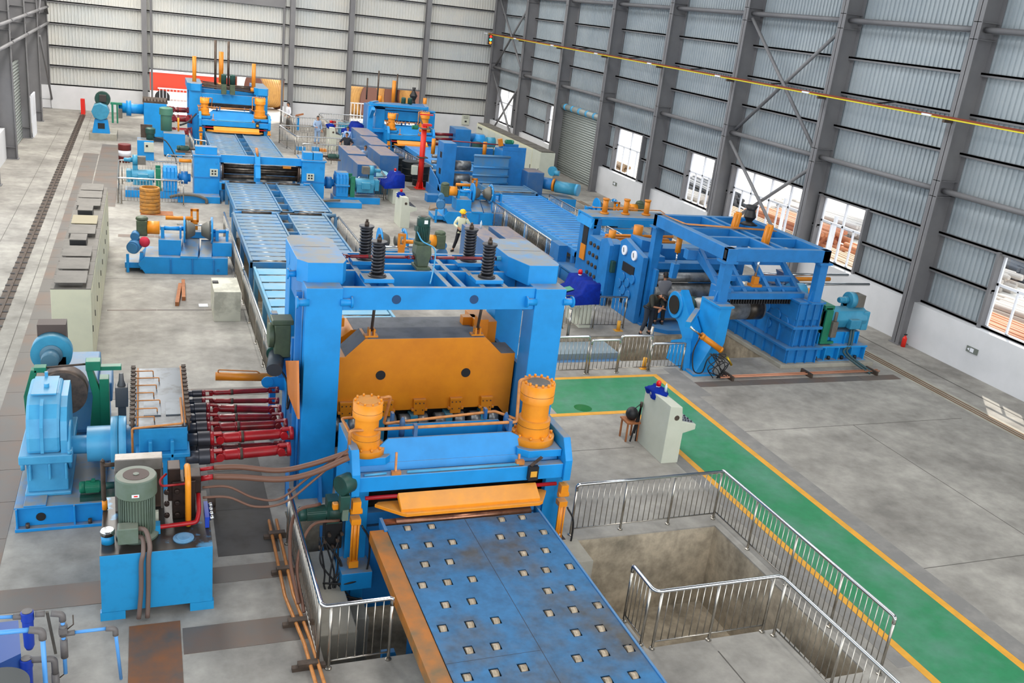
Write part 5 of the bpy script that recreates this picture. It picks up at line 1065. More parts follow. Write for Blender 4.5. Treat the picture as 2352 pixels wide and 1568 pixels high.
# floor pipes beside the near pit
t = T('floor_pipes', 'pair of rusty brown pipes with clamps running along the floor beside the near pit railing', 'pipes', (2.0, 12, 0))
m = M()
for dx in (0, .13): m.tube([(1.92+dx,14.9,.08),(1.9+dx,12.6,.08),(2.02+dx*.8,11.4,.08),(2.1+dx,8.6,.08)],.028,8)
m.put('pipe_pair', copper, t)
for y in (14.4,13.3,11.9,10.9): M().box(1.78,2.25,y,y+.08,.0,.06).box(1.86,2.14,y-.01,y+.09,.06,.12).put('clamp', iron, t)
M().curve([(2.05,12.2,.2),(2.0,12.9,.6),(2.15,13.5,1.0),(2.6,13.75,1.0)],.03,7).curve([(2.12,12.1,.1),(2.1,12.8,.5),(2.4,13.4,.8),(2.9,13.6,.75)],.026,7).put('riser_hose', hose, t)
# copper pipes in front of the recoiler
t = T('floor_pipes', 'pair of copper coloured pipes along the floor in front of the recoiler', 'pipes', (17, 20.7, 0))
M().cyl((14.9,20.55,.07),(20.6,20.62,.07),.025,n=8).cyl((14.9,20.65,.07),(20.6,20.72,.07),.025,n=8).put('pipe_pair', mat('copper_pipe', '#c4886a', .35, .3), t)
for x in (15.2,17.9,20.3): M().box(x,x+.06,20.4,20.9,0,.13).put('clamp', iron, t)
# ================================================================ LINE TWO
rtable('blue slatted roller table descending towards the three-cylinder stand on the right line', 14.75, 17.45, 30.6, 40.9, 1.0, gap=False, mt=mat('ribbed_table_blue', '#3a90dc', .35, .1, '#4fa0dc', 1.2, .4, .7), base=-2.1, shiny=False, pitch=.42)
rtable('short blue roller table in front of the middle roll stand of the right line', 15.0, 17.45, 41.2, 43.0, 1.05, gap=False, mt=rblue, shiny=False)
rtable('far blue roller table of the right line, behind the red jib post', 14.2, 16.6, 46.6, 55, 1.0, gap=False, mt=MATS['ribbed_table_blue'], shiny=False)
t = T('roll_stand', 'blue roll stand with louvred front cover and two grey rolls on the right line', 'machine', (15.4, 45, 0))
M().box(13.45,14.1,44.0,45.0,0,2.75).box(13.5,13.55,43.99,44.0,1.9,2.2).put('left_housing', blue2, t, bev=.012)
M().box(16.5,17.75,44.0,45.2,0,2.55).box(16.5,17.75,44.0,44.05,2.55,2.75).box(16.7,17.75,45.1,45.2,2.55,2.75).put('right_housing', blue2, t, bev=.012)
for z in (1.2, 2.0): M().box(13.44,13.45,44.2,44.5,z,z+.28).put('dark_window', black, t)
for z in (1.0, 1.65): M().cyl((14.1,44.4,z),(15.0,44.4,z),.24,n=22).put('grey_roll', rollm, t)
m = M().box(14.95,16.75,43.65,43.72,.95,2.35)
for z in (1.0,1.35,1.75,2.3): m.cyl((14.9,43.62,z),(16.8,43.62,z),.055,n=10)
m.put('louvred_cover', rblue, t); M().box(14.3,16.5,45.4,45.7,1.7,2.4).put('rear_beam', blue2, t); M().cyl((14.1,44.9,2.75),(16.9,44.9,2.7),.03,n=8).put('red_shaft', dred, t)
for x in (13.3, 16.0): M().cyl((x,45.3,2.0),(x,45.3,2.75),.1,n=14).put('orange_cylinder', orange, t)
M().beam((16.6,44.6,2.7),(16.5,44.6,3.05),.2,.2).put('orange_bracket', orange, t); b = motor(t,(16.8,44.6,2.92),(1,0,0),.1,.45,green,box=False)
M().box(13.3,13.9,43.0,46.1,0,.45).prism([(43.5,.45),(45.6,.45),(45.6,1.3),(44.2,.95)],'x',13.3,13.35).box(13.3,13.45,43.2,44.0,.45,.75).put('base_frame', blue2, t, bev=.01)
for z in (.7,1.05,1.5,1.8): M().cyl((13.45,45.9,z),(14.2,45.9,z),.09,n=12).put('guide_roller', rollm, t)
M().box(14.2,14.5,42.4,43.2,0,1.1).box(14.3,14.55,42.3,42.4,.85,1.15).box(14.2,17.5,42.9,43.15,.75,.95).put('front_frame', blue, t); M().box(14.36,14.48,42.28,42.3,.92,1.08).put('dark_window', black, t)
M().cyl((17.75,44.4,1.4),(18.6,44.4,1.4),.14,n=16).put('output_shaft', rblue, t)
M().box(12.6,13.25,43.2,43.7,0,.35).put('step_box', blue2, t)
gd = t = T('gear_drive', 'dusty blue gearbox with teal motor and small fan right of the louvred roll stand', 'drive unit', (19.2, 43.5, 0))
M().box(18.5,19.4,43.2,44.4,.2,1.7).put('gearbox', dblue, t, bev=.04); M().box(19.3,20.9,42.3,43.6,0,.6).put('motor_base', blue, t)
M().cyl((19.45,43.9,1.1),(20.1,43.3,1.1),.3,n=20).put('bell_housing', blue2, t); M().cyl((20.0,43.35,1.1),(20.08,43.28,1.1),.33,n=20).put('orange_ring', orange, t)
M().cyl((20.1,43.2,1.05),(20.9,42.5,1.05),.3,n=20).put('drive_motor', teal, t); M().cyl((20.9,42.5,1.05),(21.0,42.4,1.05),.3,n=20).put('end_cover', lblue, t)
M().cyl((19.9,43.5,1.75),(20.05,43.6,1.75),.24,n=20).cyl((20.0,43.35,1.7),(20.2,43.2,1.7),.13,n=14).put('cooling_fan', teal, t)
gd.location.x -= .85
# far machine of line two
pinch(13.2, 16.1, 54.6, 'distant blue pinch roll stand with orange cylinders behind the red jib post', near=False, pit=0)
t = T('entry_mill', 'distant blue mill with side gauges and a long portal arm, start of the right line', 'machine', (14, 57, 0))
M().box(12.75,13.3,56.0,57.2,0,2.9).box(15.9,16.4,56.0,57.2,0,2.75).put('mill_post', blue, t, bev=.012); M().box(12.75,13.0,57.2,59.5,0,2.75).box(13.0,16.4,58.5,59.2,1.8,2.8).put('side_wall', blue2, t)
M().box(13.3,15.9,56.1,56.35,2.2,2.75).box(12.75,16.4,56.0,58.5,2.8,2.9).put('crown_beam', blue, t, bev=.01)
pe = gz(852,240,3.05); px_, py_ = pe.x, pe.y; print('PORTAL', pe)
m = M(); m.beam((12.9,56.6,3.05),(px_,py_,3.05),.22,.34); m.beam((16.2,58,3.0),(px_+3.4,py_,3.0),.22,.3)
for k in range(5): m.beam((12.9+(px_-12.9)*(k+1)/5,56.6+(py_-56.6)*(k+1)/5,3.08),(16.2+(px_-12.8)*(k+1)/5,58+(py_-58)*(k+1)/5,3.05),.14,.14)
m.beam((px_,py_,0),(px_,py_,3.0),.3,.3).beam((px_,py_,1.6),(px_+1.5,py_,1.6),.2,.2).beam((px_,py_-.7,2.9),(px_,py_,2.3),.2,.2); m.put('portal_arm', blue, t)
for z in (2.45,): 
    for k in range(3): M().cyl((12.74,56.25+k*.28,z),(12.70,56.25+k*.28,z),.1,n=16).put('dial_gauge', white, t)
m = M()
for k in range(10): m.cyl((12.74,56.1+(k%4)*.35,.5+(k//4)*.55),(12.68,56.1+(k%4)*.35,.5+(k//4)*.55),.12,n=14)
m.put('valve_wheels', blue2, t)
for x, y, h, r, mm in ((13.35,57.8,3.4,.12,orange),(14.35,58.5,4.3,.12,orange),(16.1,57.5,3.5,.12,orange),(13.0,60,4.2,.05,iron),(13.7,60,4.7,.05,iron),(14.9,60,4.6,.05,iron)):
    M().cyl((x,y,2.9),(x,y,h),r,n=12).put('top_post', mm, t)
for x in (14.6, 15.0): M().lathe((x,56.9,3.0),(0,0,1),[(0,.14),(.45,.14),(.5,.1)],14).box(x-.12,x+.12,56.7,57,2.75,3.0).put('vertical_motor', dgreen, t)
M().cyl((13.3,56.3,2.98),(15.9,56.3,2.98),.06,n=8).put('crown_shaft', lblue, t); M().lathe((15.6,58.4,2.9),(0,0,1),[(0,.2),(.3,.12),(.6,.25),(.9,.08),(1.1,.12)],8).put('hose_bundle', black, t)
# drive clutter right of the entry mill
t = T('entry_drive', 'distant cluster of red shafts, blue pinion box and green motors beside the cream cabinets', 'drive train', (18, 54, 0))
for z in (.9, 1.2, 1.5): M().cyl((16.5,56.4,z),(17.8,56.6,z),.09,n=12).put('red_shaft', dred, t)
M().box(17.8,18.8,56,57.4,.2,1.95).cyl((18.8,56.8,1.4),(19.6,56.8,1.4),.25).put('pinion_box', blue2, t, bev=.03); M().lathe((19.6,56.8,.3),(0,0,1),[(0,.5),(1.0,.5),(1.35,.3)],18).put('reducer', blue, t)
M().box(17.4,19.0,51.3,52.4,.0,.7).put('tank', blue2, t); M().lathe((17.9,52,.7),(0,0,1),[(0,.25),(.7,.25),(.75,.32),(1.05,.32),(1.1,.2)],18).put('vertical_motor', dgreen, t)
M().box(18.5,19.2,51.0,51.5,.6,1.5).cyl((18.85,50.98,1.05),(18.85,51.0,1.05),.3,n=20).put('cooler', mat('dark_teal', '#1f4c5c', .5), t); M().box(18.25,18.45,51.2,51.4,.7,1.4).put('red_filter', redl, t)
m = M(); random.seed(5)
for k in range(8): m.curve([(16.6+k*.1,53.5,.9),(17+k*.1,53,.5+random.random()*.4),(17.6,52.6,.9)],.025,5)
m.put('hose_tangle', black, t); M().cyl((19.0,53.6,1.6),(19.5,53.6,1.6),.3,n=18).put('blower', teal, t)
# ================================================================ THREE CYLINDER STAND + LEVELLER OF LINE TWO
t = T('side_trimmer_stand', 'blue frame with three orange cylinders on its flat grey top, right line', 'machine', (16, 30, 0))
M().box(14.65,14.95,29.2,30.3,.45,2.3).box(14.65,14.95,29.2,29.5,2.3,2.55).box(17.6,17.9,29.2,30.3,.45,2.55).put('portal_post', blue2, t, bev=.01)
M().box(14.63,14.65,29.55,29.95,1.5,2.3).put('dark_window', black, t); M().box(14.6,14.64,29.55,29.95,.95,1.5).put('orange_block', orange, t)
M().box(14.6,18.0,29.3,30.5,2.55,2.6).box(14.6,18.0,29.25,29.35,2.3,2.55).box(14.6,18,30.4,30.5,2.3,2.55).prism([(14.55,2.2),(14.75,2.2),(14.8,2.55),(14.65,2.55)],'y',29.2,30.5).put('crown_plate', blue, t)
for x in (15.35, 16.2, 17.05): M().cyl((x,29.9,2.6),(x,29.9,3.15),.1,n=16).cyl((x,29.9,2.6),(x,29.9,2.66),.16,n=16).cyl((x,29.9,3.1),(x,29.9,3.16),.12,n=16).put('orange_cylinder', orange, t)
M().tube([(15.0,30.2,2.75),(17.8,30.2,2.72),(17.8,29.6,2.66)],.02,6).put('oil_pipe', copper, t)
M().prism([(31.8,0),(27.3,0),(27.3,.42),(31.8,.42)],'x',14.2,14.3).box(14.2,15.1,27.3,31.8,.4,.48).put('base_beam', blue2, t)
m = M()
for k in range(5): m.box(14.17,14.2,27.5+k*1.0,27.54+k*1.0,0,.42)
m.put('base_rib', blue2, t)
M().box(14.5,14.9,28.2,29.1,.45,2.0).box(14.5,15.0,27.2,28.0,.3,2.15).prism([(27.2,0),(27.9,0),(27.9,2.15),(27.5,2.3),(27.2,2.1)],'x',14.35,14.5).put('side_guide', blue2, t, bev=.01)
m = M()
for k in range(12): m.cyl((14.45,28.3+(k%3)*.3,.7+(k//3)*.35),(14.5,28.3+(k%3)*.3,.7+(k//3)*.35),.07,n=8)
m.put('bolt_head', iron, t)
M().box(15.0,17.6,28.9,29.1,1.75,1.95).cyl((15.0,28.4,1.95),(15.0,28.4,2.35),.13,n=14).cyl((16.1,28.6,1.9),(16.1,28.6,2.5),.17,n=14).cyl((14.9,28.7,2.1),(17.6,28.7,2.1),.05).cyl((14.9,28.5,1.95),(17.6,28.5,1.95),.05).put('orange_ram', orange, t)
M().box(14.25,14.6,31.0,31.8,.48,1.1).put('valve_stack', blue2, t)
t = T('side_leveller', 'blue roller leveller with two white dial gauges and round bearing caps on its left face', 'machine', (15.8, 26.5, 0))
M().prism([(25.35,0),(27.0,0),(27.0,2.35),(26.7,2.5),(25.35,2.2)],'x',14.62,14.8).put('face_plate', blue2, t, bev=.01)
M().box(14.8,15.5,25.5,27.1,0,2.2).prism([(14.9,2.2),(15.7,2.2),(15.7,2.45),(14.9,2.6)],'y',26.1,26.9).box(14.8,17.9,26.2,26.9,1.9,2.3).box(17.6,18.0,25.4,27.2,0,2.3).put('housing', blue2, t, bev=.012)
for y in (26.6, 25.9):
    g = M().cyl((14.62,y,2.12),(14.56,y,2.12),.16,n=24).put('dial_gauge', white, t); M().beam((14.555,y-.02,2.06),(14.555,y+.03,2.2),.02,.02).put('gauge_needle', black, g)
for k, (y, z) in enumerate(((26.45,1.25),(26.1,1.15),(26.65,.98),(26.3,.85),(25.95,.78),(26.5,.62),(25.8,1.35))): M().cyl((14.62,y,z),(14.56,y,z),.15,n=20).put('bearing_cap', blue2, t)
M().box(14.59,14.62,25.8,26.6,1.45,1.75).box(14.59,14.62,25.9,26.05,.35,.5).box(14.59,14.62,26.3,26.45,.4,.55).put('dark_opening', black, t); M().box(14.45,14.6,27.05,27.25,1.2,1.6).put('green_box', dgreen, t, bev=.02)
M().box(15.5,17.6,25.5,25.8,.2,.6).box(15.4,17.8,25.6,25.75,1.55,1.8).put('lower_beam', blue2, t)
t = T('pinch_press_rolls', 'pair of long shiny steel rolls behind the two workers', 'rolls', (16.5, 24.9, .5))
for z, r in ((1.12, .3), (1.62, .16)): M().cyl((15.0,25.2,z),(18.0,25.2,z),r,n=28).put('steel_roll', rollm, t)
M().box(15.0,18.0,25.0,25.6,.3,.7).box(14.95,15.05,25.0,25.6,0,1.9).box(17.9,18.05,25.0,25.6,0,1.9).put('roll_frame', blue2, t)
M().box(15.1,18.0,25.3,25.7,1.85,2.05).put('wiper_beam', blue2, t)
# ================================================================ RECOILER
t = T('recoiler', 'large blue recoiler with four-post portal frame, tilting grid arm and grey steel drum', 'machine', (16.6, 22.8, 0))
A = dict(a=(14.95,25.4), b=(14.95,21.35), c=(18.25,21.35), d=(18.25,25.4)); z0, z1 = 3.24, 3.6
m = M()
m.box(14.85,15.1,21.25,25.5,z0,z1).box(18.1,18.35,21.25,25.5,z0,z1).box(14.85,18.35,21.25,21.45,z0,z1).box(14.85,18.35,25.3,25.5,z0,z1)
m.box(15.1,18.1,22.6,22.75,z0+.1,z1-.01).box(15.1,18.1,23.7,23.85,z0+.1,z1-.01).box(16.45,16.57,21.45,25.3,z0+.1,z1-.005).box(16.8,16.92,21.45,25.3,z0+.1,z1-.005)
m.box(14.85,15.15,21.2,21.25,z0-.02,z1); m.put('portal_top_frame', blue2, t, bev=.008)
for x, y, zb in ((14.98,25.35,0),(14.98,21.38,2.0),(18.22,21.38,2.0),(18.22,25.35,0)):
    p = M().box(x-.13,x+.13,y-.13,y+.13,zb,z0).box(x-.22,x+.22,y-.2,y+.2,z0-.06,z0).box(x-.22,x+.22,y-.2,y+.2,zb,zb+.05)
    p.prism([(x-.22,zb+.05),(x-.13,zb+.05),(x-.13,zb+.35)],'y',y-.02,y+.02).prism([(x+.22,zb+.05),(x+.13,zb+.05),(x+.13,zb+.35)],'y',y-.02,y+.02)
    p.put('portal_post', blue2, t)
M().box(14.86,14.84,21.3,21.4,3.3,3.54).box(18.36,18.35,21.27,21.43,3.3,3.54).put('open_tube_end', black, t)
for x, y in ((16.65, 23.8), (16.68, 22.2)):
    M().beam((x,y,3.3),(x+.08,y,4.05),.17,.17).cyl((x,y,3.35),(x+.1,y,4.1),.1,n=16).put('orange_cylinder', orange, t)
M().cyl((16.6,22.2,2.5),(16.65,22.2,3.3),.04,n=10).put('piston_rod', chrome, t); M().box(16.45,16.8,22.05,22.3,2.25,2.33).box(16.53,16.7,22.1,22.25,2.3,2.55).put('rod_clevis', orange, t)
m = M()
for k in range(4): m.tube([(14.98,25.3,3.64),(15.0+k*.03,24.0-k*.05,3.65),(17.9,23.5-k*.06,3.65)],.014,6)
m.put('pipe_run', copper, t); M().lathe((17.6,24.4,3.6),(0,0,1),[(0,.3),(.1,.1),(.25,.2),(.45,.14),(.6,.2)],9).put('valve_tower', black, t)
# tilting grid arm
m = M(); 
def gp(u, v): # u across 0..1, v down 0..1
    return Vector((15.35+2.75*u, 23.4-1.5*v, 3.0-.95*v))
for u in (0, .3, .62, 1): m.beam(gp(u, 0 if u in (0, .62) else .2), gp(u, 1), .12, .16)
for v in (.25, .62, .86, 1): m.beam(gp(0, v), gp(1, v), .12, .16)
m.beam(gp(.15,.62),gp(.15,1),.08,.12).beam(gp(.45,.62),gp(.45,1),.08,.12).beam(gp(.8,.62),gp(.8,1),.08,.12)
m.box(15.2,18.15,21.75,21.95,1.98,2.16); m.put('tilting_grid_arm', blue2, t)
m = M(); m.beam((14.95,23.5,2.85),(15.7,23.4,2.85),.3,.3); m.beam((15.3,23.4,2.9),(15.6,22.0,2.0),.16,.22); m.cyl((15.62,23.2,2.85),(15.62,23.5,2.85),.22,n=18).cyl((15.15,22.0,1.95),(15.35,22.0,1.95),.22,n=18); m.box(15.2,15.6,21.8,22.3,1.9,2.3); m.put('link_arm', blue2, t, bev=.01)
M().cyl((15.1,24.2,2.7),(15.1,24.2,3.2),.09,n=14).put('orange_cylinder', orange, t); M().cyl((15.1,24.2,2.3),(15.1,24.2,2.7),.025).put('piston_rod', chrome, t); M().prism([(14.98,1.9),(15.15,1.9),(15.2,2.35),(15.0,2.35)],'y',24.1,24.3).put('hanging_fork', blue2, t)
d = M().cyl((14.9,22.6,1.42),(17.3,22.6,1.42),.33,n=36).put('steel_drum', rollm, t); M().cyl((16.75,22.6,1.42),(17.25,22.6,1.42),.335,n=36).cyl((16.0,22.6,1.42),(16.02,22.6,1.42),.333,n=36).put('dark_band', dsteel, d)
m = M()
for k in range(30): m.box(15.35+k*.09,15.39+k*.09,21.8,22.1,1.82,1.98)
m.put('comb_strip', black, t)
# outboard bearing arm
M().cyl((14.4,22.75,1.5),(14.78,22.75,1.5),.4,n=32).put('bearing_ring', blue, t, bev=.02); M().cyl((14.37,22.75,1.5),(14.39,22.75,1.5),.28,n=28).put('bearing_face', mat('greasy_black', '#2c2820', .4, .3), t)
M().cyl((14.78,22.7,1.5),(15.0,22.65,1.45),.3,n=24).put('drum_collar', dgreen, t)
m = M(); m.prism([(22.95,1.2),(22.5,1.05),(21.6,.25),(21.6,1.1),(22.6,2.0)],'x',14.45,14.7); m.prism([(22.3,0),(22.2,.6),(21.5,.9),(21.3,0)],'x',14.15,14.35); m.put('swing_arm', blue, t)
m = M(); m.prism([(14.3,0),(14.85,0),(15.12,.95),(15.14,1.97),(14.78,1.97),(14.76,.95)],'y',20.98,22.0); m.prism([(22.0,0),(22.5,0),(22.0,1.2)],'x',14.5,14.7); m.put('pier', blue, t, bev=.012)
M().box(14.2,14.95,20.85,22.1,0,.06).box(14.72,15.2,20.95,21.9,1.97,2.03).put('pier_plate', blue, t)
p0 = gy(1610,770,20.85); p1 = gy(1655,803,20.7); M().cyl(p0,p1,.085,n=18).cyl(p0,p0+(p1-p0)*.12,.1,n=18).cyl(p0+(p1-p0)*.96,p1+(p1-p0)*.04,.092,n=18).put('orange_cylinder', orange, t); M().cyl(gy(1582,748,20.9),p0,.035).put('piston_rod', chrome, t); q = gy(1580,746,20.9); M().beam(q+Vector((-.02,-.03,.02)), (14.55,21.75,q.z+.12), .14, .16).put('rod_bracket', blue, t)
m = M(); random.seed(11)
for k in range(9):
    q = [gy(1640+random.uniform(-12,12),812,20.6), gy(1650+random.uniform(-25,25),825+random.uniform(-8,10),20.55), gy(1655+random.uniform(-30,30),845+random.uniform(-10,8),20.5), gz(1655+random.uniform(-20,25),868,.03)]; m.curve(q,.014,6)
m.curve([gy(1607,775,20.8),gy(1592,810,20.8),gy(1593,850,20.7),gy(1612,855,20.7),gy(1625,825,20.6),gy(1640,812,20.6)],.018,6); m.put('hose_tangle', black, t)
M().cyl(gy(1670,820,20.6),gy(1680,838,20.6),.035).put('brass_coupling', mat('brass', '#c8a428', .3, .7), t)
# gearbox housing
m = M(); m.prism([(21.35,.12),(25.2,.12),(25.2,.55),(21.35,.55)],'x',17.6,18.75); m.box(17.5,18.85,21.25,25.3,.55,.62)
m.prism([(21.45,.62),(24.6,.62),(24.2,1.35),(21.45,1.45)],'x',17.75,18.6); m.prism([(21.4,1.45),(23.4,1.4),(23.4,1.95),(21.4,1.98)],'x',17.75,18.6)
m.box(17.65,18.7,21.3,24.3,1.18,1.26).box(17.7,18.65,21.33,23.0,1.96,2.02)
for y in (21.9,22.4,22.9,23.4,23.9,24.4,24.9): m.box(17.54,17.62,y,y+.04,.12,.58)
for y in (22.0,22.6,23.2,23.8): m.box(17.68,17.76,y,y+.04,.62,1.18)
for x in (17.77,18.05,18.3,18.55): m.box(x,x+.03,21.34,21.44,.63,1.94)
for x in (17.63,17.95,18.3,18.65): m.box(x,x+.03,21.27,21.345,.13,.54)
m.put('gearbox_housing', blue2, t, bev=.006)
for y, z, r in ((22.9,1.42,.22),(22.3,1.32,.2),(21.85,1.25,.17),(22.6,.95,.14)): M().cyl((17.76,y,z),(17.7,y,z),r,n=22).put('bearing_cover', blue2, t)
m = M().box(18.9,20.7,21.4,22.9,.12,.14).box(18.86,20.7,21.45,22.8,.52,.58).box(18.76,20.65,21.6,22.8,.14,.52)
for k in range(3, 7): m.box(17.6+k*.5,17.63+k*.5,21.42,21.6,.13,.53)
m.put('machine_bed', blue, t, bev=.006); m = M()
for k in range(6): m.cyl((17.85+k*.5,21.5,.14),(17.85+k*.5,21.5,.24),.05,n=8)
m.put('bed_nut', black, t); st('trim_34', M().box(17.4,20.85,21.2,25.4,0,.12), conc3, 'low concrete plinth under the recoiler', bev=.01)
m = M().box(18.9,20.5,21.7,22.6,.58,.95)
for k in range(4): m.box(18.9+k*.5,18.93+k*.5,21.62,21.7,.58,.95)
m.put('motor_stand', blue, t); mt_ = M().cyl((19.2,22.1,1.3),(20.75,22.1,1.3),.36,n=8).box(20.0,20.4,21.6,21.8,1.05,1.35).box(20.6,20.85,21.8,22.4,.95,1.55); mt_.put('drive_motor', teal, t, bev=.03)
blower(t, (20.2,22.1,1.85), -1, .25); M().cyl((18.6,22.1,1.25),(18.85,22.1,1.25),.4,n=26).put('brake_drum', blue2, t); M().cyl((18.85,22.1,1.25),(19.1,22.1,1.25),.38,n=26).put('brake_face', beiged, t)
m = M().box(18.95,19.2,21.6,21.72,.7,1.75).box(18.95,19.2,22.5,22.62,.7,1.75).box(18.9,19.25,21.6,22.6,1.7,1.82).prism([(21.55,.7),(21.8,.9),(21.75,1.6),(21.55,1.7)],'x',18.95,19.2).box(18.95,19.45,21.55,21.65,.62,.7); m.put('green_brake', green, t, bev=.008)
M().box(19.2,19.4,21.45,21.62,.85,1.35).cyl((19.3,21.53,1.35),(19.3,21.53,1.65),.05).put('thruster', beiged, t, bev=.02)
M().cyl((18.5,22.9,1.85),(19.0,22.9,1.85),.28,n=20).put('blue_cylinder', lblue, t); M().cyl((19.0,22.9,1.85),(19.35,22.9,1.85),.13,n=16).put('orange_coupling', orang2, t)
for k, (y, z, mm, x1) in enumerate(((24.0,2.1,chrome,21.6),(23.9,1.98,orange,20.8),(23.6,1.9,chrome,22.2))): M().cyl((18.2,y,z),(x1,y,z),.045 if k != 1 else .07,n=10).put('guide_bar', mm, t)
M().prism([(18.9,1.7),(19.3,1.7),(19.3,2.0),(18.9,2.3),(18.6,2.3)],'y',23.5,23.9).box(18.1,18.5,23.3,24.2,1.7,2.0).put('ram_bracket', dblue, t)
M().curve([(20.1,21.65,1.05),(20.0,21.5,.6),(19.75,21.35,.4),(20.0,20.9,.15),(20.2,20.55,.03)],.035,7).curve([(20.2,21.65,1.05),(20.1,21.5,.6),(19.88,21.35,.4),(20.15,20.9,.15),(20.35,20.55,.03)],.035,7).put('power_cable', mat('dark_teal_cable', '#2c4a50', .5), t)
M().curve([(18.3,21.9,3.2),(18.8,22,3.0),(18.75,22,2.4),(18.6,22,2.0)],.018,6).put('thin_hose', black, t)
t = T('work_platform', 'low blue steel platform on which the worker with raised arms stands', 'platform', (15.7, 24.7, 0)); M().prism([(14.95,25.3),(14.95,24.6),(15.3,24.3),(16.8,24.3),(16.8,25.3)],'z',.0,.12).put('platform_plate', blue2, t)
# sunken conveyor in the recoiler pit
t = T('sunken_conveyor', 'blue bolted beam with grey slab top lying in the pit behind the gate railing', 'conveyor', (11, 23, -.5))
M().box(9.3,13.0,22.9,24.0,-.75,-.3).put('beam', blue2, t); M().box(9.3,13.0,23.1,24.1,-.3,-.12).put('slab_top', mat('grey_slab', '#7c8c94', .5), t); m = M()
for k in range(18): m.box(9.4+k*.2,9.48+k*.2,22.8,22.92,-.75,-.35)
m.put('bolt_row', blue, t)
# ================================================================ DESKS, POSTS, BOXES
def console(lab, x, y, s=1.0, rz=0, cloth_=True, stack=True, h=1.35):
    t = T('control_desk', lab, 'control desk', (0, 0, 0), 'cream operator desks')
    poly = [(0,0),(.42,0),(.42,.72),(.72,.8),(.72,.92),(.36,1.0),(.3,h),(.0,h+.03)]
    M().prism(poly,'x',0,0.0001) if False else None
    M().prism(poly,'y',0,1.15).put('desk_body', cream, t, bev=.008)
    M().lathe((.2,-.001,1.1),(0,-1,0),[(0,.06),(.01,.06)],18).lathe((.2,-.012,1.1),(0,-1,0),[(0,.03),(.004,.03)],12).put('emblem', iron, t)
    m = M()
    for i in range(4):
        for j in range(7): m.cyl((.42+i*.075,.1+j*.15,.985-i*.016),(.425+i*.075,.1+j*.15,1.02-i*.016),.022,n=8)
    m.put('push_buttons', mat('button_black', '#2c2f38', .4) if 'button_black' not in MATS else MATS['button_black'], t)
    M().add([(.39,.05,.997),(.7,.05,.928),(.7,1.1,.928),(.39,1.1,.997)],[(0,1,2,3)]).put('button_panel', mat('panel_blue_grey', '#8a9098', .5) if 'panel_blue_grey' not in MATS else MATS['panel_blue_grey'], t)
    t.location = (x, y, 0); t.rotation_euler = (0, 0, rz); t.scale = (s, s, s); return t
def bluecloth(lab, c, r, rz=0, seed=1):
    random.seed(seed); m = M(); n = 22; k = 9; vs = []; fs = []
    for j in range(k+1):
        ph = j/k*math.pi*.58
        for i in range(n):
            a = 2*math.pi*i/n; rr = r*(1+.18*math.sin(a*5+seed)+.12*math.sin(a*3+j)+random.uniform(-.05,.05))*math.sin(ph+.05)
            vs.append((c[0]+rr*math.cos(a)*.8, c[1]+rr*math.sin(a)*1.15, c[2]+r*.55*math.cos(ph)-(.2*r if j == k else 0)+random.uniform(-.02,.02)*r*3))
    for j in range(k): fs += [(j*n+i,(j+1)*n+i,(j+1)*n+(i+1)%n,j*n+(i+1)%n) for i in range(n)]
    fs.append(tuple(range(n))); m.add(vs, fs, True); return m.put('blue_cloth', nblue, label=lab, cat='cloth', group='royal blue dust cloths')
def lamp(c, lab, s=1.0):
    t = T('beacon_lamp', lab, 'warning lamp', c, 'red beacon lamps'); x, y, z = c
    M().lathe(c,(0,0,1),[(0,.045*s),(.05*s,.05*s)],16).put('lamp_base', white, t); M().lathe((x,y,z+.05*s),(0,0,1),[(0,.055*s),(.07*s,.06*s),(.11*s,.045*s),(.125*s,.02*s)],16).put('red_dome', mat('red_dome', '#d81010', .25) if 'red_dome' not in MATS else MATS['red_dome'], t)
console('cream control desk with a blue cloth and red lamp on top, beside the green walkway', 10.52, 16.05, 1.0)
bluecloth('crumpled dark blue cloth draped over the desk beside the green walkway', (10.68,16.95,1.33), .26, seed=2)
lamp((10.68,16.95,1.44), 'red beacon lamp rising from the blue cloth on the desk beside the green walkway')
t = T('water_bottle', 'clear plastic water bottle on the blue cloth of the desk by the green walkway', 'bottle', (10.76,16.75,1.4)); M().lathe((10.76,16.75,1.42),(0,0,1),[(0,.03),(.14,.03),(.17,.012),(.2,.012)],14).put('bottle_body', mat('clear_plastic', '#c8d8e0', .15, 0, coat=.5), t)
console('cream control desk with a small blue cloth and red lamp on the middle floor', 9.9, 37.7, .95)
bluecloth('small dark blue cloth on the cream desk on the middle floor', (10.0,38.3,1.28), .22, seed=4); lamp((10.02,38.35,1.36), 'red lamp on the small cream desk of the middle floor')
t = console('cream desk block under the big blue cover near the red jib post', 11.1, 43.55, .92, R(180))
m = M().loft([(10.55,42.9,.95),(11.6,42.9,.8),(11.6,44.3,.8),(10.55,44.3,.95)],[(10.7,43.0,1.45),(11.0,43.0,1.25),(11.0,44.2,1.25),(10.7,44.2,1.45)]); 
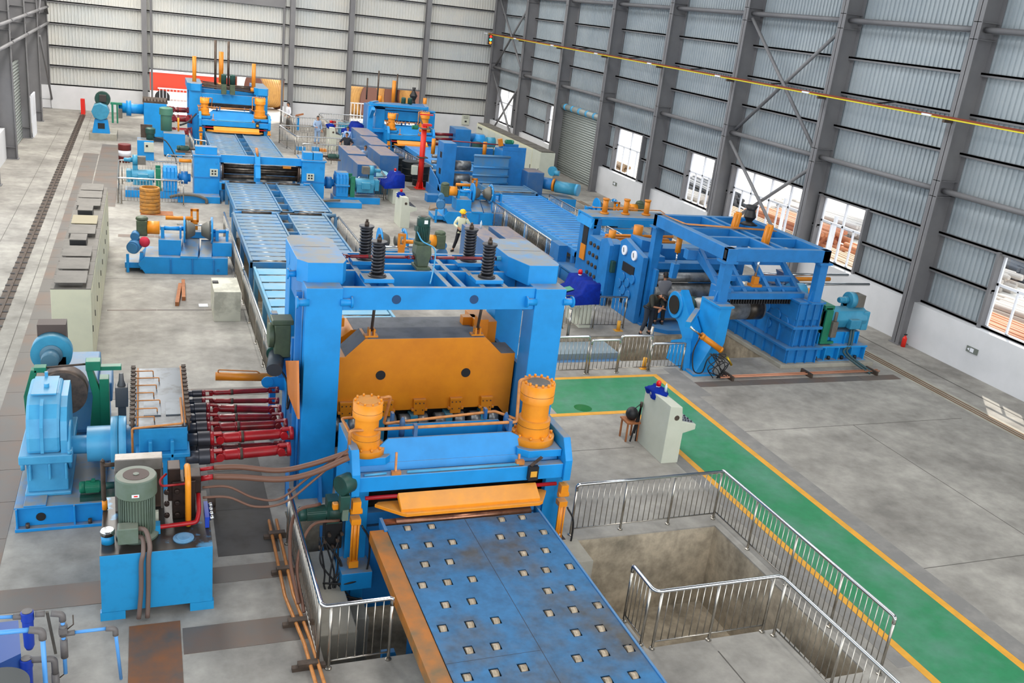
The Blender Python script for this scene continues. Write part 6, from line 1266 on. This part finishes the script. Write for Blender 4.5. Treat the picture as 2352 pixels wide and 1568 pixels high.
def cover(lab, x, y, rz=0, s=1.0, seed=3):
    random.seed(seed); m = M(); prof = [(-.12,.82),(-.1,1.45),(.36,1.43),(.5,1.12),(.86,1.0),(.88,.78)]; n = 12; vs = []
    for j in range(n+1):
        for (u, v) in prof: vs.append((u+random.uniform(-.02,.02), -.12+j*1.4/n+random.uniform(-.01,.01), v+random.uniform(-.03,.03)-(.08*math.sin(j*2.1)*.3)))
    k = len(prof); fs = [(j*k+i, j*k+i+1, (j+1)*k+i+1, (j+1)*k+i) for j in range(n) for i in range(k-1)]
    fs += [tuple(range(k))[::-1], tuple(n*k+i for i in range(k))]; m.add(vs, fs)
    o = m.put('blue_cover', nblue, label=lab, cat='cover', group='royal blue dust cloths', bev=.0); o.data.polygons.foreach_set('use_smooth', [True]*len(o.data.polygons)); og = Vector(o.location)*s; og.rotate(Matrix.Rotation(rz, 3, 'Z')); o.location = (x+og.x, y+og.y, og.z); o.rotation_euler = (0,0,rz); o.scale = (s,s,s); return o
# covered desks are built at the origin then placed
def placed(o, x, y, z, rz): o.location = (x, y, z); o.rotation_euler = (0, 0, rz)
c1 = cover('big royal blue cover on the desk near the red jib post', 11.1, 43.6, R(180), .95)
lamp((10.95,43.3,1.36), 'red lamp on the corner of the covered desk near the red jib post')
console('cream desk under the blue cover behind the railing, in front of the dial gauges', 12.9, 26.05, .92, R(180))
c2 = cover('royal blue cover on the desk in front of the blue leveller with dial gauges', 12.9, 26.1, R(180), 1.0, seed=8)
lamp((12.78,25.95,1.42), 'red beacon on the blue covered desk in front of the dial gauges', 1.2)
M().loft([(12.1,25.4,1.06),(12.38,25.4,1.12),(12.38,25.75,1.12),(12.1,25.75,1.06)],[(12.1,25.4,1.08),(12.38,25.4,1.14),(12.38,25.75,1.14),(12.1,25.75,1.08)]).put('green_folder', mat('folder_green', '#3c8a6c', .5), label='green folder lying on the royal blue cover', cat='folder')
c3 = cover('royal blue cover on the far desk beside the distant entry mill', 12.3, 59.0, R(180), 1.1, seed=5); console('far cream desk under a royal blue cover beside the distant entry mill', 12.3, 58.95, 1.0, R(180))
console('cream desk beside the far railing behind the dark shirted man', 10.3, 57.2, 1.0); bluecloth('little blue cloth on the far cream desk', (10.45,57.9,1.36), .3, seed=6); lamp((10.47,57.9,1.5), 'tiny red lamp on the far cream desk', 1.2)
# tripod and stool behind the near desk
t = T('camera_tripod', 'folded black tripod leaning behind the near cream desk', 'tripod', (10.2, 17.2, 0))
top = gy(1474,925,17.2)
for dx in (-.08, .0, .06): M().beam((top.x-.06+dx,17.2,0.0 if dx else .2),(top.x,17.2,top.z-.1),.03,.03).put('leg', black, t)
M().cyl((top.x,17.2,top.z-.1),(top.x,17.2,top.z+.02),.035).put('pan_head', iron, t); M().cyl((top.x,17.2,top.z),(top.x-.2,17.15,top.z-.13),.01).put('pan_handle', black, t)
t = T('wooden_stool', 'small wooden stool with a black bag, half hidden by the near cream desk', 'stool', (10.35, 17.35, 0))
for x, y in ((10.22,17.2),(10.5,17.2),(10.22,17.5),(10.5,17.5)): M().beam((x,y,0),(x*.98+.2,y,.45),.035,.035).put('leg', wood, t)
M().box(10.18,10.55,17.15,17.55,.45,.49).put('seat', wood, t)
M().ball((10.36,17.35,.64),.15,.14,.16).put('black_bag', black, label='black bag on the wooden stool behind the near cream desk', cat='bag')
# red jib post
t = T('jib_post', 'tall orange-red round post with a bracket head on a square foot', 'post', (13.1, 46.5, 0))
M().cyl((13.1,46.5,.02),(13.1,46.5,3.2),.14,n=20).put('post_tube', redl, t); m = M().box(12.85,13.35,46.25,46.75,.0,.04)
for a in range(4): m.prism([(.14,0),(.34,0),(.14,.35)],'y',-.01,.01) if False else m.beam((13.1+.2*math.cos(a*1.57+.78),46.5+.2*math.sin(a*1.57+.78),.02),(13.1+.13*math.cos(a*1.57+.78),46.5+.13*math.sin(a*1.57+.78),.35),.04,.12)
m.box(12.98,13.45,46.35,46.65,3.2,3.3).box(12.8,13.5,46.42,46.5,3.72,3.78); m.put('post_foot_and_head', redl, t)
M().beam((12.95,46.4,3.3),(12.75,46.4,3.75),.1,.06).box(12.9,13.3,46.2,46.6,3.05,3.1).put('head_strap', beiged, t); motor(t,(12.75,46.4,3.1),(-1,0,0),.1,.32,green,box=False)
M().box(12.86,13.34,46.2,46.7,1.6,1.65).put('pipe_collar', iron, t)
st('trim_35', M().box(12.5,13.9,46.0,47.0,0,.006), plate, 'steel plate under the red post')
t = T('cream_switch_box', 'small cream box on the red jib post', 'box', (12.85, 46.2, .9)); M().box(12.55,12.85,46.2,46.4,.75,1.2).put('box_body', cream, t, bev=.01)
# blue boxes
def bbox(lab, x, y, w_, d, h, mt=dblue, rz=0, seam=True):
    t = T('blue_steel_box', lab, 'cabinet', (x, y, 0), 'tall blue steel boxes')
    M().box(x,x+w_,y,y+d,0,h).put('box_shell', mt, t, bev=.012)
    if seam: M().box(x-.004,x,y+d*.48,y+d*.5,.03,h-.03).put('door_seam', blue2, t)
    return t
bbox('tall narrow blue steel box, farther of the two left of the blue row', 9.3, 46.45, .9, 2.55, 1.6); bbox('tall narrow blue steel box, nearer of the two left of the blue row, rusty top', 9.25, 43.75, .9, 2.55, 1.55)
bbox('tall blue steel box, farthest of the row of three', 11.3, 52.9, .95, 3.0, 1.65); bbox('tall blue steel box, middle of the row of three', 11.15, 49.7, .95, 3.0, 1.62); bbox('tall blue steel box, nearest of the row of three', 10.95, 46.5, .95, 3.0, 1.6)
bbox('blue steel box with a water bottle on top behind the gantry', 11.05, 29.8, .75, 3.2, 1.35); bbox('blue steel box with pale top right behind the right gantry block', 12.05, 28.2, .8, 4.6, 1.35)
t = T('water_bottle', 'clear water bottle on the blue box behind the gantry', 'bottle', (11.6, 32.4, 1.35)); M().lathe((11.6,32.4,1.35),(0,0,1),[(0,.04),(.2,.04),(.25,.015),(.28,.015)],12).put('bottle_body', MATS['clear_plastic'], t)
t = T('small_blue_bench', 'low dark blue bench with a light blue cloth beside the covered desk', 'bench', (10.7, 44.8, 0)); M().box(10.35,11.2,44.6,46.0,0,.75).put('bench_body', mat('petrol_bench', '#24607c', .5), t); M().prism([(10.3,.76),(11.3,.76),(11.2,.86),(10.8,.95),(10.35,.9)],'y',44.5,46.1).put('cloth_top', mat('pale_teal_cloth', '#7fb4c4', .8, bump=.3, bsc=12), t)
for k, (x, y) in enumerate(((12.55,49.7),(13.1,48.6),(13.35,47.4))):
    t = T('black_bin', 'black ribbed plastic barrel behind the railing, %s' % ['farthest, partly hidden','middle and biggest in view','nearest, behind the red post'][k], 'barrel', (x, y, 0), 'black barrels')
    M().lathe((x,y,0),(0,0,1),[(0,.4),(.3,.42),(.32,.44),(.34,.42),(.65,.43),(.67,.45),(.69,.43),(1.0,.44),(1.02,.46),(1.05,.46)],28).put('barrel_shell', mat('black_plastic', '#1c2224', .45) if 'black_plastic' not in MATS else MATS['black_plastic'], t)
# long cream cabinets by the right wall
t = T('switch_cabinet_row', 'long row of tall cream switch cabinets along the far right wall', 'cabinet', (20.5, 52, 0))
n = 9; y0, y1 = 47.4, 58.6; w_ = (y1-y0)/n
for i in range(n):
    b = M().box(20.0,20.85,y0+i*w_+.01,y0+(i+1)*w_-.01,0,2.08).put('cabinet_unit', beige if i else cream, t, bev=.006); M().box(19.99,20.0,y0+i*w_+.05,y0+(i+1)*w_-.05,.1,2.0).put('door', cream, b); M().box(19.97,19.99,y0+i*w_+.1,y0+i*w_+.14,1.0,1.2).put('handle', black, b)
    M().box(20.05,20.8,y0+i*w_+.06,y0+(i+1)*w_-.06,2.1,2.14).put('roof_vent', beiged, b)
m = M()
for k in range(4): m.cyl((19.985,58.2-k*.22,1.85),(19.975,58.2-k*.22,1.85),.07,n=12)
m.put('meter', black, t)
# yellow bollards
for k, (x, y, w__) in enumerate(((13.75, 24.7, 'behind the gates, next to the walkway railing end'), (13.0, 21.55, 'inside the near gate railing'))):
    M().cyl((x,y,0),(x,y,.32),.06,n=14).box(x-.13,x+.13,y-.1,y+.1,0,.02).put('yellow_stub_post', yell, label='short yellow stub post '+w__, cat='post')
for k, (px, py, h) in enumerate(((1303,775,.9),(1443,800,1.1))):
    p = gz(px,py,0) if k == 0 else Vector((13.35,22.0,0)); M().cyl((p.x,p.y,0),(p.x,p.y,h),.045,n=12).put('steel_stub_post', steel, label='single stainless upright %s' % ['left of the gates near the gantry','standing behind the taller gate panel'][k], cat='post')
# ================================================================ RAILINGS
railing('stainless railing along the far edge of the open pit beside the pinch stand', [(7.25,13.62),(10.4,13.68)], ends=(1,0))
railing('long stainless railing between the open pit and the green walkway', [(10.45,13.75),(10.48,8.95)], ends=(1,1))
railing('stainless railing with bent corners around the near concrete slab of the open pit', [(7.05,11.0),(7.05,10.28),(9.35,10.28),(9.4,7.4)], ends=(1,1))
railing('stainless corner railing left of the feed table', [(2.15,14.2),(2.15,10.88),(3.15,10.9)], ends=(0,1), sp=3.2)
railing('stainless railing beside the low roller table, from the white cabinet to the red shafts', [(2.62,27.4),(2.65,20.8)], ends=(1,1), sp=1.6)
railing('stainless railing beside the middle roller table behind the left unwinder', [(2.6,35.0),(2.62,27.8)], ends=(1,1), sp=2.4)
railing('stainless U-shaped railing around the left drive unit, behind the yellow rings', [(1.4,40.55),(-1.1,40.6),(-1.15,44.6),(1.4,44.8)], ends=(1,1), sp=1.6)
railing('stainless railing in front of the right drive unit', [(9.2,43.2),(10.6,43.3),(10.9,47.8)][::1], ends=(1,1), sp=1.8)
railing('stainless railing right of the roller table behind the black springs', [(6.75,34.9),(6.8,28.2)], ends=(1,1), sp=1.7)
railing('long stainless railing along the left side of the descending roller table', [(14.35,41.0),(14.35,32.0)], ends=(1,1), sp=1.35)
railing('stainless railing on the wall side of the descending roller table', [(18.0,41.0),(18.0,33.2)], ends=(1,1), sp=1.7)
railing('stainless railing in front of the blue covered desk', [(10.9,25.05),(14.0,24.88)], ends=(1,0), sp=1.1)
def gate(lab, x0, x1, y, h): railing(lab, [(x0,y),(x1,y)], h=h, sp=9, pr=.028, name='railing_panel')
gate('left gate panel of the stainless fence behind the gantry', 9.2, 11.05, 21.3, 1.08); gate('hinged gate panel, second in the stainless fence', 11.12, 11.98, 21.28, .98); gate('taller gate panel, third in the stainless fence', 12.05, 13.0, 21.35, 1.06); gate('low last panel of the stainless fence beside the recoiler pier', 13.05, 14.1, 21.35, .82)
for lab, pts in (('far railing loop left of the walkway, nearest the white shirted man', [(8.6,66.8),(9.0,63.5),(12.2,63.8),(13.5,60.5)]), ('far railing around the first pit, front run', [(7.6,59.2),(8.0,55.0),(11.6,55.3)]), ('far railing crossing behind the man in pale blue overalls', [(7.6,59.2),(12.8,60.0)]), ('far double railing in front of the first pit', [(8.0,52.4),(11.2,52.6)]), ('far railing around the distant motors', [(11.2,66.6),(11.0,61.5),(14.6,61.8)]), ('back run of the far railing beside the reel yard opening', [(11.2,66.6),(15.6,66.9)]),
    ('short railing left of the far roller table', [(2.2,54.6),(2.3,51.6),(2.9,51.4)]), ('railing behind the left housing of the middle roll machine', [(.9,46.6),(2.0,46.7)]), ('railing beside the far table of the right line, next to the black barrels', [(13.4,53.5),(13.9,47.2)]), ('railing from the blue boxes to the entry mill', [(11.1,57.6),(12.7,57.3)]), ('sloping walkway railing beside the dark shirted man', [(12.2,59.6),(12.0,55.2)])):
    railing('stainless '+lab, pts, ends=(1,1), sp=1.9, bs=.16)
# far pit clutter
t = T('pit_equipment', 'distant low blue and orange machine parts behind the far railings', 'machine', (9.5, 58, 0))
M().box(8.3,8.8,56.6,57.0,0,.22).box(9.2,9.6,56.6,57.0,0,.25).put('blue_block', blue, t); M().box(9.65,10.05,56.6,57.0,.0,.15).put('orange_block', orange, t)
t = T('distant_pump', 'distant teal and red motors behind the far railing near the reel yard opening', 'pump', (12.6, 63.5, 0))
M().box(12.0,13.0,63.0,63.8,.3,.9).put('teal_motor', teal, t, bev=.05); M().box(11.5,11.9,64,64.3,0,.9).put('red_stand', red, t); M().cyl((13.1,63.2,.7),(14.0,63.2,.7),.3).box(12,14,62.8,63.8,0,.3).put('blue_motor', lblue, t)
t = T('notice_stand', 'distant blue stand with a tan board beside the man in the white shirt', 'stand', (9.6, 65.2, 0)); M().box(9.5,9.65,65.2,65.3,0,.9).put('stand_post', blue, t); M().beam((9.4,65.2,.95),(9.9,65.1,1.1),.4,.08).put('tan_board', wood, t)
# ================================================================ PEOPLE
def skel(name, pts, edges, root, m, par=None, sub=2, root_i=0):
    me = bpy.data.meshes.new(name); me.from_pydata([Vector(p[:3]) for p in pts], edges, []); o = bpy.data.objects.new(name, me); C.objects.link(o)
    o.parent = par or root
    sk = o.modifiers.new('skin', 'SKIN'); sk.use_smooth_shade = True
    for i, p in enumerate(pts):
        r = p[3]; r2 = p[4] if len(p) > 4 else r
        me.skin_vertices[0].data[i].radius = (r, r2) if False else (r, r2)
    me.skin_vertices[0].data[root_i].use_root = True
    o.modifiers.new('sub', 'SUBSURF').levels = sub; o.modifiers['sub'].render_levels = sub
    me.materials.append(m); return o
def person(lab, loc, rz, P, top, bot, helmet=False, sleeves='long', s=1.0, headtilt=(0, 0), bald=False):
    """P: joints in local metres. faces -Y locally. keys: pel, chest, neck, head, shL/elL/haL, shR/elR/haR, hipL.. kn, an, toe"""
    t = T('person', lab, 'person', (0, 0, 0))
    p = lambda k: Vector(P[k])
    tcol, bcol = cmat(top), cmat(bot)
    # continuous body
    names = ['pel','chest','neck','head','shL','elL','haL','shR','elR','haR','hipL','knL','anL','toL','hipR','knR','anR','toR']
    rad = dict(pel=.07, chest=.075, neck=.05, head=.06, shL=.035, elL=.034, haL=.028, shR=.035, elR=.034, haR=.028, hipL=.06, knL=.048, anL=.038, toL=.03, hipR=.06, knR=.048, anR=.038, toR=.03)
    idx = {n: i for i, n in enumerate(names)}
    ed = [('pel','chest'),('chest','neck'),('neck','head'),('chest','shL'),('shL','elL'),('elL','haL'),('chest','shR'),('shR','elR'),('elR','haR'),('pel','hipL'),('hipL','knL'),('knL','anL'),('anL','toL'),('pel','hipR'),('hipR','knR'),('knR','anR'),('anR','toR')]
    b = skel('body', [tuple(P[n])+(rad[n],) for n in names], [(idx[a], idx[c]) for a, c in ed], t, skin)
    # head with face
    h = p('head'); f = (Vector(P.get('face', (0,-1,0)))).normalized(); up = (h-p('neck')).normalized(); sd_ = f.cross(up).normalized()
    m = M(); n, k = 16, 12; vs = []; fs = []
    hr = .1
    for j in range(k+1):
        a = math.pi*j/k
        for i in range(n):
            c_ = 2*math.pi*i/n; x, y, z = math.sin(a)*math.cos(c_), math.sin(a)*math.sin(c_), math.cos(a)
            w_ = .76 if z > -.2 else .76-(.3*(-z-.2)); v = sd_*x*hr*w_+f*y*hr*.95+up*z*hr*1.22
            if y > .85 and abs(z+.05) < .25: v += f*.018*(1-abs(x)*3)
            vs.append(h+v+up*.05)
    for j in range(k): fs += [(j*n+i,(j+1)*n+i,(j+1)*n+(i+1)%n,j*n+(i+1)%n) for i in range(n)]
    m.add(vs, fs, True); hc = h+up*.05
    m.cyl(hc+f*.095-up*.005, hc+f*.118-up*.02, .012, .016, 8)
    for q in (-1, 1): m.ball(hc+sd_*q*.08-up*.01, .014, .02, .028, 8, 5)
    hd = m.put('head', skin, t)
    m = M()
    for q in (-1, 1): m.ball(hc+sd_*q*.032+f*.088+up*.02, .011, .009, .008, 8, 5); m.beam(hc+sd_*q*.018+f*.096+up*.04, hc+sd_*q*.05+f*.085+up*.042, .006, .006)
    m.put('eyes_and_brows', black, hd); M().beam(hc-sd_*.022+f*.094-up*.055, hc+sd_*.022+f*.094-up*.055, .008, .009).put('mouth', mat('lips', '#8c4a40', .6) if 'lips' not in MATS else MATS['lips'], hd)
    # hair
    m = M(); vs = []; fs = []
    for j in range(8):
        a = math.pi*.62*j/7
        for i in range(n):
            c_ = 2*math.pi*i/n; x, y, z = math.sin(a)*math.cos(c_), math.sin(a)*math.sin(c_), math.cos(a)
            if y > .35 and z < .35: z = .35+(.35-z)*.1; 
            vs.append(hc+sd_*x*.086+f*y*.104-f*.006+up*z*.132)
    for j in range(7): fs += [(j*n+i,(j+1)*n+i,(j+1)*n+(i+1)%n,j*n+(i+1)%n) for i in range(n)]
    m.add(vs, fs, True); m.put('hair', hairm, hd)
    if helmet:
        m = M(); m.lathe(hc+up*.045, up, [(0,.15),(.012,.148),(.014,.125),(.06,.118),(.1,.09),(.125,.03)], 22); m.box(0,0,0,0,0,0) if False else None
        m.beam(hc+up*.05+f*.1, hc+up*.045+f*.17, .16, .012); m.put('safety_helmet', mat('helmet_yellow', '#f0c21c', .3), t)
    # clothes
    c1 = [('pel',.15,.12),('chest',.175,.135),('shL',.085),('elL',.06),('wrL',.048),('shR',.085),('elR',.06),('wrR',.048),('col',.085)]
    Q = dict(P); Q['wrL'] = tuple(p('elL').lerp(p('haL'), .8 if sleeves == 'long' else .05)); Q['wrR'] = tuple(p('elR').lerp(p('haR'), .8 if sleeves == 'long' else .05)); Q['col'] = tuple(p('chest').lerp(p('neck'), .72))
    pel = p('pel'); Q['hem'] = tuple(pel-(p('chest')-pel).normalized()*.1)
    c1.append(('hem',.155,.125)); i1 = {c[0]: i for i, c in enumerate(c1)}
    skel('shirt', [tuple(Q[c[0]])+c[1:] for c in c1], [(i1[a], i1[b_]) for a, b_ in (('pel','chest'),('chest','shL'),('shL','elL'),('elL','wrL'),('chest','shR'),('shR','elR'),('elR','wrR'),('chest','col'),('pel','hem'))], t, tcol)
    c2 = [('pel',.125,.105),('hipL',.1),('knL',.075),('cuL',.062),('hipR',.1),('knR',.075),('cuR',.062)]; Q['cuL'] = tuple(p('knL').lerp(p('anL'), .92)); Q['cuR'] = tuple(p('knR').lerp(p('anR'), .92)); i2 = {c[0]: i for i, c in enumerate(c2)}
    skel('trousers', [tuple(Q[c[0]])+c[1:] for c in c2], [(i2[a], i2[b_]) for a, b_ in (('pel','hipL'),('hipL','knL'),('knL','cuL'),('pel','hipR'),('hipR','knR'),('knR','cuR'))], t, bcol)
    for q in 'LR':
        a = p('an'+q); d = p('to'+q)-a; d.z = 0; d.normalize(); z = a.z-.075
        M().lathe((a-d*.06)+Vector((0,0,-.035)), d, [(0,.038),(.05,.048),(.16,.045),(.24,.034),(.26,.015)], 12).put('shoe', black, t)
        # hand: palm, four fingers and thumb
        hnd = p('ha'+q); dr = (hnd-p('el'+q)).normalized(); s1 = dr.cross(f if abs(dr.dot(f)) < .9 else up).normalized(); nn = s1.cross(dr)
        m = M(); m.beam(hnd-dr*.01, hnd+dr*.075, .075, .03)
        for i_, L in enumerate((.062,.075,.07,.055)):
            b0 = hnd+dr*.07+s1*(.028-i_*.019); k1 = b0+dr*L*.5+nn*.008; m.tube([b0, k1, k1+dr*L*.35+nn*.025], .009, 6)
        b0 = hnd+dr*.015+s1*.038; m.tube([b0, b0+dr*.03+s1*.022, b0+dr*.06+s1*.022+nn*.012], .01, 6)
        m.put('hand', skin, t)
    t.location = loc; t.rotation_euler = (0, 0, rz); t.scale = (s, s, s); return t
ST = dict(pel=(0,0,.95),chest=(0,-.01,1.28),neck=(0,-.01,1.48),head=(0,-.02,1.56),shL=(.17,0,1.38),elL=(.24,.02,1.1),haL=(.26,-.08,.87),shR=(-.17,0,1.38),elR=(-.24,.02,1.1),haR=(-.26,-.08,.87),
          hipL=(.09,0,.88),knL=(.11,-.03,.48),anL=(.12,.02,.08),toL=(.13,-.14,.04),hipR=(-.09,0,.88),knR=(-.11,-.03,.48),anR=(-.12,.02,.08),toR=(-.13,-.14,.04))
def pose(**k): d = dict(ST); d.update(k); return d
person('man in yellow safety helmet, cream shirt and dark trousers holding a phone to his ear', (11.35,33.9,0), R(-18), pose(elL=(.33,-.12,1.16),haL=(.13,-.14,1.5),elR=(-.3,.0,1.13),haR=(-.1,-.2,1.03),knR=(-.16,.02,.48),anR=(-.27,.1,.08),toR=(-.33,-.04,.04),knL=(.08,-.06,.48),face=(.1,-1,-.15)), 'd8d8b8', '1e1d22', helmet=True, s=.97)
person('man in dark olive t-shirt bending his head over his folded hands', (14.55,24.35,0), R(10), pose(chest=(.03,-.16,1.22),neck=(.1,-.3,1.36),head=(.14,-.38,1.36),shL=(.2,-.18,1.3),elL=(.2,-.4,1.05),haL=(-.0,-.5,.98),shR=(-.12,-.16,1.32),elR=(-.2,-.36,1.05),haR=(.08,-.5,1.02),face=(.2,-.5,-.9),anR=(-.24,-.02,.08),toR=(-.3,-.2,.04)), '2f302a', '2c3440', sleeves='short', s=.98)
person('man in grey shirt seen from behind, both arms raised to the steel roll', (15.3,24.95,.12), R(168), pose(elL=(.24,-.22,1.3),haL=(.3,-.42,1.5),elR=(-.2,-.25,1.28),haR=(-.02,-.42,1.42),face=(.3,-1,0)), '77777c', '1a1a1e', sleeves='long', s=1.0)
person('man in pale blue overalls standing by the far railing', (9.9,59.3,0), R(12), pose(elR=(-.26,-.02,1.12),haR=(-.16,-.24,1.08)), '9ab0cc', '8ea6c4', s=1.02)
person('man in white shirt and black trousers by the back wall, seen side on', (8.95,65.4,0), R(-70), pose(), 'e8e8ee', '1c1c20', s=1.02)
person('man in dark navy t-shirt with his arms akimbo behind the tall blue boxes', (10.5,53.0,0), R(-15), pose(elL=(.36,.08,1.15),haL=(.2,.0,1.0),elR=(-.36,.05,1.15),haR=(-.34,-.1,.92),face=(-.6,-1,0)), '20242e', '2a2c34', sleeves='short', s=1.0)
person('man in sky blue shirt standing behind the man in the navy t-shirt', (11.1,55.8,0), R(-20), pose(face=(-.5,-1,-.1)), '8fb0de', '30343c', s=.98)
person('crouching person of whom only the dark haired head shows above the tall blue boxes', (11.0,50.4,0), R(0), pose(pel=(0,0,.75),hipL=(.1,0,.7),hipR=(-.1,0,.7),knL=(.12,-.3,.5),knR=(-.12,-.3,.5),chest=(0,-.08,1.05),neck=(0,-.1,1.24),head=(0,-.12,1.32),shL=(.17,-.08,1.14),shR=(-.17,-.08,1.14),elL=(.22,-.2,.9),elR=(-.22,-.2,.9),haL=(.15,-.4,.75),haR=(-.15,-.4,.75)), '8ea6c4', '30343c', s=1.0)
